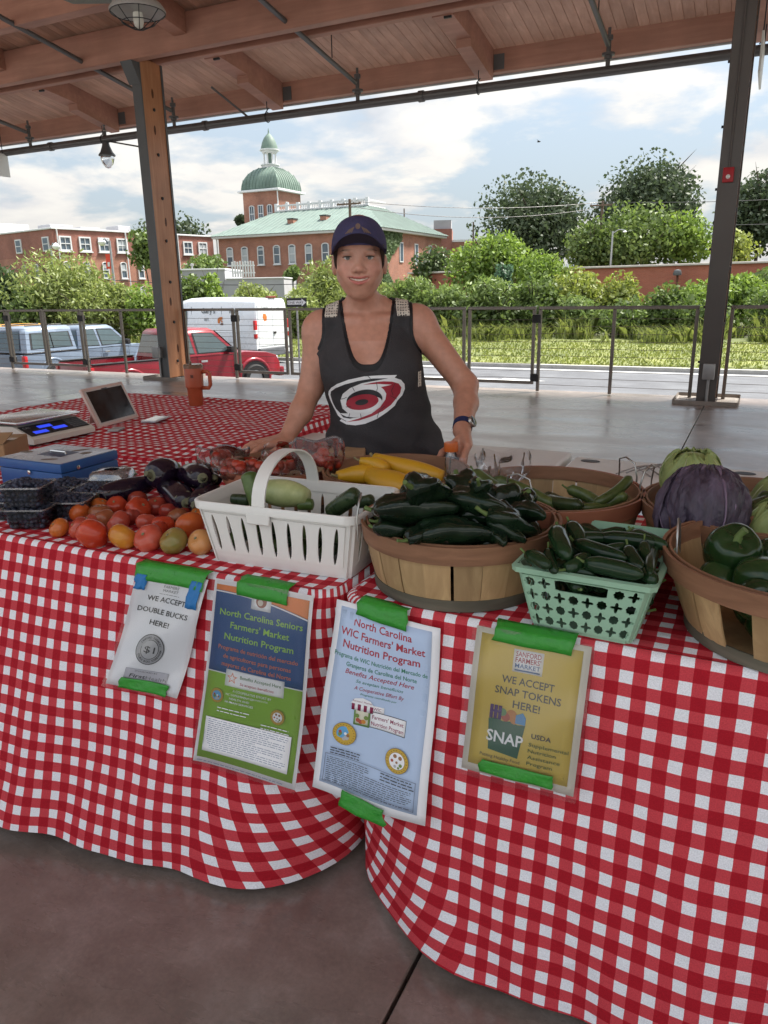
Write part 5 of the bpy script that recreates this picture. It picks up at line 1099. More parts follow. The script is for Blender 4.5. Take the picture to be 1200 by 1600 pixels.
for k, (c, a0, sg) in enumerate(((" SANFORD FARMERS' MARKET ", 2.8, -1), ('DOUBLE BUCKS TOKEN', 3.7, 1))):
    for i, ch in enumerate(c):
        if ch == ' ': continue
        a = a0+sg*i*(.155 if k == 0 else .115); g = text_geo(ch, .036, .01); w = -sg; rot = a-math.pi/2 if k == 0 else a+math.pi/2
        ca, sa = math.cos(rot), math.sin(rot); P = [(.47+.152*math.cos(a)+(x*ca-(y-.012)*sa), .645-(.152*math.sin(a)+(x*sa+(y-.012)*ca))*s1.W/s1.H) for x, y, _ in g[0]]
        s1.geo('lettering', (P, g[1]), K, s1.k*.0001+.0012)
s1.block('print_panel', .22, .80, .825, .915, ink('lilac', (.52, .51, .56))); s1.text('SPONSORED BY', .50, .842, .30, .012, K); s1.text('First', .40, .885, .22, .030, K, .02, .15); s1.text('Health', .65, .887, .27, .030, G3, 0)
s1.tape(-.02, .98, -.11, .075, M_TAPE, .015, 1); s1.tape(.20, .86, .905, 1.0, M_TAPE, .0, 2); s1.tape(.03, .17, .03, .16, M_BTAPE, 0, 3); s1.tape(.80, .96, .02, .24, M_BTAPE, 0, 4)
s1.sleeve(-.03, 1.02, -.01, 1.02)
s2 = Sign('paper_sign', 'orange, blue and green sheet for the seniors nutrition program', [(-1.033, .749), (-.778, .749), (-.80, .322), (-1.08, .316)], M_PAPER, .003, 2)
s2.block('print_panel', .03, .97, .025, .97, ink('lime', (.24, .43, .035)), 10)
s2.block('print_panel', .03, .97, .025, .49, ink('navy', (.022, .085, .25)), 10); s2.block('print_panel', .03, .97, .025, .12, ink('orange', (.72, .21, .04)), 12, lambda u, v: .025+(v-.025)*(.30+.75*u*u))
s2.block('rule', .03, .97, .488, .494, WHT, 6); s2.geo('rule', (lambda a: (np.array([(x, .027+.095*(.30+.75*x*x)) for x in a]+[(x, .034+.095*(.30+.75*x*x)) for x in a]), [(k, k+1, k+1+len(a), k+len(a)) for k in range(len(a)-1)]))(np.linspace(.03, .97, 12)), WHT)
s2.block('print_panel', .40, .60, .03, .125, WHT, 4); s2.disc(.50, .078, .055, ink('brownred', (.30, .10, .06))); s2.disc(.49, .085, .028, ink('cream', (.65, .58, .5)))
LIME = ink('limetext', (.34, .60, .09)); ORT = ink('orangetext', (.70, .20, .07))
s2.text('North Carolina Seniors', .51, .165, .84, .034, LIME, .012); s2.text("Farmers' Market", .51, .228, .60, .034, LIME, .012); s2.text('Nutrition Program', .51, .291, .70, .034, LIME, .012)
s2.text('Programa de nutrición del mercado', .51, .352, .80, .023, ORT, .005); s2.text('de agricultores para personas', .51, .396, .68, .023, ORT, .005); s2.text('mayores de Carolina del Norte', .51, .438, .69, .023, ORT, .005)
s2.block('print_panel', .22, .80, .462, .552, WHT, 8)
s2.poly('star', [(.29+(.055 if k % 2 == 0 else .024)*math.cos(math.pi/2+k*math.pi/5), .506-(.055 if k % 2 == 0 else .024)*math.sin(math.pi/2+k*math.pi/5)*s2.W/s2.H) for k in range(10)], ORT)
s2.poly('star', [(.29+(.038 if k % 2 == 0 else .016)*math.cos(math.pi/2+k*math.pi/5), .506-(.038 if k % 2 == 0 else .016)*math.sin(math.pi/2+k*math.pi/5)*s2.W/s2.H) for k in range(10)], WHT)
s2.text('Benefits Accepted Here', .57, .492, .40, .018, ink('darkgreen', (.05, .16, .03)), .006); s2.text('Se aceptan beneficios', .54, .527, .33, .015, RED, .002)
s2.text('A COOPERATIVE EFFORT BY', .50, .572, .38, .013, WHT, .008); s2.text('PROGRAMA COORDINADO POR', .50, .592, .32, .009, WHT)
GOLD = ink('gold', (.55, .36, .05)); SKY = ink('skyblue', (.12, .36, .62))
def seal(s, u, v, r, mid, spots):
    s.disc(u, v, r, ink('sealrim', (.20, .12, .03))); s.disc(u, v, r*.96, GOLD); s.disc(u, v, r*.70, ink('sealring', (.30, .18, .05))); s.disc(u, v, r*.66, mid)
    for (a, b, q, m) in spots: s.disc(u+a*r, v+b*r*s.W/s.H, q*r, m, 'seal_figure', 10)
    ring = 22
    for i in range(ring):
        a = i*2*math.pi/ring; s.geo('seal_letter', ([(u+r*.83*math.cos(a)+dx*r, v-(r*.83*math.sin(a)+dy*r)*s.W/s.H) for dx, dy in ((-.05, -.03), (.05, -.03), (.05, .03), (-.05, .03))], [(0, 1, 2, 3)]), ink('sealtext', (.25, .14, .03)), s.k*.00010+.00105)
OLV = ink('olive', (.16, .24, .06)); BRN = ink('sealbrown', (.30, .15, .07)); GRY = ink('sealgrey', (.42, .42, .44)); DKR = ink('sealred', (.38, .08, .05))
FIG1 = [(-.3, .1, .22, OLV), (-.36, -.15, .14, DKR), (.2, .3, .22, GRY), (.32, .1, .14, BRN), (0, .42, .16, GRY), (.1, -.05, .12, WHT)]
FIG2 = [(-.2, -.35, .16, BRN), (.25, -.3, .16, BRN), (-.4, .05, .12, DKR), (.35, .25, .14, OLV), (.0, .1, .10, BRN), (-.1, .42, .12, GRY), (.2, .48, .10, OLV)]
seal(s2, .155, .615, .068, SKY, FIG1); seal(s2, .765, .655, .068, WHT, FIG2)
for k, t in enumerate(('NC DEPARTMENT OF', 'HEALTH AND', 'HUMAN SERVICES')): s2.text(t, .39, .592+.020*k, .28 if k != 1 else .2, .011, WHT, .008 if k else 0)
s2.lines(.18, .50, .672, .69, 2, WHT, 4, .004); s2.lines(.62, .90, .71, .745, 3, WHT, 5, .004)
s2.block('print_panel', .08, .92, .735, .925, WHT, 8); s2.lines(.11, .90, .745, .90, 15, ink('fine blue', (.20, .24, .34)), 6, .0035); s2.lines(.05, .95, .978, .978, 1, ink('fine blue', (.2, .24, .34)), 7)
s2.tape(.25, .76, -.075, .06, M_TAPE, .005, 5)
s2.sleeve(-.012, 1.012, -.01, 1.01)
s3 = Sign('paper_sign', 'pale blue sheet for the WIC farmers market nutrition program', [(-.727, .748), (-.494, .730), (-.492, .338), (-.757, .342)], M_PAPER, .010, 4)
s3.block('print_panel', .055, .93, .025, .955, ink('paleblue', (.44, .55, .74)), 12)
RD3 = ink('crimson', (.36, .03, .05)); G33 = ink('tealgreen', (.04, .20, .12))
s3.text('North Carolina', .48, .085, .56, .038, RD3, .018); s3.text("WIC Farmers' Market", .48, .145, .80, .038, RD3, .018); s3.text('Nutrition Program', .48, .205, .72, .038, RD3, .018)
s3.text('Programa de WIC Nutrición del Mercado de', .48, .262, .86, .022, G33, .012); s3.text('Granjeros de Carolina del Norte', .50, .300, .64, .022, G33, .012)
s3.text('Benefits Accepted Here', .49, .335, .62, .025, RD3, .006, .28); s3.text('Se aceptan beneficios', .50, .372, .42, .017, G33, 0, .28); s3.text('A Cooperative Effort By', .50, .408, .44, .020, RD3, 0, .28); s3.text('Programa coordinado por', .50, .436, .32, .011, G33, 0, .28)
MAR = ink('maroon', (.24, .02, .07))
s3.block('print_panel', .44, .76, .515, .60, K, 6); s3.block('print_panel', .443, .757, .518, .597, WHT, 6); s3.text("Farmers' Market", .60, .542, .28, .020, MAR, .012); s3.text('Nutrition Program', .60, .576, .29, .020, MAR, .012)
s3.block('print_panel', .44, .56, .482, .514, WHT, 3); s3.text('WIC', .50, .498, .07, .016, MAR, .004)
s3.block('stall', .30, .44, .51, .605, ink('stallgreen', (.16, .28, .08)), 4); s3.block('stall', .315, .425, .515, .595, ink('stallcream', (.62, .60, .48)), 4)
for k in range(7): s3.block('awning', .275+k*.027, .302+k*.027, .485, .525, MAR if k % 2 == 0 else WHT, 2)
s3.poly('stall_roof', [(.265, .49), (.30, .462), (.37, .452), (.44, .462), (.475, .49)], WHT); s3.text("Farmers' Market", .37, .474, .17, .010, MAR)
for (a, b, m) in ((.34, .575, DKR), (.365, .582, DKR), (.39, .578, ink('pumpkin', (.55, .22, .04))), (.41, .555, OLV), (.33, .552, OLV)): s3.disc(a, b, .02, m, 'fruit', 10)
seal(s3, .235, .665, .105, SKY, FIG1); seal(s3, .725, .715, .105, WHT, FIG2)
s3.lines(.13, .40, .748, .775, 3, K, 8, .005); s3.lines(.60, .90, .795, .825, 3, K, 9, .005)
for (a, b, c, d) in ((.09, .91, .785, .788), (.09, .91, .932, .935), (.09, .096, .785, .935), (.904, .91, .785, .935)): s3.block('rule', a, b, c+.035*(0), d, ink('fine blue', (.2, .24, .34)), 6)
s3.lines(.11, .89, .840 if False else .842, .925, 9, K, 10, .003); s3.lines(.11, .50, .80, .83, 4, K, 11, .003)
s3.tape(.22, .72, -.08, .042, M_TAPE, .005, 6); s3.tape(.28, .68, .945, 1.03, M_TAPE, .02, 7)
s4 = Sign('paper_sign', 'gold sheet reading WE ACCEPT SNAP TOKENS HERE taped under the mint basket', [(-.422, .748), (-.209, .746), (-.214, .475), (-.429, .472)], pmat('cream paper', (.62, .60, .52), .5, .03), .003, 6)
OCH = ink('ochre', (.58, .43, .085), .4); INK = ink('ink grey', (.075, .075, .07))
s4.block('print_panel', .055, .94, .035, .945, OCH, 10)
s4.block('print_panel', .36, .62, .10, .255, WHT, 4); s4.text('SANFORD', .49, .13, .22, .034, RD3, .01); s4.text("FARMERS'", .49, .17, .22, .034, RD3, .01); s4.text('MARKET', .49, .21, .22, .030, ink('marketblue', (.08, .16, .33)), .01); s4.block('rule', .38, .60, .236, .246, ink('marketblue', (.08, .16, .33)), 3)
s4.text('WE ACCEPT', .51, .315, .46, .050, INK, .014); s4.text('SNAP TOKENS', .52, .395, .58, .050, INK, .014); s4.text('HERE!', .52, .475, .24, .050, INK, .014)
SG = ink('snapgreen', (.02, .10, .06)); s4.poly('bag', [(.20, .605), (.27, .595), (.33, .607), (.40, .597), (.46, .610), (.53, .602), (.495, .835), (.225, .815)], SG)
for (a, b, r, m) in ((.40, .555, .050, ink('fruitorange', (.48, .20, .06))), (.35, .575, .04, DKR), (.32, .545, .035, ink('leafgreen', (.14, .27, .13))), (.43, .58, .04, ink('fruitorange', (.48, .2, .06)))): s4.disc(a, b, r, m, 'fruit', 12)
PUR = ink('purple', (.12, .07, .22))
for k in range(3): s4.block('carton', .205+.038*k, .235+.038*k, .505, .60, PUR, 2)
s4.block('carton', .205, .31, .54, .555, PUR, 2); s4.poly('carton', [(.44, .60), (.44, .545), (.50, .52), (.53, .55), (.53, .60)], ink('milkblue', (.08, .26, .5)))
s4.text('SNAP', .365, .715, .33, .075, WHT, .02); s4.text('USDA', .68, .655, .17, .032, INK, .014)
for k, t in enumerate(('Supplemental', 'Nutrition', 'Assistance', 'Program')): s4.text(t, .60+(.34, .24, .28, .22)[k]/2-.02, .715+.043*k, (.34, .24, .28, .22)[k], .024, ink('deepgreen', (.06, .13, .05)), .004)
s4.text('Putting Healthy Food', .34, .855, .36, .022, INK); s4.text('Within Reach', .37, .90, .24, .022, INK)
s4.tape(.16, .86, -.11, .065, M_TAPE, .005, 8); s4.tape(.18, .82, .885, .975, M_TAPE, .0, 9)
s4.sleeve(-.03, 1.03, -.02, 1.03)
# ------------------------------------------------------------------ baskets
M_STAVE = wood_mat('basket stave', (.30, .185, .085), (.50, .34, .17), .6, (9, 9, .8), 3.0, .16)
M_HOOP = wood_mat('basket rim hoop', (.19, .088, .045), (.33, .165, .09), .65, (2, 2, 14), 3.0, .08)
M_HOOPR = wood_mat('red stained rim hoop', (.26, .085, .045), (.37, .14, .075), .6, (2, 2, 14), 3.0, .06)
M_HOOPB = wood_mat('weathered foot hoop', (.075, .07, .05), (.15, .13, .095), .8, (2, 2, 14), 3.0, .1)
M_WIRE = pmat('basket wire', (.42, .42, .40), .35, .1, metal=.8)
def band(r0, r1, z0, z1, t, n=48):
    return lathe([(r0, z0), (r0+t, z0), (r1+t, z1), (r1, z1), (r0, z0)], n, cap=False)
_stave = {}
def round_basket(label, c, rb, rt, h, hoop, gaps=(), wires=(), n=22, rz=0.0):
    t = thing('round_basket', label, 'basket', (c[0], c[1], TZ), rz, 'round wooden produce baskets')
    key = (rb, rt, h)
    if key not in _stave:
        w = 2*math.pi*rb/n*.5*.96; wt = 2*math.pi*rt/n*.5*.985; P = []
        for q in (0, .35, .7, 1.0):
            r = rb+(rt-rb)*q+.004*math.sin(math.pi*q); hw = w+(wt-w)*q
            P.append([(r*math.cos(a), r*math.sin(a), .004+(h-.008)*q) for a in np.linspace(-hw/r, hw/r, 4)])
        V = np.array([p for row in P for p in row]); F = [(j*4+i, j*4+i+1, (j+1)*4+i+1, (j+1)*4+i) for j in range(3) for i in range(3)]
        me = bpy.data.meshes.new('stave'); g = thick((V, F), .003); me.from_pydata(g[0].tolist(), [], g[1]); me.polygons.foreach_set('use_smooth', [True]*len(me.polygons)); me.set_sharp_from_angle(angle=R(40)); me.materials.append(M_STAVE); _stave[key] = me
    for k in range(n):
        if k in gaps: continue
        mk('stave', _stave[key], None, t, rot=(0, 0, 2*math.pi*(k+.5)/n+.012*math.sin(k*2.3)))
    mk('base', lathe([(.002, .006), (rb-.005, .006), (rb-.005, .012), (.002, .012)], 30), M_STAVE, t)
    mk('top_hoop', band(rt-.0035, rt+.002, h-.036, h+.002, .006), hoop, t, smooth=40); mk('inner_hoop', band(rt-.010, rt-.008, h-.030, h+.003, .004), M_HOOP, t, smooth=40)
    mk('foot_hoop', band(rb+.002, rb+.004, .002, .026, .004), M_HOOPB, t, smooth=40)
    for a in wires:
        ca, sa = math.cos(a), math.sin(a); P = [(-.035, .004, -.03), (-.035, .006, .02), (-.03, .0, .055), (0, -.004, .065), (.03, .0, .055), (.035, .006, .02), (.035, .004, -.03)]
        mk('wire_handle', tube([((rt+.008+y)*ca-x*sa, (rt+.008+y)*sa+x*ca, h+z-.01) for x, y, z in P], .0022, 6), M_WIRE, t, smooth=60)
    return t
round_basket('round wooden basket heaped with dark poblano peppers, beside the mint basket', (-.535, 1.445), .178, .205, .142, M_HOOP, (), (2.6, .25), 22, 1.0)
round_basket('round wooden basket of yellow squash behind the poblano basket', (-.845, 1.785), .165, .192, .142, M_HOOP, (), (), 22, .3)
round_basket('round red rimmed basket of zucchini behind the poblano and mint baskets', (-.425, 1.755), .19, .217, .142, M_HOOPR, (), (.2,), 22, .6)
round_basket('round wooden basket holding the cabbages', (.035, 1.79), .21, .24, .142, M_HOOP, (), (2.7,), 24, .2)
round_basket('round wooden basket of bell peppers at the right edge', (.118, 1.435), .187, .236, .150, M_HOOP, (15,), (), 24, .15)
round_basket('round wooden basket of bagged cherry tomatoes behind the white basket', (-1.215, 1.80), .15, .178, .125, M_HOOPR, (), (), 20, .4)
def ring_cell(x0, x1, z0, z1, hole, n=16):
    """flat cell with a star-shaped hole given in cell units; returns 2-D verts and faces"""
    cx, cz = (x0+x1)/2, (z0+z1)/2; wx, wz = (x1-x0)/2, (z1-z0)/2; a = (np.arange(n)+.5)*2*math.pi/n; H = np.array([hole(t) for t in a])
    B = []
    for t in a:
        c, s = math.cos(t), math.sin(t); k = 1/max(abs(c), abs(s)); B.append((cx+c*k*wx, cz+s*k*wz))
    V = [(cx+h[0]*wx, cz+h[1]*wz) for h in H]+B; F = [(i, (i+1) % n, n+(i+1) % n, n+i) for i in range(n)]
    cor = [(x1, z1), (x0, z1), (x0, z0), (x1, z0)]
    for q, (X, Zc) in enumerate(cor):
        b = len(V); V.append((X, Zc)); i = int(n*(2*q+1)/8-.5+1e-6); F.append((n+i, n+(i+1) % n, b))
    return V, F
def panel(cells, mp, t=.003):
    V, F = [], []
    for v, f in cells: b = len(V); V += v; F += [tuple(i+b for i in q) for q in f]
    return thick((np.array([mp(x, z) for x, z in V]), F), t)
def solid(x0, x1, z0, z1, nx=1, nz=1):
    V = [(x0+(x1-x0)*i/nx, z0+(z1-z0)*j/nz) for j in range(nz+1) for i in range(nx+1)]; w = nx+1
    return V, [(j*w+i, j*w+i+1, (j+1)*w+i+1, (j+1)*w+i) for j in range(nz) for i in range(nx)]
# white plastic basket with slots
M_WPL = pmat('white plastic', (.72, .71, .68), .38, .04, 5); wbk = thing('plastic_basket', 'white slotted plastic basket with a handle holding cucumbers', 'basket', (-.935, 1.437, TZ), R(3))
HX, HY, BX, BY, WH = .205, .125, .178, .104, .15
def wall(side):
    def mp(x, z):
        q = z/WH; hx, hy = BX+(HX-BX)*q, BY+(HY-BY)*q; r = .03
        L = hx if side in 'fb' else hy; u = x   # x in -1..1
        e = max(0, abs(u)-(1-r/L))/(r/L) if L else 0; e = min(1, e)
        bend = r*(1-math.cos(e*math.pi/4))
        a = (u*L) - math.copysign(r*(e-math.sin(e*math.pi/4)/ (math.pi/4) * (math.pi/4)) * 0, u)
        if side == 'f': return (a, -hy+bend, z)
        if side == 'b': return (-a, hy-bend, z)
        if side == 'r': return (hx-bend, a, z)
        return (-hx+bend, -a, z)
    return mp
for sd, nslot in (('f', 9), ('b', 9), ('r', 4), ('l', 4)):
    cells = [solid(-1, 1, 0, .028, 24, 1), solid(-1, 1, .126, WH, 24, 1)]
    w = 1.80/nslot; cells += [solid(-1, -.90, .028, .126, 3, 4), solid(.90, 1, .028, .126, 3, 4)]
    for k in range(nslot):
        x0 = -.90+k*w; hw = (.0058/(HX if sd in 'fb' else HY))
        cells.append(ring_cell(x0, x0+w, .028, .126, lambda t, hw=hw/(w/2): (hw*math.cos(t)+.05*math.sin(t), .90*math.sin(t)), 24))
    mk('side_wall', panel(cells, wall(sd), .0028), M_WPL, wbk, smooth=40)
mk('floor', bbox(-BX+.004, BX-.004, -BY+.004, BY-.004, .001, .005, .001, 1), M_WPL, wbk)
rimP = []
for cx, cy, a0 in ((HX-.03, HY-.03, 0), (-HX+.03, HY-.03, 90), (-HX+.03, -HY+.03, 180), (HX-.03, -HY+.03, 270)):
    for a in np.linspace(0, 90, 7): rimP.append((cx+.033*math.cos(R(a0+a)), cy+.033*math.sin(R(a0+a)), 0))
rings = []
for off, z in ((0, WH-.016), (.005, WH-.016), (.006, WH), (.003, WH+.003), (-.001, WH+.001), (0, WH-.016)):
    rings.append([(x*(1+off/HX), y*(1+off/HY), z) for x, y, _ in rimP])
mk('rim', loft(rings, True, False), M_WPL, wbk, smooth=50)
hp_ = []
for t in np.linspace(0, 1, 25):
    a = math.pi*t; y = -math.cos(a)*(.128); z = WH-.022+.125*math.sin(a)**.75; w = .0165; hp_.append((y, z, w))
hr = []
for k, (y, z, w) in enumerate(hp_):
    y2, z2, _ = hp_[min(k+1, 24)]; y1, z1, _ = hp_[max(k-1, 0)]; d = np.array((y2-y1, z2-z1)); d /= np.linalg.norm(d); nn = np.array((-d[1], d[0]))
    hr.append([(-.03-w, y+nn[0]*.002, z+nn[1]*.002), (-.03+w, y+nn[0]*.002, z+nn[1]*.002), (-.03+w, y-nn[0]*.002, z-nn[1]*.002), (-.03-w, y-nn[0]*.002, z-nn[1]*.002)])
hd = mk('handle', loft(hr), M_WPL, wbk, smooth=40)
for s in (-1, 1): mk('handle_clip', bbox(-.06, .0, s*.1305-.004, s*.1305+.004, WH-.038, WH-.012, .002, 1), M_WPL, wbk, smooth=40)
# mint plastic basket with cut-out pattern
M_MINT = pmat('mint plastic', (.29, .47, .335), .4, .05, 5); mbk = thing('plastic_basket', 'mint green plastic basket with cut out pattern holding jalapenos', 'basket', (-.232, 1.42, TZ), R(-2))
MX, MY, NX, NY, MH = .120, .165, .090, .150, .122
def mwall(side):
    def mp(x, z):
        q = z/MH; hx, hy = NX+(MX-NX)*q, NY+(MY-NY)*q; L = hx if side in 'fb' else hy; e = max(0, abs(x)-.9)/.1; bend = .012*e*e
        return {'f': (x*L, -hy+bend, z), 'b': (-x*L, hy-bend, z), 'r': (hx-bend, x*L, z), 'l': (-hx+bend, -x*L, z)}[side]
    return mp
def quat(sx, sz, k):
    if k % 2 == 0: return lambda t: ((.62+.27*math.cos(4*t))*math.cos(t), (.62+.27*math.cos(4*t))*math.sin(t))
    return lambda t: ((.70+.07*math.cos(8*t))*math.cos(t), (.70+.07*math.cos(8*t))*math.sin(t))
for sd in 'fbrl':
    nc_ = 8 if sd in 'fb' else 12; cells = [solid(-1, 1, 0, .008, 16, 1), solid(-1, 1, .108, MH, 16, 1), solid(-1, -.93, .008, .108, 2, 6), solid(.93, 1, .008, .108, 2, 6)]
    w = 1.86/nc_; hh = .1/4; L = MX if sd in 'fb' else MY
    mid = (2, 5) if sd in 'fb' else (4, 7)
    for i in range(nc_):
        for j in range(4):
            if mid[0] <= i <= mid[1] and j >= 3: continue
            x0 = -.93+i*w; z0 = .008+j*hh; cells.append(ring_cell(x0, x0+w, z0, z0+hh, quat(w*.56, hh*.56, i+j), 24))
    x0 = -.93+mid[0]*w; x1 = -.93+(mid[1]+1)*w
    def rect(t):
        c, s = math.cos(t), math.sin(t); k = .88/max(abs(c), abs(s)); return (c*k, s*k*.95)
    cells.append(ring_cell(x0, x1, .008+3*hh, .108, rect, 32))
    mk('side_wall', panel(cells, mwall(sd), .0025), M_MINT, mbk, smooth=30)
mk('floor', box(-NX+.003, NX-.003, -NY+.003, NY-.003, .001, .004), M_MINT, mbk)
rr = []
for off, z in ((0, MH-.010), (.007, MH-.010), (.008, MH), (.0, MH+.002), (0, MH-.010)): rr.append([(x*(MX+off), y*(MY+off), z) for x, y in ((-.92, -1), (.92, -1), (1, -.94), (1, .94), (.92, 1), (-.92, 1), (-1, .94), (-1, -.94))])
mk('rim', loft(rr, True, False), M_MINT, mbk, smooth=30)
mk('wire_handle', tube([(MX+.012, .02, MH-.05), (MX+.012, .025, MH), (MX+.008, .04, MH+.05), (MX+.006, .06, MH+.058), (MX+.008, .075, MH+.045), (MX+.012, .08, MH-.02)], .0022, 6), M_WIRE, mbk, smooth=60)

# ------------------------------------------------------------------ produce
def glossy(n, c, hue=None, rough=.22, var=.3, scale=12, **k): return pmat(n, c, rough, var, scale, hue=hue, spec=k.pop('spec', .5), rvar=.08, rand=.12, **k)
M_STEM = pmat('pepper stem', (.10, .15, .04), .6, .2, 20); M_STEMB = pmat('dry stem', (.22, .19, .10), .8, .25, 30)
def curve(A, B, bow=0.0, up=0.0, n=11):
    A, B = np.array(A, float), np.array(B, float); d = B-A; L = np.linalg.norm(d); s = np.cross(d/L, (0, 0, 1)); ns = np.linalg.norm(s); s = s/ns if ns > 1e-6 else np.array((1., 0, 0))
    return np.array([A+d*t+s*bow*math.sin(math.pi*t)+np.array((0, 0, up*math.sin(math.pi*t))) for t in np.linspace(0, 1, n)])
def produce(name, cat, A, B, r, mat, label, group, prof, lobes=None, bow=0, up=0, n=14, stem=None, stem_mat=None, m=13, cap=None, ext=0.0):
    """elongated fruit from stem end A to tip B with a radius profile prof(t)"""
    A, B = np.array(A, float), np.array(B, float); d = B-A; L = np.linalg.norm(d)
    if ext: A, B = A-d/L*ext, B+d/L*ext
    c = (A+B)/2; t = thing(name, label, cat, tuple(c), group=group); P = curve(A-c, B-c, bow, up, m); ts = np.linspace(0, 1, m)
    mk('flesh', tube(P, [max(.0006, r*prof(q)) for q in ts], n, lob=lobes), mat, t, smooth=180)
    u = (P[0]-P[1])/np.linalg.norm(P[0]-P[1])
    if stem: mk('stem', tube([P[0]-u*.003, P[0]+u*stem*.5+np.array((0, 0, .15*stem)), P[0]+u*stem+np.array((0, 0, .4*stem))], [r*.22, r*.15, r*.17], 7), stem_mat or M_STEM, t, smooth=60)
    if cap: mk('calyx', tube([P[0]+u*.003, P[0]-u*r*.05, P[0]-u*r*.40], [r*.22, r*.50, r*.80], 10, caps=False, lob=lambda a, q: 1+.04*np.cos(5*a)*q), cap, t, smooth=180)
    return t
sup = lambda t, a, b: max(0.0, math.sin(math.pi*min(1, max(0, t))**a))**b
ORD = ['first', 'second', 'third', 'fourth', 'fifth', 'sixth', 'seventh', 'eighth', 'ninth', 'tenth', 'eleventh', 'twelfth', 'thirteenth', 'fourteenth', 'fifteenth']
def view_x(p): d = Vector(p)-Vector((0, 0, CAM_H)); return d.dot(_r2)/d.dot(_f)
def rank_labels(items, named, fmt):
    '''left-to-right place in the picture for things that look alike'''
    idx = [i for i in range(len(items)) if i not in named]; idx.sort(key=lambda i: view_x(items[i])); return {**named, **{i: fmt % ORD[k] for k, i in enumerate(idx)}}
# tomatoes
TOMC = {'orange': ((.52, .16, .03), (.48, .10, .02)), 'pink': ((.42, .055, .035), (.48, .10, .06)), 'red': ((.42, .03, .015), (.46, .06, .02)), 'gold': ((.50, .10, .02), (.55, .28, .03)), 'olive': ((.20, .19, .045), (.30, .16, .05)), 'peach': ((.52, .26, .11), (.45, .20, .06)), 'redorange': ((.46, .07, .02), (.50, .12, .025)), 'brown': ((.28, .065, .03), (.26, .10, .04)), 'dark': ((.26, .025, .02), (.30, .05, .025)), 'ribbed': ((.28, .03, .025), (.33, .06, .04))}
TOMW = {'orange': 'orange', 'pink': 'pinkish red', 'red': 'bright red', 'gold': 'red and yellow streaked', 'olive': 'olive green', 'peach': 'pale peach', 'redorange': 'red orange', 'brown': 'brownish red', 'dark': 'dark red', 'ribbed': 'deeply ribbed red'}
TOM = [(-1.604,1.312,0.772,0.0281,'orange'),(-1.547,1.327,0.774,0.0301,'pink'),(-1.453,1.283,0.783,0.0407,'red'),(-1.375,1.307,0.779,0.0362,'gold'),(-1.304,1.321,0.779,0.0368,'pink'),(-1.233,1.331,0.779,0.0364,'olive'),(-1.170,1.355,0.777,0.0332,'peach'),(-1.662,1.434,0.774,0.0299,'redorange'),(-1.663,1.510,0.772,0.0277,'orange'),(-1.618,1.528,0.774,0.0295,'red'),(-1.600,1.450,0.775,0.0309,'brown'),(-1.546,1.413,0.775,0.0312,'brown'),(-1.608,1.603,0.773,0.0291,'dark'),(-1.512,1.507,0.780,0.0370,'red'),(-1.503,1.568,0.774,0.0306,'dark'),(-1.436,1.542,0.773,0.0286,'dark'),(-1.503,1.465,0.770,0.0246,'ribbed'),(-1.483,1.401,0.776,0.0329,'pink'),(-1.419,1.437,0.774,0.0296,'pink'),(-1.363,1.438,0.774,0.0304,'red'),(-1.279,1.445,0.780,0.0376,'redorange'),(-1.370,1.499,0.774,0.0301,'brown'),(-1.349,1.399,0.772,0.0276,'red'),(-1.333,1.549,0.772,0.0281,'orange'),(-1.668,1.607,0.771,0.0256,'brown'),(-1.565,1.382,0.771,0.0258,'pink'),(-1.399,1.560,0.771,0.0263,'dark')]
TOML = {0: 'small orange tomato at the left end of the front row', 2: 'largest bright red tomato in the front row', 3: 'red and yellow streaked tomato in the front row', 4: 'pinkish red tomato in the front row beside the streaked one', 5: 'olive green tomato in the front row', 6: 'pale peach tomato touching the white basket', 16: 'small deeply ribbed red tomato in the middle of the pile', 20: 'large red orange tomato beside the white basket'}
for c_ in ('pink', 'red', 'redorange', 'brown', 'dark', 'orange'):
    sub = [i for i, q in enumerate(TOM) if q[4] == c_ and i not in TOML]; sub.sort(key=lambda i: view_x(TOM[i][:3]))
    for k_, i in enumerate(sub): TOML[i] = '%s tomato in the heap, %s from the left of that colour' % (TOMW[c_], ORD[k_])
def tomato(i, x, y, z, r, c):
    rs = np.random.RandomState(i); k = rs.choice((5, 6, 7, 8)); am = .05 if c in ('red', 'pink', 'ribbed', 'brown') else .02; ph = rs.rand()*6
    if c == 'ribbed': am = .13
    t = thing('tomato', TOML.get(i, '%s tomato in the heap left of the white basket' % TOMW[c]), 'tomato', (x, y, z), group='tomatoes heaped on the left cloth', rot=(R(rs.uniform(-55, 55)), R(rs.uniform(-40, 40)), rs.rand()*6))
    n, m = 28, 15; V = []
    rings = []
    for j in range(m):
        th = math.pi*(j+.02)/(m-1+.04); rho = math.sin(th)**.85; zz = math.cos(th)*.80-.20*math.exp(-(th/.32)**2)
        a = np.arange(n)*2*math.pi/n; rad = r*rho*(1+am*np.cos(k*a+ph)*math.sin(th)+.03*np.cos(2*a+ph)); rings.append(np.stack([np.cos(a)*rad, np.sin(a)*rad, np.full(n, r*zz)], 1))
    mk('flesh', loft(rings[::-1]), glossy('tomato '+c, *TOMC[c], rough=.22, var=.14, scale=11, sss=.08), t, smooth=180)
    mk('scar', xf(lathe([(.001, .002), (r*.10, .0025), (r*.13, -.001)], 8), (0, 0, r*.605)), M_STEMB, t)
for i, q in enumerate(TOM): tomato(i, *q)
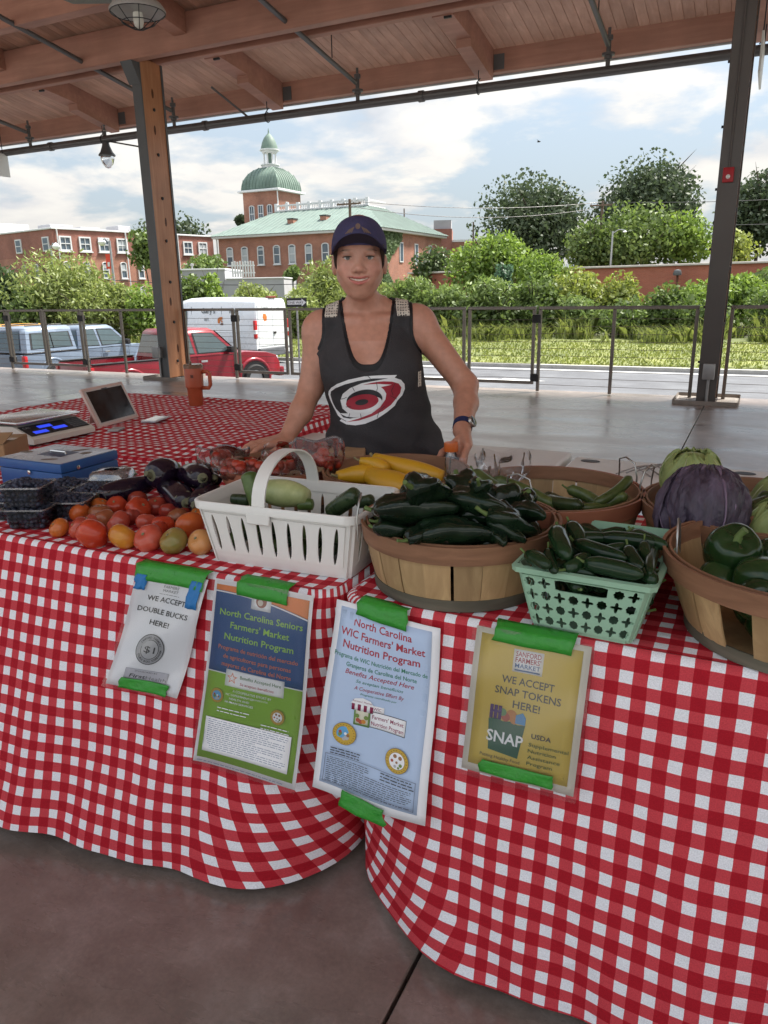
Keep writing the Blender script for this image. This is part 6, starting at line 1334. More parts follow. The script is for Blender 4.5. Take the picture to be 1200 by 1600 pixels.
# eggplants
M_EGG = glossy('eggplant skin', (.012, .006, .016), rough=.14, var=.2); M_CAL = pmat('eggplant calyx', (.13, .13, .075), .7, .3, 18)
EGGL = ['long eggplant lying behind the tomatoes with its cap to the left', 'eggplant on top of the pile pointing its cap at the camera', 'eggplant whose cap points towards the white basket', 'eggplant at the back right of the pile', 'eggplant squeezed beside the white basket', 'rearmost eggplant in the pile']
EGG = [((-1.692,1.558,0.790),(-1.639,1.689,0.800),0.0251),((-1.581,1.655,0.840),(-1.594,1.738,0.830),0.0340),((-1.395,1.564,0.800),(-1.550,1.656,0.800),0.0277),((-1.398,1.643,0.850),(-1.528,1.720,0.830),0.0283),((-1.350,1.564,0.800),(-1.412,1.699,0.810),0.0259),((-1.396,1.687,0.840),(-1.484,1.738,0.840),0.0253)]
for i, (A, B, r) in enumerate(EGG):
    produce('eggplant', 'eggplant', A, B, r*1.42, M_EGG, EGGL[i], 'eggplants behind the tomatoes', lambda t: .30+.70*sup(t*.93+.03, .75, .55) if t < .97 else .30, bow=.008, n=20, m=17, stem=.02, stem_mat=M_CAL, cap=M_CAL, ext=.018)
# squash
M_SQ = glossy('yellow squash skin', (.60, .34, .02), (.55, .27, .015), .38, .12, 14); SQU = [((-0.872,1.735,0.930),(-0.700,1.731,0.900),0.0197),((-0.930,1.637,0.900),(-0.859,1.678,0.900),0.0196),((-0.866,1.675,0.900),(-0.721,1.611,0.890),0.0279),((-0.892,1.687,0.930),(-0.835,1.682,0.920),0.0110),((-0.726,1.610,0.910),(-0.708,1.618,0.920),0.0110),((-0.845,1.765,0.890),(-0.760,1.681,0.890),0.0158)]
SQL = ['long curved yellow squash on top of the squash basket', 'yellow squash at the left of the squash basket', 'broad yellow squash at the front of the squash basket', 'small pale yellow squash behind the broad one', 'stem end of a small yellow squash by the poblanos', 'yellow squash half buried in the squash basket']
for i, (A, B, r) in enumerate(SQU):
    produce('yellow_squash', 'squash', A, B, max(.019, r*1.32), M_SQ, SQL[i], 'yellow squash in the round basket', lambda t: .42+.58*sup(.12+.80*t, 1.5, .9), bow=.012*(-1)**i, n=16, stem=.016, stem_mat=M_STEMB, ext=.012)
for k in range(7):
    a = k*.9; produce('yellow_squash', 'squash', (-.845+.11*math.cos(a), 1.785+.11*math.sin(a), .845), (-.845+.11*math.cos(a+1.6), 1.785+.11*math.sin(a+1.6), .85), .026, M_SQ, 'yellow squash lying low inside the squash basket', 'yellow squash low in the round basket', lambda t: .42+.58*sup(.12+.80*t, 1.5, .9), n=14, stem=.012, stem_mat=M_STEMB)
# peppers
M_POB = glossy('poblano skin', (.004, .011, .006), (.009, .020, .009), .13, .3, bump=.35, bscale=22, spec=.38); M_JAL = glossy('jalapeno skin', (.007, .022, .009), (.013, .034, .012), .14, .3, spec=.38); M_BELL = glossy('bell pepper skin', (.010, .032, .010), (.018, .048, .012), .18, .3)
POB = [((-0.638,1.274,0.940),(-0.500,1.310,0.950),0.0218),((-0.553,1.250,1.000),(-0.519,1.343,0.960),0.0215),((-0.519,1.365,0.950),(-0.410,1.340,0.950),0.0219),((-0.458,1.346,0.990),(-0.466,1.464,0.930),0.0143),((-0.424,1.320,0.940),(-0.360,1.372,0.900),0.0185),((-0.411,1.412,0.920),(-0.349,1.387,0.930),0.0160),((-0.635,1.275,0.900),(-0.583,1.277,0.900),0.0160),((-0.547,1.265,0.900),(-0.424,1.298,0.910),0.0232),((-0.616,1.320,0.900),(-0.560,1.336,0.900),0.0123),((-0.539,1.307,0.930),(-0.507,1.312,0.920),0.0139),((-0.420,1.334,0.920),(-0.369,1.327,0.900),0.0155),((-0.429,1.315,0.900),(-0.397,1.290,0.900),0.0096),((-0.644,1.303,0.910),(-0.620,1.329,0.910),0.0124),((-0.495,1.346,0.920),(-0.435,1.342,0.920),0.0159),((-0.433,1.389,0.930),(-0.409,1.391,0.930),0.0081),((-0.622,1.356,0.950),(-0.597,1.349,0.950),0.0083),((-0.560,1.246,0.900),(-0.546,1.292,0.900),0.0118)]
pl_lobes = lambda a, t: 1+.24*np.cos(3*a+1.6*t+.5)*(1-.5*t)+.09*np.cos(5*a+2+3*t)+.07*np.sin(2*a+11*t)+.05*np.cos(a+17*t)
POBL = {0: 'long poblano pepper at the left top of the heap', 1: 'topmost upright poblano pepper at the back of the heap', 2: 'broad poblano pepper at the right top of the heap', 7: 'long poblano pepper lying along the front rim', 4: 'poblano pepper leaning on the right rim', 6: 'short poblano pepper at the left of the front rim'}
def poblano(i, A, B, r, label):
    produce('poblano_pepper', 'pepper', A, B, r*1.38, M_POB, label, 'poblano peppers in the round basket', lambda t: (.50+.5*min(1, t/.16))*(1-.72*max(0, (t-.30)/.7)**1.35) if t < .985 else .18, lobes=pl_lobes, bow=.008*(-1)**i, up=.006, n=20, m=15, stem=.022, ext=.012)
POBL = rank_labels([tuple((np.array(q[0])+np.array(q[1]))/2) for q in POB], POBL, 'poblano pepper in the round basket, %s from the left among the smaller ones')
for i, (A, B, r) in enumerate(POB):
    A = (A[0], A[1]+.07*0, A[2]); poblano(i, A, B, max(r, .015), POBL.get(i, 'dark glossy poblano pepper among others in the heap'))
for k, (x, y, z, a, b, L, r) in enumerate(((-.60, 1.42, .918, .4, .3, .085, .031), (-.545, 1.47, .935, 2.0, .4, .080, .034), (-.455, 1.46, .925, .9, .2, .085, .033), (-.50, 1.36, .915, 2.7, .1, .09, .030), (-.41, 1.50, .905, 1.9, .3, .08, .030), (-.62, 1.50, .905, .1, .3, .08, .031))):
    d = np.array((math.cos(a)*math.cos(b), math.sin(a)*math.cos(b), math.sin(b)))*L/2; poblano(k, np.array((x, y, z))+d, np.array((x, y, z))-d, r/1.38, 'stout crumpled poblano pepper on top of the heap, %s from the left' % ['second', 'third', 'fifth', 'fourth', 'sixth', 'first'][k])
rs = np.random.RandomState(11)
for k in range(26):
    a = k*2.399; q = .15*math.sqrt((k+.5)/26); x, y = -.535+q*math.cos(a), 1.445+q*math.sin(a); b = rs.rand()*6.28; z = .85+.045*(1-q/.16)+.02*rs.rand(); L = .055
    poblano(k, (x-L*math.cos(b)*.8, y-L*math.sin(b)*.8, z), (x+L*math.cos(b)*.8, y+L*math.sin(b)*.8, z+.02*rs.normal()), .026, 'dark glossy poblano pepper deep in the heap')
JAL = [((-0.307,1.364,0.910),(-0.269,1.275,0.900),0.0176),((-0.290,1.404,0.910),(-0.264,1.351,0.900),0.0145),((-0.257,1.339,0.900),(-0.180,1.300,0.900),0.0137),((-0.220,1.394,0.900),(-0.135,1.399,0.900),0.0142),((-0.171,1.439,0.900),(-0.122,1.397,0.900),0.0134),((-0.223,1.271,0.890),(-0.146,1.253,0.890),0.0152),((-0.169,1.333,0.900),(-0.145,1.291,0.890),0.0130),((-0.139,1.283,0.880),(-0.125,1.265,0.880),0.0130),((-0.133,1.394,0.890),(-0.126,1.273,0.890),0.0105),((-0.331,1.265,0.890),(-0.299,1.237,0.890),0.0131),((-0.262,1.269,0.880),(-0.244,1.302,0.890),0.0132),((-0.256,1.378,0.900),(-0.226,1.391,0.900),0.0093),((-0.148,1.371,0.900),(-0.135,1.336,0.890),0.0111),((-0.258,1.273,0.870),(-0.228,1.273,0.870),0.0109),((-0.304,1.291,0.890),(-0.283,1.247,0.880),0.0110),((-0.199,1.396,0.880),(-0.166,1.324,0.880),0.0113),((-0.221,1.341,0.890),(-0.189,1.353,0.900),0.0112),((-0.193,1.290,0.860),(-0.162,1.310,0.860),0.0109)]
JALL = {0: 'upright jalapeno at the back left of the mint basket', 2: 'jalapeno across the middle of the mint basket', 3: 'long jalapeno at the back of the mint basket', 5: 'long jalapeno lying along the front of the mint basket', 9: 'wrinkled jalapeno with a curled stem at the left corner'}
def jalapeno(i, A, B, r, label):
    produce('jalapeno', 'pepper', A, B, r*1.08, M_JAL, label, 'jalapenos in the mint basket', lambda t: (.66+.34*min(1, t/.2))*(1-.45*max(0, (t-.55)/.45)**1.6) if t < .985 else .22, bow=.004*(-1)**i, n=14, m=11, stem=.018, ext=.012)
JALL = rank_labels([tuple((np.array(q[0])+np.array(q[1]))/2) for q in JAL], JALL, 'jalapeno on the mint basket heap, %s from the left among the shorter ones')
for i, (A, B, r) in enumerate(JAL): jalapeno(i, A, B, max(.011, r), JALL.get(i, 'dark green jalapeno among others in the mint basket'))
for k in range(34):
    x = -.232+.085*(2*rs.rand()-1); y = 1.42+.135*(2*rs.rand()-1); b = rs.rand()*6.28; z = .775+.09*rs.rand(); L = .032
    jalapeno(k, (x-L*math.cos(b)*.9, y-L*math.sin(b), z), (x+L*math.cos(b)*.9, y+L*math.sin(b), z+.006*rs.normal()), .0145, 'dark green jalapeno deep in the mint basket')
def bell(x, y, z, r, label, rot, i):
    t = thing('bell_pepper', label, 'pepper', (x, y, z), group='bell peppers in the round basket', rot=rot); n, m = 28, 14; rings = []
    for j in range(m):
        th = math.pi*(j+.02)/(m-1+.04); a = np.arange(n)*2*math.pi/n; rho = math.sin(th)**.62*(1-.12*(j/m)); zz = math.cos(th)*1.05-.30*math.exp(-(th/.45)**2)+.25*math.exp(-((math.pi-th)/.4)**2)
        lob_ = 1+.11*np.abs(np.cos(2*a+i))**.6*math.sin(th)-.06
        rings.append(np.stack([np.cos(a)*rho*r*lob_, np.sin(a)*rho*r*lob_, np.full(n, r*zz)+.10*r*np.abs(np.cos(2*a+i))*math.exp(-(th/.7)**2)], 1))
    mk('flesh', loft(rings[::-1]), M_BELL, t, smooth=180); mk('stem', tube([(0, 0, r*.72), (0, .1*r, r*.98), (.12*r, .2*r, r*1.2)], [r*.20, r*.12, r*.14], 8), M_STEM, t, smooth=60)
BELLS = [(-.005, 1.385, .895, .050, 'large bell pepper at the back left of its basket', (.6, .2, 0)), (.045, 1.315, .875, .044, 'bell pepper lying on its side at the front of its basket', (1.5, .3, 1.1)), (.045, 1.275, .855, .040, 'bell pepper against the front rim of its basket', (1.2, 0, .4)), (.105, 1.33, .885, .046, 'bell pepper at the right edge of the picture', (1.3, .2, 2.2)), (.06, 1.45, .86, .046, 'bell pepper at the back of its basket', (.4, .5, 1)), (-.02, 1.345, .85, .038, 'bell pepper low on the left of its basket', (.9, .2, 3)), (.14, 1.265, .85, .044, 'bell pepper by the front rim right of the others', (1.1, .6, .7)), (.15, 1.42, .87, .046, 'bell pepper in the middle of its basket', (.5, .1, 2)), (.05, 1.36, .815, .045, 'bell pepper under the others in its basket', (.3, 1, 0)), (.075, 1.30, .80, .045, 'bell pepper at the bottom behind the basket gap', (.8, .4, 1.6)), (.22, 1.36, .86, .046, 'bell pepper far right in its basket', (.2, .4, 1)), (.16, 1.33, .80, .045, 'bell pepper at the bottom right of its basket', (1, 0, 0))]
for i, b in enumerate(BELLS): bell(b[0]+.0, b[1]+.03, *b[2:], i)
# zucchini, cucumbers
M_ZUC = glossy('zucchini skin', (.045, .075, .02), (.09, .12, .035), .32, .35, 30); M_ZUD = glossy('dark zucchini skin', (.018, .035, .012), (.03, .05, .016), .28, .3, 24); M_CUC = glossy('cucumber skin', (.055, .10, .022), (.10, .15, .045), .35, .35, 26); M_CUD = glossy('dark cucumber skin', (.022, .042, .018), (.035, .06, .025), .3, .3, 26); M_MEL = glossy('pale gourd skin', (.30, .36, .14), (.42, .44, .22), .4, .25, 18)
ZUC = [((-0.565,1.638,0.940),(-0.445,1.588,0.900),0.0141),((-0.546,1.740,0.900),(-0.411,1.721,0.860),0.0149),((-0.413,1.755,0.860),(-0.338,1.703,0.870),0.0152),((-0.375,1.790,0.880),(-0.312,1.774,0.860),0.0136),((-0.305,1.750,0.870),(-0.253,1.830,0.910),0.0117),((-0.288,1.756,0.860),(-0.252,1.768,0.880),0.0115),((-0.346,1.719,0.860),(-0.293,1.764,0.860),0.0064),((-0.454,1.726,0.860),(-0.419,1.729,0.860),0.0103)]
ZUL = ['long zucchini leaning over the left rim of its basket', 'long zucchini lying behind the leaning one', 'dark zucchini in the middle of its basket', 'curved green zucchini behind the dark one', 'slim zucchini pointing up at the right rim', 'short zucchini at the right of its basket', 'thin zucchini with a bright edge at the front', 'cut zucchini end at the left of its basket']
cyl_prof = lambda t: min(1, (t+.02)/.10)**.5*min(1, (1.02-t)/.10)**.5*(.92+.08*math.sin(3*t))
for i, (A, B, r) in enumerate(ZUC): produce('zucchini', 'zucchini', A, B, max(.012, r*1.1), M_ZUD if i in (2,) else M_ZUC, ZUL[i], 'zucchini in the red rimmed basket', cyl_prof, bow=.012*(-1)**i, n=12, m=13, stem=.014, ext=.012)
for k in range(8):
    a = k*.8; produce('zucchini', 'zucchini', (-.425+.13*math.cos(a), 1.755+.13*math.sin(a), .815), (-.425+.13*math.cos(a+1.9), 1.755+.13*math.sin(a+1.9), .83), .024, M_ZUC if k % 2 else M_ZUD, 'zucchini lying low inside the red rimmed basket', 'zucchini low in the red rimmed basket', cyl_prof, n=12, stem=.012)
CUC = [((-1.054,1.411,0.940),(-1.028,1.402,0.880),0.0192),((-1.037,1.436,0.900),(-0.919,1.435,0.900),0.0303),((-0.829,1.409,0.880),(-0.759,1.390,0.930),0.0180),((-1.097,1.406,0.880),(-1.066,1.411,0.880),0.0123),((-0.801,1.497,0.880),(-0.776,1.492,0.890),0.0100),((-0.924,1.430,0.880),(-0.905,1.437,0.880),0.0100)]
CUL = ['light green cucumber standing up inside the white basket', 'pale round gourd in the white basket under the handle', 'dark cucumber leaning on the right end of the white basket', 'small dark cucumber at the left of the white basket', 'small cucumber at the right back corner of the white basket', 'cucumber tip beside the pale gourd']
for i, (A, B, r) in enumerate(CUC): produce('cucumber' if i != 1 else 'gourd', 'cucumber' if i != 1 else 'gourd', A, B, max(.014, r*1.1), (M_CUC, M_MEL, M_CUD, M_CUD, M_CUD, M_CUC)[i], CUL[i], None, cyl_prof if i != 1 else (lambda t: .25+.75*sup(.06+.88*t, 1, .6)), n=16, m=15, ext=.01)
for k in range(11):
    x = -1.085+k*.031; produce('cucumber', 'cucumber', (x, 1.355+.01*(k % 3), .785+.03*(k % 2)), (x+.02, 1.50, .79+.03*((k+1) % 2)), .0195, (M_CUC, M_CUD)[k % 2], 'cucumber packed low in the white basket', 'cucumbers low in the white basket', cyl_prof, n=12)
for k in range(4):
    x = -1.06+k*.08; produce('cucumber', 'cucumber', (x, 1.345, .845), (x+.07, 1.36, .845), .018, (M_CUC, M_CUD)[k % 2], 'cucumber packed low in the white basket', 'cucumbers low in the white basket', cyl_prof, n=12)

# cabbages: a core wrapped in ruffled leaves
def cabbage(loc, r, core, leafm, veinm, label, seed, nl=11, open_=.18, squash=(1, 1, 1), ruf=.035, rot=(0, 0, 0)):
    t = thing('cabbage', label, 'cabbage', loc, group='cabbages in the round basket', rot=rot); rs = np.random.RandomState(seed)
    mk('heart', xf(sphere(r*.90, 28, 18), sc=squash), core, t, smooth=180)
    for k in range(nl):
        az = k*2.399+rs.rand()*.4; lift = open_*(k/nl)**1.5; wd = .85+.25*rs.rand(); top = 1.15-.12*rs.rand(); ph = rs.rand()*6
        def fn(u, v):
            a = (u-.5)*2*wd*math.sin(math.pi*min(1, .18+.72*v)); e = -1.25+v*(top+1.25)
            rr = r*(1.0+.02*k/nl+lift*v*v+ruf*v*math.sin(9*u+ph)+.6*ruf*v*math.sin(17*u+5*v+ph)+.3*ruf*math.sin(31*u+7*v)-.03*math.exp(-((u-.5)/.05)**2)*(1-v)+.012*math.cos(24*abs(u-.5)+8*v)+.35*ruf*math.sin(38*u+ph+3*math.sin(9*v))*math.sin(19*v+ph)+.2*ruf*math.sin(61*u-33*v+ph))
            return (rr*math.cos(e)*math.cos(az+a)*squash[0], rr*math.cos(e)*math.sin(az+a)*squash[1], rr*math.sin(e)*squash[2])
        lf = mk('leaf', thick(grid(fn, 34, 26), .0016), leafm, t, smooth=180)
        mk('midrib', tube([np.array(fn(.5, v))*1.012 for v in np.linspace(.05, .9, 9)], np.linspace(.006, .0012, 9)*r/.1, 6), veinm, lf, smooth=180)
    return t
M_PURC = pmat('purple cabbage', (.030, .020, .036), .5, .55, 22, .9, 55, hue=(.105, .08, .12), stretch=(1, 1, .35)); M_PURV = pmat('purple cabbage vein', (.17, .12, .18), .5, .3, 12); M_GRC = pmat('green cabbage', (.17, .23, .065), .5, .3, 9, .25, 30, hue=(.32, .36, .14)); M_GRV = pmat('green cabbage vein', (.42, .45, .26), .5, .2, 12)
cabbage((-.072, 1.670, .912), .082, M_PURC, M_PURC, M_PURV, 'loose dark purple cabbage on top of the cabbage basket', 3, 13, .55, (1.0, .95, 1.0), .07, (R(158), R(8), R(20)))
cabbage((-.108, 1.775, .940), .066, M_GRC, M_GRC, M_GRV, 'pale green cabbage behind the purple one', 4, 9, .10)
cabbage((.075, 1.67, .87), .062, M_GRC, M_GRC, M_GRV, 'small green cabbage low at the right of the purple one', 5, 8, .2)
cabbage((.13, 1.62, .86), .062, M_GRC, M_GRC, M_GRV, 'green cabbage with white ribs at the right edge', 6, 9, .3)
cabbage((.10, 1.85, .86), .085, M_GRC, M_GRC, M_GRV, 'green cabbage at the back of the cabbage basket', 7, 8, .15)
for k, (a, b) in enumerate((((.03, 1.80, .90), (.14, 1.78, .90)), ((.0, 1.72, .88), (.06, 1.78, .90)))): produce('zucchini', 'zucchini', a, b, .022, M_ZUD, ('dark zucchini', 'short dark zucchini')[k]+' behind the purple cabbage', None, cyl_prof, n=12)

# ------------------------------------------------------------------ blueberries in clear punnets
M_BERRY = pmat('blueberry', (.010, .012, .026), .5, .5, 60, hue=(.035, .042, .075)); M_PUN = clear_mat('punnet plastic', (.98, .985, 1.0), .0, .06, .04)
def punnet(loc, rz, label, lid=False, sx=.135, sy=.105, h=.062, seed=0):
    t = thing('berry_punnet', label, 'punnet', loc, rz, 'clear punnets of blueberries'); rs = np.random.RandomState(seed); r = .012
    def rr(s, z, ex=0): hx, hy = sx/2*s+ex, sy/2*s+ex; q = .018; return [(x, y, z) for cx, cy, a0 in ((hx-q, hy-q, 0), (-hx+q, hy-q, 90), (-hx+q, -hy+q, 180), (hx-q, -hy+q, 270)) for x, y in [(cx+q*math.cos(R(a0+a)), cy+q*math.sin(R(a0+a))) for a in (0, 30, 60, 90)]]
    mk('tray', loft([rr(.86, .002), rr(.88, .006), rr(.97, h), rr(1, h, .004), rr(1, h+.004, .005)], True, True if False else False), M_PUN, t, smooth=40)
    mk('tray_base', ([p for p in rr(.86, .002)], [tuple(range(16))]), M_PUN, t)
    mk('rim', loft([rr(1, h, .003), rr(1, h, .0065), rr(1, h+.004, .0065), rr(1, h+.004, .003), rr(1, h, .003)], True, False), clear_mat('punnet rim', (.95, .96, .97), .12, .12, .4), t, smooth=40)
    gs = []
    s0 = sphere(1, 8, 6); d = .0142
    for k in range(int(h/d)+1):
        z = .009+k*d*.92; f = .86+.12*z/h; last = z > h-.018
        nx, ny = int(sx*f/d)-1, int(sy*f/d)-1
        for i in range(nx+1):
            for j in range(ny+1):
                if not last and 0 < i < nx and 0 < j < ny: continue
                x, y = (i-nx/2)*d+.002*rs.normal(), (j-ny/2)*d+.002*rs.normal(); dome = .014*max(0, 1-(2*x/sx)**2-(2*y/sy)**2) if last else 0
                gs.append(xf(s0, (x, y, z+dome+.0012*rs.normal()), (rs.rand()*6, rs.rand()*6, 0), (.0070+.0013*rs.rand(),)*3))
    for k in range(24):
        a, q = rs.rand()*6.28, rs.rand()**.5; gs.append(xf(s0, (.36*sx*q*math.cos(a), .36*sy*q*math.sin(a), h+.014*(1-q*q)), (0, 0, 0), (.0075,)*3))
    tag(mk('blueberries', join(*gs), M_BERRY, t, smooth=180), kind='stuff')
    if lid: mk('lid', loft([rr(1, h+.0045, .005), rr(.96, h+.022), rr(.85, h+.027), rr(.4, h+.028)], True, False), clear_mat('punnet lid', (.9, .93, 1), .16, .1, .6), t, smooth=40)
a23 = R(24)
PN = dict(sx=.118, sy=.098, h=.054)
punnet((-1.752, 1.352, TZ), a23, 'blueberry punnet at the front left, under another punnet', seed=1, **PN); punnet((-1.752, 1.348, TZ+.062), a23, 'blueberry punnet stacked on top at the front left', seed=2, **PN)
punnet((-1.712, 1.448, TZ), a23, 'blueberry punnet beside the stack, nearest the tomatoes', seed=3, **PN); punnet((-1.735, 1.562, TZ), a23, 'blueberry punnet between the cash box and the long eggplant', seed=4, **PN)
punnet((-1.865, 1.578, TZ), a23, 'blueberry punnet against the front of the cash box', seed=5, **PN); punnet((-1.785, 1.685, TZ), a23, 'blueberry punnet with a closed lid behind the others', True, seed=6, **PN)
punnet((-1.872, 1.385, TZ), a23, 'blueberry punnet cut by the left edge of the picture', seed=7, **PN); punnet((-1.832, 1.478, TZ), a23, 'blueberry punnet behind the stack of two', seed=8, **PN)

# ------------------------------------------------------------------ bagged cherry tomatoes
M_BAG = clear_mat('clear bag film', (.98, .98, .99), .0, .06, .08, .25); M_CH = glossy('cherry tomato skin', (.30, .02, .015), (.36, .05, .02), .2, .2, 20); M_ZIP = clear_mat('bag zip', (.82, .80, .90), .12, .15, .9)
def bag(loc, sx, sy, sz, rz, label, seed, n=14, zipc=True, r=.0155, flop=.04):
    t = thing('plastic_bag', label, 'bag', loc, rz); rs = np.random.RandomState(seed); ph = rs.rand(6)*6.28
    def fn(u, v):
        a = 2*math.pi*u; e = v; w = (math.sin(math.pi*min(1, .06+e*.62))**.5)*(1-.0*e); squeeze = 1-.72*max(0, (e-.55)/.45)
        rp = 1+.07*math.sin(5*a+ph[0]+4*e)+.05*math.sin(9*a+ph[1]-6*e)+.03*math.sin(16*a+ph[2]+9*e)
        return (sx*.5*math.cos(a)*w*rp*(1+.12*max(0, e-.55)), sy*.5*math.sin(a)*w*rp*squeeze+flop*max(0, e-.5)**2, sz*e+.006*math.sin(4*a+ph[3])*e)
    mk('film', grid(fn, 48, 22), M_BAG, t, smooth=180)
    if zipc: mk('zip_strip', thick(grid(lambda u, v: np.array(fn(.0+.5*u, .93+.05*v))*np.array((1.01, 1.0, 1.0))-np.array((0, .002, 0)), 20, 1), .001), M_ZIP, t, smooth=180)
    for k in range(n):
        q = rs.rand()**.5; a = rs.rand()*6.28; z = r*.9+.012+rs.rand()*sz*.40
        c = thing('cherry_tomato', 'small red cherry tomato inside the '+label.split(' holding')[0], 'tomato', (loc[0]+(sx*.36*q*math.cos(a))*math.cos(rz)-(sy*.33*q*math.sin(a))*math.sin(rz), loc[1]+(sx*.36*q*math.cos(a))*math.sin(rz)+(sy*.33*q*math.sin(a))*math.cos(rz), loc[2]+z), group='cherry tomatoes in '+label.split(' holding')[0])
        mk('flesh', xf(sphere(r*(.9+.25*rs.rand()), 16, 11), sc=(1, 1, .94)), M_CH, c, smooth=180); mk('scar', xf(lathe([(.0005, .001), (.003, .0012), (.0035, -.001)], 6), (0, 0, r*.93), (0, 0, 0)), M_STEMB, c)
bag((-1.375, 1.72, .85), .15, .10, .075, R(20), 'pale zip bag holding cherry tomatoes at the left of their basket', 1, 12)
bag((-1.265, 1.66, .85), .165, .09, .06, R(15), 'front left clear bag holding cherry tomatoes in their basket', 2, 16, False)
bag((-1.155, 1.70, .852), .14, .10, .06, R(25), 'middle clear bag holding cherry tomatoes in their basket', 3, 14, False)
bag((-1.06, 1.735, .862), .14, .09, .11, R(30), 'tall zip bag holding cherry tomatoes right of the white handle', 4, 14, True, .0155, -.03)
bag((-1.19, 1.80, .85), .17, .12, .08, R(5), 'rear clear bag holding cherry tomatoes in their basket', 5, 14, False)
bag((-.625, 1.77, .80), .13, .08, .15, R(10), 'crumpled empty clear bag between the squash and zucchini baskets', 6, 0, False); bag((-.57, 1.86, .86), .14, .08, .09, R(30), 'crumpled clear bag behind the zucchini basket rim', 7, 0, False)
M_CARD = pmat('cardboard', (.34, .21, .11), .85, .12, 8, .15, 90)
cb = thing('cardboard_box', 'flat cardboard box behind the bagged tomatoes, under her hand', 'box', (-1.30, 2.0, TZ), R(26))
for (a, b, c, d) in ((-.22, .22, -.075, -.071), (-.22, .22, .071, .075), (-.22, -.216, -.0709, .0709), (.216, .22, -.0709, .0709)): mk('side', box(a, b, c, d, .002, .108), M_CARD, cb)
mk('lid_flap', box(-.218, .218, -.0745, -.001, .1085, .1115), M_CARD, cb); mk('lid_flap', box(-.218, .218, .001, .0745, .1085, .1115), M_CARD, cb)
mk('bottom', box(-.215, .215, -.0705, .0705, .001, .005), M_CARD, cb)
cb2 = thing('cardboard_box', 'plain cardboard box at the left edge beside the cash box', 'box', (-2.60, 1.80, TZ), R(30))
mk('carton', bbox(-.16, .16, -.11, .11, .001, .095, .003, 1), M_CARD, cb2); mk('flap', xf(box(-.16, .16, 0, .10, 0, .003), (0, -.112, .097), (R(14), 0, 0)), M_CARD, cb2); mk('packing_tape', box(-.161, .161, -.022, .022, .0955, .0962), pmat('tan tape', (.45, .32, .18), .3), cb2)

# ------------------------------------------------------------------ cash box, scale, tablet, phone, tumbler
cx = thing('cash_box', 'blue metal cash box with worn grey lid', 'cash box', (-2.10, 1.758, TZ), R(0))
M_CASHB = pmat('blue enamel', (.018, .085, .27), .38, .12, 6); M_CASHL = pmat('worn grey lid', (.40, .42, .47), .3, .18, 5, metal=.35); M_RUST2 = pmat('worn spot', (.17, .13, .10), .6, .3, 20)
mk('body', bbox(-.145, .145, -.12, .12, .002, .060, .004), M_CASHB, cx, smooth=40); ld = mk('lid', bbox(-.147, .147, -.122, .122, .0615, .092, .005), M_CASHB, cx, smooth=40)
mk('lid_plate', bbox(-.142, .142, -.117, .117, .0922, .0935, .0005, 1), M_CASHL, ld); mk('handle_well', box(-.055, .055, -.04, .04, .0936, .0942), pmat('dark well', (.03, .05, .11), .4), ld); mk('handle', tube([(-.035, 0, .0945), (-.035, 0, .100), (.035, 0, .100), (.035, 0, .0945)], .0035, 6), M_CHROME, ld, smooth=40)
for k, (a, b, c, d) in enumerate(((-.13, -.02, .05, .03), (.05, -.08, .055, .022), (.03, .07, .06, .02), (.085, .04, .04, .03))): mk('worn_patch', xf(lathe([(.001, .0004), (.5, .0004), (.55, 0)], 9), (a, b, .0937), (0, 0, .5*k), (c, d, 1)), M_RUST2, ld)
mk('lock', xf(lathe([(.007, 0), (.007, .003), (.002, .004)], 12), (.1475, -.055, .07), (0, R(90), 0)), M_CHROME, ld, smooth=40); mk('lock', xf(lathe([(.007, 0), (.007, .003), (.002, .004)], 12), (.0, -.1225, .055), (R(90), 0, 0)), M_CHROME, cx, smooth=40)
sc_ = thing('price_scale', 'off white counter scale with steel platter and blue displays', 'scale', (-2.667, 2.285, TZ), R(90))
M_SCB = pmat('scale plastic', (.62, .60, .54), .45, .05, 5); M_PLAT = pmat('steel platter', (.62, .62, .63), .25, .08, 9, metal=.85)
body = [(-.0, .012), (.02, .010), (.33, .035), (.33, .075), (.115, .078), (.02, .042), (.0, .032)]
mk('body', loft([[(x, a, b) for a, b in body] for x in (-.165, -.16, .16, .165)]), M_SCB, sc_, smooth=30)
mk('platter', bbox(-.17, .17, .085, .345, .088, .100, .005), M_PLAT, sc_, smooth=40); mk('platter_post', box(-.06, .06, .16, .26, .076, .0875), M_DARKP, sc_)
sl = math.atan2(.036, .095); pan = mk('display_panel', xf(box(-.155, .155, 0, .088, .0008, .0022), (0, .020, .0425), (sl, 0, 0)), M_DARKP, sc_)
M_LCD = bpy.data.materials.new('lit blue display'); M_LCD.use_nodes = True; b_ = M_LCD.node_tree.nodes['Principled BSDF']; b_.inputs['Base Color'].default_value = (.02, .04, .4, 1); b_.inputs['Emission Color'].default_value = (.03, .07, .85, 1); b_.inputs['Emission Strength'].default_value = .28
for (a, b, c, d) in ((-.125, -.055, .012, .034), (-.02, .05, .020, .042), (-.075, -.005, .050, .072)): mk('display', xf(box(a, b, c, d, .0023, .0030), (0, .020, .0425), (sl, 0, 0)), M_LCD, pan)
M_KEY = pmat('grey keys', (.10, .12, .13), .5)
for i in range(5):
    for j in range(5): mk('key', xf(box(.073+i*.0165, .086+i*.0165, .008+j*.0155, .019+j*.0155, .0023, .0036), (0, .020, .0425), (sl, 0, 0)), M_KEY, pan)
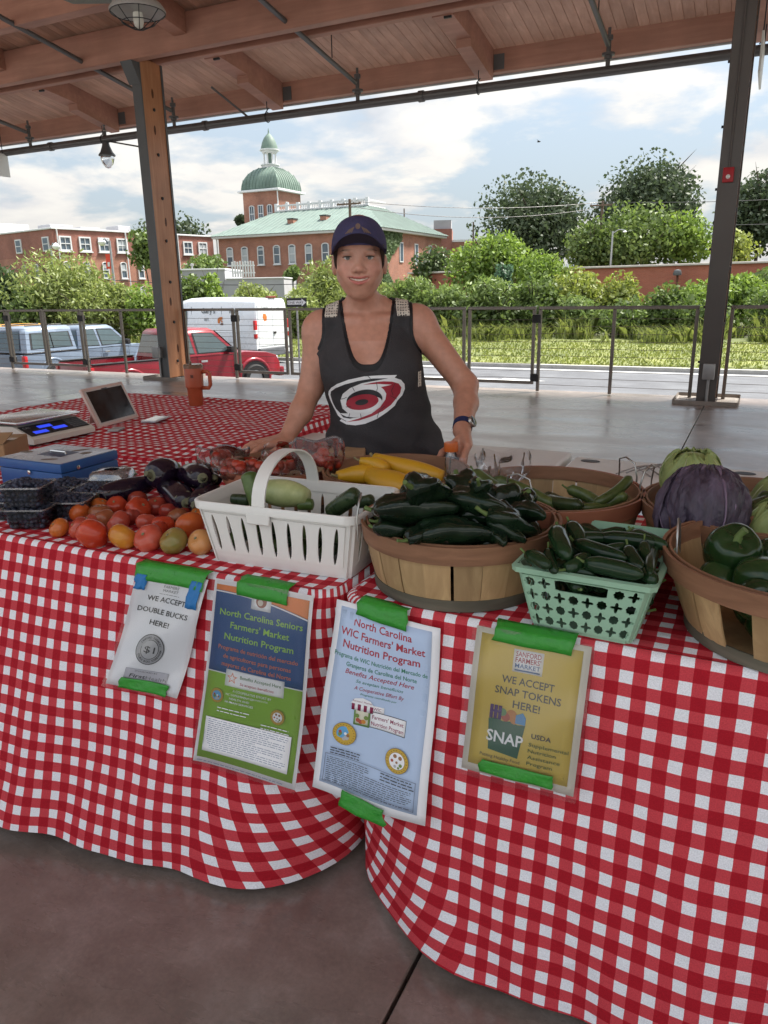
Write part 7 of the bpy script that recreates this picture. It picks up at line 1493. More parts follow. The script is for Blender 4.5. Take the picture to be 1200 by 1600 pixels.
g = text_geo('CAS', .020, .008); mk('lettering', xf((np.c_[g[0][:, 0]-.125, g[0][:, 1]+.064, np.full(len(g[0]), .0026)], g[1]), (0, .020, .0425), (sl, 0, 0)), pmat('panel grey print', (.35, .36, .38), .5), pan)
for x in (-.14, .14):
    for y in (.04, .31): mk('foot', rod((x, y, .0005), (x, y, .03), .014, n=10), M_DARKP, sc_)
tb = thing('tablet', 'tablet in a pale pink case leaning on the rear table', 'tablet', (-2.766, 2.695, TZ), R(100))
M_PINK = pmat('pale pink case', (.62, .45, .40), .5, .06); tl_ = R(-24)
mk('case', xf(bbox(-.160, .160, -.007, .007, 0, .195, .005), (0, 0, .006), (tl_, 0, 0)), M_PINK, tb, smooth=40); mk('bezel', xf(box(-.148, .148, -.0088, -.0072, .012, .183), (0, 0, .006), (tl_, 0, 0)), pmat('tablet bezel', (.55, .50, .47), .4), tb); mk('screen', xf(box(-.136, .136, -.0100, -.0090, .020, .175), (0, 0, .006), (tl_, 0, 0)), pmat('dark screen', (.012, .013, .015), .12, .3, 6, spec=.8), tb)
mk('stand', join(cbox((0, .112, .075), (.10, .004, .15), (R(19), 0, 0))), M_PINK, tb)
mk('camera_notch', xf(box(-.02, .02, -.0105, -.0089, .172, .1795), (0, 0, .006), (tl_, 0, 0)), M_BLACK, tb)
cr_ = thing('card_reader', 'small grey card reader lying in front of the tablet', 'card reader', (-2.63, 2.54, TZ+.004), R(110)); mk('body', bbox(-.04, .04, -.025, .025, 0, .010, .004), pmat('grey reader', (.40, .40, .40), .5), cr_, smooth=40); mk('slot', box(-.03, .03, -.0255, -.0245, .004, .006), M_BLACK, cr_)
ph_ = thing('phone', 'pale phone lying beside the tablet', 'phone', (-2.66, 2.83, TZ+.004), R(105)); mk('body', bbox(-.078, .078, -.038, .038, 0, .008, .0035), pmat('phone shell', (.55, .58, .62), .2, .05), ph_, smooth=40); mk('screen', box(-.072, .072, -.034, .034, .0081, .0086), pmat('phone screen', (.50, .54, .58), .12, .05), ph_)
tu = thing('tumbler', 'terracotta red handled tumbler on the rear table', 'tumbler', (-2.80, 3.31, TZ+.002), R(15))
M_TUM = pmat('terracotta enamel', (.40, .085, .035), .4, .06, 8)
mk('cup', lathe([(.036, 0), (.039, .004), (.042, .095), (.0495, .105), (.0515, .205), (.050, .208)], 32), M_TUM, tu, smooth=35)
lid_ = mk('lid', lathe([(.052, .207), (.0525, .224), (.049, .228), (.012, .229)], 28), pmat('smoky lid', (.20, .12, .075), .25, .1), tu, smooth=35); mk('straw_port', xf(lathe([(.008, 0), (.008, .014), (.003, .015)], 10), (-.015, 0, .229)), pmat('smoky lid', (.2, .12, .075)), lid_, smooth=35)
mk('handle', tube([(.048, 0, .185), (.080, 0, .188), (.094, 0, .175), (.094, 0, .115), (.084, 0, .098), (.046, 0, .098)], .0085, 10, fl=1.3), M_TUM, tu, smooth=180)
mk('badge', xf(box(-.008, .008, -.001, .001, -.008, .008), (.012, -.0505, .165), (0, 0, 0)), pmat('badge brown', (.12, .03, .015), .5), tu)
bk = thing('bicycle_ring', 'dark curved tube end on the deck at the far left edge', 'tube', (-5.72, 5.25, .05)); mk('ring', tube([(.07*math.cos(t), .02*math.sin(t), .22+.07*math.sin(t)) for t in np.linspace(-2, 2.4, 14)], .012, 8), M_BLACK, bk, smooth=60); mk('stem', rod((0.05, 0, -.05), (.05, 0, .16), .012), M_BLACK, bk)
# ------------------------------------------------------------------ the woman behind the table
# The figure is a smooth blend of tapered limbs and ellipsoids turned into one closed surface (surface nets).
def smin(a, b, k):
    if k <= 0: return np.minimum(a, b)
    h = np.clip(.5+.5*(b-a)/k, 0, 1); return b+(a-b)*h-k*h*(1-h)
def smax(a, b, k): return -smin(-a, -b, k)
class Field:
    def __init__(s): s.p = []
    def cone(s, a, b, ra, rb, k=.02, op=1):
        a, b = np.array(a, float), np.array(b, float); d = b-a; L2 = d@d; m = max(ra, rb)
        def f(P):
            t = np.clip(((P-a)@d)/L2, 0, 1); q = P-a-t[..., None]*d; return np.sqrt((q*q).sum(-1))-(ra+(rb-ra)*t)
        s.p.append((f, k, op, np.minimum(a, b)-m, np.maximum(a, b)+m)); return s
    def chain(s, pts, rad, k=.006):
        for i in range(len(pts)-1): s.cone(pts[i], pts[i+1], rad[i], rad[i+1], k if i == 0 else min(k, .004))
    def ell(s, c, r, k=.02, op=1):
        c, r = np.array(c, float), np.array(r, float)
        def f(P):
            q = (P-c)/r; n = np.sqrt((q*q).sum(-1)); g = q/r; gn = np.sqrt((g*g).sum(-1))+1e-9; return n*(n-1)/gn
        s.p.append((f, k, op, c-r, c+r)); return s
    def slices(s, tab, k=.0, grow=0.0):
        T = np.array(tab, float)
        def f(P):
            z = P[..., 2]; cx, a, cy, b = (np.interp(z, T[:, 0], T[:, j]) for j in (1, 2, 3, 4)); a = a+grow; b = b+grow
            q = np.sqrt(((P[..., 0]-cx)/a)**2+((P[..., 1]-cy)/b)**2); d = (q-1)*np.minimum(a, b)
            return np.maximum(d, np.maximum(T[0, 0]-z, z-T[-1, 0]))
        m = (T[:, 2]+grow).max()+.05; s.p.append((f, k, 1, np.array((T[:, 1].min()-m, T[:, 3].min()-m, T[0, 0])), np.array((T[:, 1].max()+m, T[:, 3].max()+m, T[-1, 0])))); return s
    def func(s, f, lo, hi, k=0.0, op=1): s.p.append((f, k, op, np.array(lo, float), np.array(hi, float))); return s
    def ev(s, P):
        d = np.full(P.shape[:-1], 1.0); Q = P.reshape(-1, 3); dq = d.reshape(-1)
        for f, k, op, lo, hi in s.p:
            m = max(k, 0)*1.2+.02; w = np.nonzero(((Q > lo-m) & (Q < hi+m)).all(-1))[0]
            if not len(w): continue
            v = f(Q[w]); dq[w] = smin(dq[w], v, k) if op > 0 else smax(dq[w], -v, k)
        return dq.reshape(P.shape[:-1])
    def mesh(s, lo, hi, h, iters=1):
        lo, hi = np.array(lo, float), np.array(hi, float); n = np.ceil((hi-lo)/h).astype(int)+1; D = np.full(n, 1.0, np.float32)
        for f, k, op, a, b in s.p:
            m = max(k*1.2, 0)+3*h; i0 = np.maximum(np.floor((a-m-lo)/h).astype(int), 0); i1 = np.minimum(np.ceil((b+m-lo)/h).astype(int)+1, n)
            if (i1 <= i0).any(): continue
            ax = [lo[q]+h*np.arange(i0[q], i1[q]) for q in range(3)]; G = np.stack(np.meshgrid(*ax, indexing='ij'), -1); v = f(G); sl = tuple(slice(i0[q], i1[q]) for q in range(3))
            D[sl] = smin(D[sl], v, k) if op > 0 else smax(D[sl], -v, k)
        D[0] = D[-1] = 1; D[:, 0] = D[:, -1] = 1; D[:, :, 0] = D[:, :, -1] = 1
        S = D < 0
        c = [S[x:n[0]-1+x, y:n[1]-1+y, z:n[2]-1+z] for x in (0, 1) for y in (0, 1) for z in (0, 1)]
        al = c[0].copy(); an = c[0].copy()
        for q in c[1:]: al &= q; an |= q
        I = np.argwhere(an & ~al); idx = np.full(n-1, -1, np.int64); idx[tuple(I.T)] = np.arange(len(I))
        acc = np.zeros((len(I), 3)); cnt = np.zeros(len(I))
        off = [(x, y, z) for x in (0, 1) for y in (0, 1) for z in (0, 1)]
        for a in range(8):
            for ax_ in range(3):
                if off[a][ax_]: continue
                o2 = list(off[a]); o2[ax_] = 1; A = I+np.array(off[a]); B = I+np.array(o2); da, db = D[tuple(A.T)], D[tuple(B.T)]; m = (da < 0) != (db < 0)
                t = np.where(m, da/np.where(m, da-db, 1), 0); P = A+(B-A)*t[:, None]; acc[m] += P[m]; cnt[m] += 1
        V = lo+h*acc/np.maximum(cnt, 1)[:, None]; F = []
        for ax_ in range(3):
            sl0 = [slice(None)]*3; sl1 = [slice(None)]*3; sl0[ax_] = slice(0, n[ax_]-1); sl1[ax_] = slice(1, n[ax_]); A = S[tuple(sl0)]; B = S[tuple(sl1)]; E = np.argwhere(A != B); u, v = [(1, 2), (2, 0), (0, 1)][ax_]
            E = E[(E[:, u] > 0) & (E[:, v] > 0) & (E[:, u] < n[u]-1) & (E[:, v] < n[v]-1)]; fl = A[tuple(E.T)]
            q = []
            for du, dv in ((-1, -1), (0, -1), (0, 0), (-1, 0)):
                C = E.copy(); C[:, u] += du; C[:, v] += dv; q.append(idx[tuple(C.T)])
            Q = np.stack(q, 1); Q[~fl] = Q[~fl][:, ::-1]; F.append(Q)
        F = np.concatenate(F)
        for _ in range(iters):
            e = h*.35; d = s.ev(V); g = np.stack([s.ev(V+np.eye(3)[q]*e)-s.ev(V-np.eye(3)[q]*e) for q in range(3)], -1)/(2*e); gg = (g*g).sum(-1)+1e-6
            V = V-np.clip(d/gg, -.5*h, .5*h)[:, None]*g
        return V, F
def fast_mesh(name, V, F, mat, parent, col=None):
    me = bpy.data.meshes.new(name); me.vertices.add(len(V)); me.vertices.foreach_set('co', V.astype(np.float32).ravel()); me.loops.add(F.size); me.loops.foreach_set('vertex_index', F.ravel().astype(np.int32)); me.polygons.add(len(F)); me.polygons.foreach_set('loop_start', np.arange(0, F.size, 4, dtype=np.int32))
    me.update(calc_edges=True); me.validate(); me.polygons.foreach_set('use_smooth', [True]*len(me.polygons)); me.materials.append(mat)
    if col is not None:
        at = me.color_attributes.new('tint', 'FLOAT_COLOR', 'POINT'); at.data.foreach_set('color', np.c_[col, np.ones(len(col))].astype(np.float32).ravel())
    o = bpy.data.objects.new(name, me); COL.objects.link(o); o.parent = parent; return o
WOM = thing('person', 'smiling woman in navy cap and charcoal tank top leaning behind the table', 'person', (-1.16, 2.32, 0), YAW)
H = np.array((-.054, -.085, 1.450))
TORSO = [(.62, .02, .19, .03, .14), (.75, .02, .195, .03, .15), (.85, .018, .178, .015, .146), (.95, .006, .150, .0, .128), (1.05, -.014, .150, -.015, .125), (1.13, -.028, .160, -.02, .120), (1.20, -.034, .158, -.012, .108), (1.25, -.035, .140, .0, .085), (1.29, -.036, .105, .008, .062), (1.33, -.038, .06, .01, .055)]
def torso(F_, grow=0.0):
    F_.slices(TORSO, 0, grow)
    for x in (-.104, .044): F_.ell((x, -.104, 1.105), (.072+grow, .062+grow, .066+grow), .040)
B_ = Field(); torso(B_)
# shoulders, neck
B_.cone((-.085, .012, 1.286), (-.178, .004, 1.252), .040, .043, .03); B_.cone((.012, .012, 1.290), (.112, .004, 1.265), .040, .043, .03)
B_.cone(H+(0, .03, -.075), (-.036, .008, 1.29), .046, .054, .03)
B_.cone((-.16, -.052, 1.268), (-.06, -.062, 1.262), .011, .012, .02); B_.cone((.09, -.052, 1.275), (-.015, -.062, 1.262), .011, .012, .02)
# head
def hx(v, s=1): return H+np.array((v[0]*s, v[1], v[2]))
B_.ell(H+(0, .005, .035), (.074, .095, .098), .02); B_.ell(H+(0, -.028, -.032), (.0675, .072, .084), .03); B_.ell(H+(0, -.026, -.096), (.028, .034, .018), .03)
for s in (-1, 1):
    B_.cone(hx((.0485, .0, -.050), s), hx((.010, -.052, -.092), s), .0195, .0165, .03); B_.ell(hx((.041, -.061, -.030), s), (.026, .025, .023), .018)
B_.ell(H+(0, -.060, -.098), (.017, .015, .014), .02); B_.cone(H+(-.034, -.078, .022), H+(.034, -.078, .022), .011, .011, .02)
B_.ell(H+(0, -.072, -.058), (.045, .021, .026), .02)
for s in (-1, 1): B_.ell(hx((.0335, -.100, .003), s), (.019, .016, .0125), .012, -1)
B_.cone(H+(0, -.086, .010), H+(0, -.104, -.028), .0080, .0118, .012); B_.ell(H+(0, -.105, -.032), (.0125, .0110, .0098), .008)
for s in (-1, 1):
    B_.ell(hx((.0145, -.096, -.0355), s), (.0085, .0105, .0078), .006)
    B_.ell(hx((.0335, -.0815, .0114), s), (.0185, .0095, .0060), .004); B_.ell(hx((.0335, -.0800, -.0074), s), (.0165, .0085, .0040), .004)
# open smile: lips first, then a curved slot whose corners rise
for s in (-1, 1):
    B_.chain([hx((.041, -.0735, -.0505), s), hx((.021, -.0890, -.0545), s), hx((.0, -.0950, -.0562), s)], [.0022, .0036, .0042], .004); B_.chain([hx((.041, -.0735, -.0520), s), hx((.021, -.0880, -.0672), s), hx((.0, -.0940, -.0728), s)], [.0022, .0044, .0052], .004)
    B_.cone(hx((.024, -.0885, -.037), s), hx((.0465, -.0720, -.0560), s), .0030, .0026, .008, -1)
SM = [(-.039, -.0830, -.0515), (-.021, -.0925, -.0600), (0, -.0955, -.0640), (.021, -.0925, -.0600), (.039, -.0830, -.0515)]; SR = [.0018, .0046, .0054, .0046, .0018]
for k in range(4): B_.cone(H+np.array(SM[k]), H+np.array(SM[k+1]), SR[k], SR[k+1], .0015, -1)
for s in (-1, 1):
    B_.ell(hx((.0065, -.107, -.0425), s), (.0040, .006, .0026), .002, -1)
    B_.ell(hx((.080, .008, -.016), s), (.0095, .020, .031), .006); B_.ell(hx((.0895, -.004, -.012), s), (.007, .012, .019), .004, -1)
# arms
B_.ell((-.200, .0, 1.226), (.051, .053, .060), .03); B_.cone((-.198, .0, 1.225), (-.229, -.03, 1.045), .050, .0405, .03); B_.cone((-.229, -.03, 1.045), (-.262, -.085, .970), .0405, .0385, .02); B_.cone((-.262, -.085, .970), (-.308, -.155, .892), .0385, .0245, .015)
B_.ell((.139, .0, 1.244), (.053, .054, .060), .03); B_.cone((.140, .0, 1.240), (.290, -.055, 1.045), .051, .0405, .03); B_.cone((.290, -.055, 1.045), (.285, -.13, .995), .0415, .0385, .02); B_.cone((.285, -.13, .995), (.258, -.268, .930), .0400, .0265, .015)
# hand resting on the box (points to the left of the picture)
w0 = np.array((-.308, -.155, .892)); dh = np.array((-.762, -.647, 0)); ph2 = np.array((.647, -.762, 0))
def LP(a, b, z): return w0+dh*a+ph2*b+np.array((0, 0, z))
for b, ln, sp in ((.029, .074, .010), (.010, .083, .003), (-.010, .077, -.004), (-.027, .060, -.012)):
    B_.cone(LP(.0, b*.45, -.002), LP(.082, b, -.004), .0185, .0125, .012)
    B_.chain([LP(.082, b, -.004), LP(.082+ln*.45, b+sp*.5, -.004), LP(.082+ln*.78, b+sp*.85, -.013), LP(.082+ln, b+sp, -.021)], [.0098, .0088, .0080, .0068], .006)
B_.chain([LP(.018, .016, -.006), LP(.045, .040, -.012), LP(.074, .055, -.018), LP(.098, .058, -.022)], [.0150, .0115, .0098, .0078], .010)
# hand round the bottle
BC = np.array((.212, -.40)); w1 = np.array((.258, -.268, .930))
kn = []
for th, zt in ((-38, .812), (0, .806), (36, .808), (70, .816)):
    a = R(th); q = lambda r, z: np.array((BC[0]+r*math.cos(a), BC[1]+r*math.sin(a), z))
    k0 = np.array((.254+.012*math.cos(a), -.362+.030*math.sin(a), .905)); B_.cone(w1, k0, .0215, .0130, .012)
    B_.chain([k0, q(.0405, .872), q(.0395, .842), q(.0375, zt)], [.0105, .0092, .0084, .0068], .006)
B_.chain([np.array((.250, -.315, .915)), np.array((.222, -.345, .902)), np.array((.188, -.372, .884)), np.array((.173, -.398, .868))], [.0155, .0115, .0098, .0080], .010)
V, F = B_.mesh((-.49, -.47, .62), (.40, .16, 1.60), .0035)
# skin colour: lips, brows, cheeks, knuckles
def gau(P, c, r): q = (P-np.array(c))/np.array(r); return np.exp(-(q*q).sum(-1))
col = np.tile(np.array((.52, .265, .190)), (len(V), 1))
def tint(w, c): 
    global col
    col = col*(1-w[:, None])+np.array(c)*w[:, None]
sunny = np.clip((V[:, 2]-1.02)/.25, 0, 1)*np.clip((1.31-V[:, 2])/.05, 0, 1)
tint(.25*sunny, (.50, .20, .13)); arms = (np.abs(V[:, 0]+.03) > .18)*(V[:, 2] < 1.22); tint(.45*arms, (.45, .205, .128))
for s in (-1, 1):
    tint(.40*gau(V, hx((.042, -.075, -.030), s), (.022, .03, .018)), (.55, .17, .13)); tint(.8*np.clip(1.6*gau(V, hx((.036, -.085, .0245), s), (.020, .02, .0040))-.3, 0, 1), (.12, .07, .045))
    tint(.55*gau(V, hx((.0335, -.088, .011), s), (.018, .012, .006)), (.20, .11, .085)); tint(.3*gau(V, hx((.0335, -.088, -.006), s), (.018, .012, .006)), (.33, .15, .11))
lip = np.clip(1.7*np.maximum(gau(V-np.c_[0*V[:, 0], 0*V[:, 0], 3.2*(V[:, 0]-H[0])**2], H+(0, -.092, -.0560), (.036, .026, .0042)), gau(V-np.c_[0*V[:, 0], 0*V[:, 0], 13*(V[:, 0]-H[0])**2], H+(0, -.092, -.0722), (.032, .026, .0056)))-.25, 0, 1)*(V[:, 1] < H[1]-.070); tint(.85*lip, (.50, .12, .11))
tint(.25*gau(V, H+(0, -.11, -.03), (.014, .014, .012)), (.55, .19, .14))
def skin():
    m = bpy.data.materials.new('skin'); m.use_nodes = True; nt = m.node_tree; L = nt.links.new; b = nt.nodes['Principled BSDF']
    at = N(nt, 'ShaderNodeVertexColor', layer_name='tint'); tc = N(nt, 'ShaderNodeTexCoord'); n = N(nt, 'ShaderNodeTexNoise', i_Scale=55.0, i_Detail=5.0); L(tc.outputs['Object'], n.inputs['Vector'])
    mr = N(nt, 'ShaderNodeMapRange', n1=.3, n2=.7, n3=.90, n4=1.08); L(n.outputs[0], mr.inputs[0]); hs = N(nt, 'ShaderNodeHueSaturation'); L(at.outputs[0], hs.inputs['Color']); L(mr.outputs[0], hs.inputs['Value']); L(hs.outputs[0], b.inputs['Base Color'])
    b.inputs['Roughness'].default_value = .42; b.inputs['Specular IOR Level'].default_value = .45; b.inputs['Subsurface Weight'].default_value = .12; b.inputs['Subsurface Radius'].default_value = (.010, .004, .002); b.inputs['Subsurface Scale'].default_value = 1.0
    n2 = N(nt, 'ShaderNodeTexNoise', i_Scale=420.0, i_Detail=2.0); L(tc.outputs['Object'], n2.inputs['Vector']); bp = N(nt, 'ShaderNodeBump', i_Strength=.10, i_Distance=.002); L(n2.outputs[0], bp.inputs['Height']); L(bp.outputs[0], b.inputs['Normal'])
    return m
body = fast_mesh('body', V, F, skin(), WOM, col)
# eyes, teeth
M_EYEW = pmat('eye white', (.50, .46, .44), .25, .04, 30); M_IRIS = pmat('iris', (.055, .050, .042), .15, .3, 60, coat=.3); M_TEETH = pmat('teeth', (.70, .65, .56), .25, .06, 40, coat=.3)
for s in (-1, 1):
    c = hx((.0335, -.0735, .0022), s); e = mk('eye', xf(sphere(.0132, 20, 14), c), M_EYEW, WOM, smooth=180)
    mk('iris', xf(lathe([(.0001, .0006), (.0032, .0005), (.0063, .0), (.0064, -.0015)], 18), c+np.array((0, -.0129, -.0004)), (R(90), 0, 0)), M_IRIS, e, smooth=60); mk('pupil', xf(lathe([(.0001, .0003), (.0024, .0002), (.0025, -.001)], 14), c+np.array((0, -.0136, -.0004)), (R(90), 0, 0)), M_BLACK, e)
for s in (-1, 1):
    mk('eyelash', tube([hx((.0335+x, -.0885+.10*abs(x)-.0008+16*x*x*.6,   .0062-11*x*x), s) for x in np.linspace(-.0155, .0165, 9)], [.0005, .0011, .0015, .0017, .0017, .0017, .0016, .0013, .0006], 6), pmat('lash brown', (.03, .018, .014), .6), WOM, smooth=180)
    mk('eyebrow', tube([hx((.0335+x, -.0905+9*(x+.008)**2*1.2, .0225+.002-7*(x-.002)**2), s) for x in np.linspace(-.020, .023, 9)], [.0006, .0013, .0016, .0017, .0016, .0014, .0012, .0009, .0004], 6, fl=.8), pmat('brow brown', (.075, .042, .028), .8), WOM, smooth=180)
for k in range(12):
    q = (k-5.5); a = q*.0047; mk('tooth', xf(bbox(-.00225, .00225, -.0012, .0012, -.0042, .0044, .0010, 2), H+np.array((a, -.0893+6*a*a, -.0628+8.5*a*a)), (0, 0, a*14)), M_TEETH, WOM, smooth=60)
# tank tops: solids that hug the torso, cut by neckline and armholes
CXT = -.034
def upper_body(G, g):
    G.cone((-.085, .012, 1.286), (-.178, .004, 1.252), .040+g, .043+g, .03); G.cone((.012, .012, 1.290), (.112, .004, 1.265), .040+g, .043+g, .03); G.cone(H+(0, .03, -.075), (-.036, .008, 1.29), .052+g, .058+g, .03)
    G.cone((-.16, -.052, 1.268), (-.06, -.062, 1.262), .011+g, .012+g, .02); G.cone((.09, -.052, 1.275), (-.015, -.062, 1.262), .011+g, .012+g, .02)
    G.ell((-.200, .0, 1.226), (.051+g, .053+g, .060+g), .03); G.ell((.139, .0, 1.244), (.053+g, .054+g, .060+g), .03)
    G.cone((-.198, .0, 1.225), (-.203, -.005, 1.19), .050+g, .049+g, .03); G.cone((.140, .0, 1.240), (.165, -.009, 1.205), .053+g, .051+g, .03)
ZT = np.array(TORSO)
def garment(grow, zn, nw, aw, arm_z, loose, hem, seed, wr):
    G = Field(); T2 = [(z, cx, a+loose*np.interp(z, (.7, 1.05, 1.2), (1, .55, 0)), cy-loose*.5*np.interp(z, (.7, 1.05, 1.2), (1, .6, 0)), b+loose*np.interp(z, (.7, 1.05, 1.2), (.8, .4, 0))) for z, cx, a, cy, b in TORSO]
    G.slices(T2, 0, grow)
    for x in (-.104, .044): G.ell((x, -.104, 1.105), (.072+grow, .062+grow, .066+grow), .045)
    upper_body(G, grow)
    G.ell((-.03, -.075, 1.02), (.12, .05+grow, .12), .06); G.ell((.0, -.07, .86), (.15, .085+grow, .13), .06)
    def wrinkle(P):
        x, y, z = P[..., 0], P[..., 1], P[..., 2]; lowz = np.clip((1.12-z)/.25, 0, 1)
        return wr*lowz*(np.sin(55*x+22*z+3*np.sin(14*z+seed))*.5+np.sin(34*z-18*x+2*np.sin(20*x))*.6*np.clip((x-.02)/.1, 0, 1)+.35*np.sin(90*z+30*x))
    base = list(G.p); G.p = []
    def f(P):
        d = np.full(P.shape[:-1], 1.0)
        for ff, k, op, lo, hi in base: d = smin(d, ff(P), k)
        d = d+wrinkle(P); x, y, z = P[..., 0]-CXT, P[..., 1], P[..., 2]; ax = np.abs(x)
        front = zn+(np.minimum(ax, .2)/nw)**3.2*.19; back = 1.27+(np.minimum(ax, .2)/nw)**4*.1; zc = np.where(y < .0, front, back)
        g = (z-zc)*.55                                            # neck opening
        arm = aw+5.2*np.clip(1.235-z, 0, 1)**2; g2 = np.where(z > arm_z, (ax-arm), -.05+(z-arm_z)*.0)
        g2 = np.minimum(g2*.9, (z-arm_z))
        g3 = np.abs(P[..., 0]-np.interp(z, ZT[:, 0], ZT[:, 1]))-(np.interp(z, ZT[:, 0], ZT[:, 2])+loose*np.interp(z, (.7, 1.05, 1.2), (1, .55, 0))+grow+np.interp(z, (1.0, 1.10, 1.148, 1.152), (.012, .004, .002, .2)))
        return np.maximum(np.maximum(d, g), np.maximum(np.maximum(g2, g3), hem-z))
    G.func(f, (-.30, -.24, .70), (.30, .24, 1.36)); return G
M_SHIRT = pmat('washed charcoal cotton', (.030, .028, .031), .85, .3, 7, .35, 260, hue=(.046, .043, .047)); M_INNER = pmat('black stretch top', (.007, .007, .009), .6, .2, 20)
V, F = garment(.0075, 1.108, .088, .139, 1.150, .026, .715, 1.3, .0065).mesh((-.30, -.26, .69), (.32, .22, 1.36), .0045); shirt = fast_mesh('tank_top', V, F, M_SHIRT, WOM)
V2, F2 = garment(.0035, 1.128, .082, .149, 1.162, .0, .80, 0, 0).mesh((-.30, -.26, .78), (.32, .22, 1.36), .0045); fast_mesh('undershirt', V2, F2, M_INNER, WOM)
# crochet lace over the straps
def lace():
    m = bpy.data.materials.new('cream lace'); m.use_nodes = True; nt = m.node_tree; L = nt.links.new; b = nt.nodes['Principled BSDF']; tc = N(nt, 'ShaderNodeTexCoord')
    v = N(nt, 'ShaderNodeTexVoronoi', i_Scale=120.0, i_Randomness=.25); L(tc.outputs['Object'], v.inputs['Vector']); cr = ramp(nt, [(.28, (.03, .028, .03)), (.42, (.62, .56, .49))]); L(v.outputs[0], cr.inputs[0]); L(cr.outputs[0], b.inputs['Base Color']); b.inputs['Roughness'].default_value = .9
    bp = N(nt, 'ShaderNodeBump', i_Strength=.8, i_Distance=.003); L(v.outputs[0], bp.inputs['Height']); L(bp.outputs[0], b.inputs['Normal']); return m
M_LACE = lace()
for s in (-1, 1):
    Lc = Field(); base = []
    T_ = Field(); torso(T_, .0105); upper_body(T_, .0105)
    def f(P, s=s, T_=T_):
        d = T_.ev(P); x = (P[..., 0]-CXT)*s; z = P[..., 2]; c = .116; return np.maximum(d, np.maximum(np.abs(x-c-.10*(1.30-z))-.021, np.maximum(1.274-z+.0*x, P[..., 1]-.05)))
    Lc.func(f, (-.25, -.15, 1.24), (.2, .1, 1.36)); V3, F3 = Lc.mesh((-.25, -.15, 1.24), (.2, .1, 1.36), .004); fast_mesh('lace_strap', V3, F3, M_LACE, WOM)
bvh = BVHTree.FromPolygons([tuple(v) for v in V], [tuple(int(i) for i in f) for f in F])
def on_shirt(x, z, off):
    h = bvh.ray_cast(Vector((x, -.6, z)), Vector((0, 1, 0)))
    p = h[0] if h[0] is not None else Vector((x, -.15, z)); return (p.x, p.y-off, p.z)
mk('lace_trim', thick(grid(lambda u, v: tuple(np.array(on_shirt(.128+.010*u, 1.10-.05*v, .004))), 2, 6), .002), M_LACE, WOM)
# printed emblem (storm eye) on the shirt front
def lx(p): return (-.169+.002074*(480+p[0]/5-511), .989-.00206*(560+p[1]/5-640))
def print_poly(pts, mat, lay, name='shirt_print', conv=True):
    bm = bmesh.new(); vs = [bm.verts.new((*((lx(p)) if conv else p), 0)) for p in pts]; bm.faces.new(vs); bmesh.ops.triangulate(bm, faces=bm.faces[:])
    for _ in range(4):
        ed = [e for e in bm.edges if e.calc_length() > .010]
        if not ed: break
        bmesh.ops.subdivide_edges(bm, edges=ed, cuts=1); bmesh.ops.triangulate(bm, faces=bm.faces[:])
    bm.verts.index_update(); g = ([on_shirt(v.co.x, v.co.y, .0010+.0006*lay) for v in bm.verts], [tuple(v.index for v in f.verts) for f in bm.faces]); bm.free(); return mk(name, g, mat, shirt)
def smooth_closed(pts, n=6):
    P = np.array(pts, float); m = len(P); out = []
    for i in range(m):
        a, b, c, d = P[i-1], P[i], P[(i+1) % m], P[(i+2) % m]
        for t in np.arange(n)/n: out.append(.5*((2*b)+(-a+c)*t+(2*a-5*b+4*c-d)*t*t+(-a+3*b-3*c+d)*t**3))
    return out
def ellp(cx, cy, a, b, tilt, n=40):
    t = np.arange(n)*2*math.pi/n; c, s = math.cos(tilt), math.sin(tilt); return [(cx+a*math.cos(q)*c-b*math.sin(q)*s, cy+a*math.cos(q)*s+b*math.sin(q)*c) for q in t]
PW = pmat('print white', (.50, .49, .49), .8, .12, 60); PR = pmat('print crimson', (.42, .025, .03), .8, .15, 60); PB = pmat('print black', (.010, .010, .011), .8, .1)
print_poly([(160, 300), (166, 272), (190, 240), (240, 205), (330, 170), (450, 148), (600, 140), (705, 140), (685, 160), (735, 180), (762, 215), (765, 255), (745, 305), (705, 345), (684, 385), (625, 430), (540, 482), (450, 522), (375, 535), (300, 530), (245, 507), (262, 492), (232, 468), (200, 410), (172, 345)], PW, 0)
print_poly([(178, 302), (186, 272), (225, 240), (300, 207), (400, 182), (520, 165), (640, 163), (540, 182), (430, 200), (340, 236), (280, 285), (258, 340), (272, 405), (315, 442), (252, 447), (218, 415), (192, 362)], PB, 1); print_poly([(250, 450), (300, 470), (360, 474), (405, 468), (330, 485), (275, 478)], PB, 1)
print_poly([(440, 213), (520, 196), (600, 186), (665, 190), (715, 207), (738, 240), (728, 285), (698, 325), (655, 375), (590, 420), (500, 462), (400, 498), (300, 512), (400, 482), (500, 440), (570, 390), (612, 330), (620, 285), (600, 250), (580, 232), (665, 214), (560, 207)], PR, 1)
print_poly(ellp(448, 335, 142, 84, -.16), PB, 2); print_poly(ellp(470, 372, 120, 60, -.30), PW, 3); print_poly(ellp(431, 349, 129, 60, -.17), PR, 4); print_poly(ellp(427, 350, 52, 23, -.17), PB, 5)
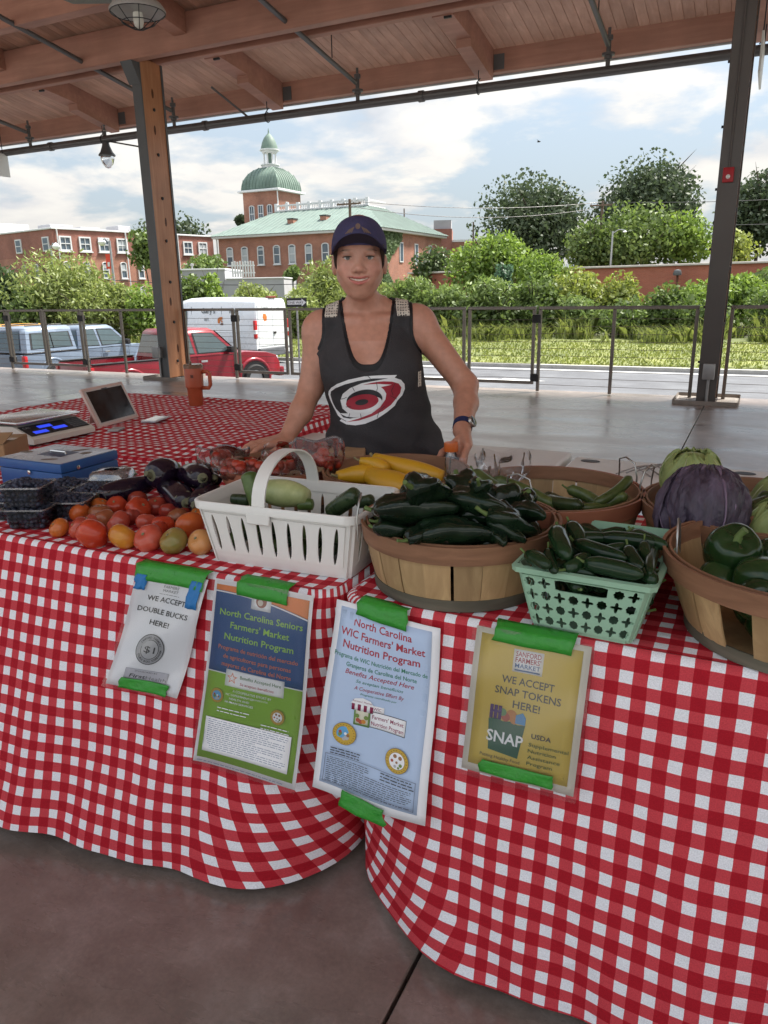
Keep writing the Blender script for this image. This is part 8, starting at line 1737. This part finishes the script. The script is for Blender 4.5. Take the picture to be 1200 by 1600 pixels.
for L_ in ([(255, 330), (290, 322), (310, 310)], [(545, 190), (552, 240), (545, 262)], [(360, 230), (375, 262)], [(610, 380), (560, 420), (545, 470)], [(415, 440), (420, 480)], [(330, 440), (322, 470)], [(690, 200), (660, 260), (672, 300)], [(480, 145), (500, 165)], [(700, 330), (650, 300)], [(300, 390), (340, 385)], [(240, 480), (300, 505)]):
    for a, b in zip(L_[:-1], L_[1:]):
        a, b = np.array(a, float), np.array(b, float); d = (b-a)/np.linalg.norm(b-a); nn = np.array((-d[1], d[0]))*2.0; print_poly([a-nn, b-nn, b+nn, a+nn], PB, 6, 'print_crack')
# cap: six-panel crown, arched brim, button and faded emblem
M_CAP = pmat('navy cap cotton', (.040, .036, .095), .8, .15, 12, .3, 240, hue=(.052, .046, .115)); M_CAPD = pmat('cap underside', (.028, .026, .055), .85, .1); C0 = H+np.array((0, .008, .030))
def crown(u, v):
    a = 2*math.pi*u; e = v*math.pi/2; s_ = math.sin(a); rim = .020*(-s_)*(1-v)*.6      # front is -y
    pan = 1-.010*abs(math.cos(3*a))**8*(1-v); fr = 1+.05*max(0, -s_)*math.sin(2*e)
    rx, ry, rz = .0885, .108, .103; return (C0[0]+rx*math.cos(a)*math.cos(e)**.82*pan, C0[1]+ry*math.sin(a)*math.cos(e)**.82*pan*fr, C0[2]-.004+rim+rz*math.sin(e)**.95)
cp = mk('cap', thick(grid(crown, 64, 20), .003), M_CAP, WOM, smooth=60)
mk('button', xf(sphere(.006, 10, 6), C0+np.array((0, 0, .100)), (0, 0, 0), (1, 1, .6)), M_CAP, cp, smooth=180)
def brim(u, v):
    a = -math.pi/2+(u-.5)*2*1.22; ex = .074*math.cos((u-.5)*2*1.22)**.7*v; x = C0[0]+.0885*math.cos(a)*(1+.03*v); y = C0[1]+.108*math.sin(a)-ex
    q = (u-.5)*2; return (x, y, C0[2]+.012*(-math.sin(a))+.006-.050*abs(q)**2.0*(.45+.55*v)+.026*v-.004*v*v)
mk('brim', thick(grid(brim, 40, 8, flip=True), .0035), M_CAP, cp, smooth=60)
mk('brim_lining', grid(lambda u, v: tuple(np.array(brim(u, v*.97))-np.array((0, 0, .0046))), 40, 8), M_CAPD, cp, smooth=180)
M_EMB = pmat('faded gold thread', (.16, .105, .085), .7, .2, 60)
def cap_front(x, z, off=.0045):
    # crown surface point in front of (x, z)
    t = np.clip((z-C0[2])/.103, 0, .98); e = math.asin(t); rr = math.cos(e)**.82; y = C0[1]-.108*rr*(1+.05*math.sin(2*e))*math.sqrt(max(0, 1-((x-C0[0])/(.0885*rr))**2)); return (x, y-off, z)
def emb(pts): mk('emblem', ([cap_front(C0[0]+a, C0[2]+b) for a, b in pts], [tuple(range(len(pts)))]), M_EMB, cp)
emb([(.008*math.cos(t), .062+.009*math.sin(t)) for t in np.arange(10)*.628])
for s in (-1, 1):
    for k in range(4): emb([(s*(.010+.004*k), .060-.002*k), (s*(.013+.004*k), .061-.002*k), (s*(.022+.006*k), .044-.003*k+.002*k), (s*(.019+.006*k), .043-.003*k+.002*k)][::s])
# hair tucked under the cap
M_HAIR = pmat('dark brown hair', (.035, .020, .013), .45, .4, 20, .5, 200, stretch=(6, 6, 1)); Hf = Field()
Hf.ell(H+(0, .030, .020), (.0785, .080, .090), .0); Hf.func(lambda P: np.maximum(P[..., 1]-(H[1]+.005)-.0, 0)*0+((H[1]-.018+.45*(np.clip(H[2]+.02-P[..., 2], 0, 1)))-P[..., 1])*-1.0*-1, (-.3, -.3, 1.3), (.3, .1, 1.6), .004, -1) if False else None
Vh, Fh = Hf.mesh(H+np.array((-.10, -.06, -.09)), H+np.array((.10, .13, .13)), .005); keep = Vh[:, 1] > H[1]-.030+.9*np.clip(H[2]+.015-Vh[:, 2], 0, 1); Fh = Fh[keep[Fh].all(1)]; fast_mesh('hair', Vh, Fh, M_HAIR, WOM)
for s in (-1, 1):
    mk('hair_strand', tube([hx((.0705, -.050, .040), s), hx((.0735, -.040, .012), s), hx((.0735, -.024, -.016), s), hx((.070, -.006, -.034), s)], [.008, .007, .005, .001], 8), M_HAIR, WOM, smooth=180)
# watch
wu = np.array((.258, -.268, .930))-np.array((.285, -.13, .995)); wu /= np.linalg.norm(wu); wc = np.array((.2625, -.245, .941)); fr_n = np.array((.72, -.42, .35)); fr_n -= wu*(fr_n@wu); fr_n /= np.linalg.norm(fr_n); fr_t = np.cross(wu, fr_n)
wt = mk('watch_band', thick(grid(lambda u, v: wc+wu*(v-.5)*.024+(fr_n*math.cos(2*math.pi*u)*.0315+fr_t*math.sin(2*math.pi*u)*.0305), 36, 2), .0022), pmat('navy watch band', (.012, .022, .085), .6, .1), WOM, smooth=60)
Mx = Matrix((fr_t, wu, fr_n)).transposed(); lathe_w = lambda pr: (np.array([tuple(Mx @ Vector(p)) for p in lathe(pr, 24)[0]])+wc+fr_n*.031, lathe(pr, 24)[1])
mk('watch_case', lathe_w([(.0175, -.001), (.0185, .003), (.0185, .008), (.0165, .0098)]), pmat('watch metal', (.45, .42, .40), .25, .1, metal=.8), wt, smooth=40); mk('watch_face', lathe_w([(.0165, .0095), (.0150, .0108), (.001, .0112)]), pmat('watch glass', (.015, .03, .035), .08, .2, spec=.8), wt, smooth=40)
# trousers and shoes behind the table
Lg = Field(); Lg.slices([(.60, .02, .185, .03, .145), (.72, .02, .200, .03, .158), (.80, .02, .197, .022, .158), (.86, .02, .190, .015, .150)], 0)
for s in (-1, 1): Lg.cone((.02+s*.095, .03, .74), (.02+s*.10, .05, .42), .098, .062, .04); Lg.cone((.02+s*.10, .05, .42), (.02+s*.11, .08, .07), .062, .043, .02)
Vl, Fl = Lg.mesh((-.30, -.20, .02), (.34, .26, .90), .011); fast_mesh('trousers', Vl, Fl, pmat('dark denim', (.025, .03, .05), .85, .25, 30), WOM)
for s in (-1, 1): mk('shoe', xf(loft([[(.045*math.cos(a)*w, y+.0*math.sin(a), z0+max(0, math.sin(a))*hh) for a in np.linspace(0, 2*math.pi, 14, endpoint=False)] for y, w, z0, hh in ((.13, .6, .002, .06), (.09, .85, .002, .09), (.02, .95, .002, .085), (-.05, 1.05, .002, .06), (-.11, .9, .002, .045), (-.145, .4, .002, .03))]), (.02+s*.11, .06, 0)), pmat('shoe grey', (.12, .12, .13), .7), WOM, smooth=60)
# bottle in her hand
bw_ = WOM.matrix_basis @ Vector((BC[0], BC[1], 0)) if False else Vector((-1.16, 2.32, 0))+Vector((math.cos(YAW)*BC[0]-math.sin(YAW)*BC[1], math.sin(YAW)*BC[0]+math.cos(YAW)*BC[1], 0))
bt = thing('drink_bottle', 'small dark drink bottle with an orange cap in her hand', 'bottle', (bw_.x, bw_.y, TZ+.001))
mk('drink', lathe([(.001, .003), (.0275, .003), (.0285, .06), (.0285, .100), (.020, .118), (.012, .126), (.001, .127)], 24), pmat('dark tea', (.035, .012, .008), .1, .2, coat=.5), bt, smooth=50)
mk('bottle_wall', lathe([(.0285, .001), (.0298, .004), (.0298, .098), (.0270, .112), (.0165, .134), (.0145, .142), (.0145, .150)], 24, cap=False), clear_mat('bottle plastic', (.96, .96, .97), .06, .05, .2), bt, smooth=50)
cpp = mk('cap', lathe([(.0205, .143), (.0208, .146), (.0208, .166), (.0195, .169), (.001, .1695)], 28), pmat('orange cap', (.60, .13, .02), .4, .05), bt, smooth=40)
tag(cpp, 'orange screw cap')
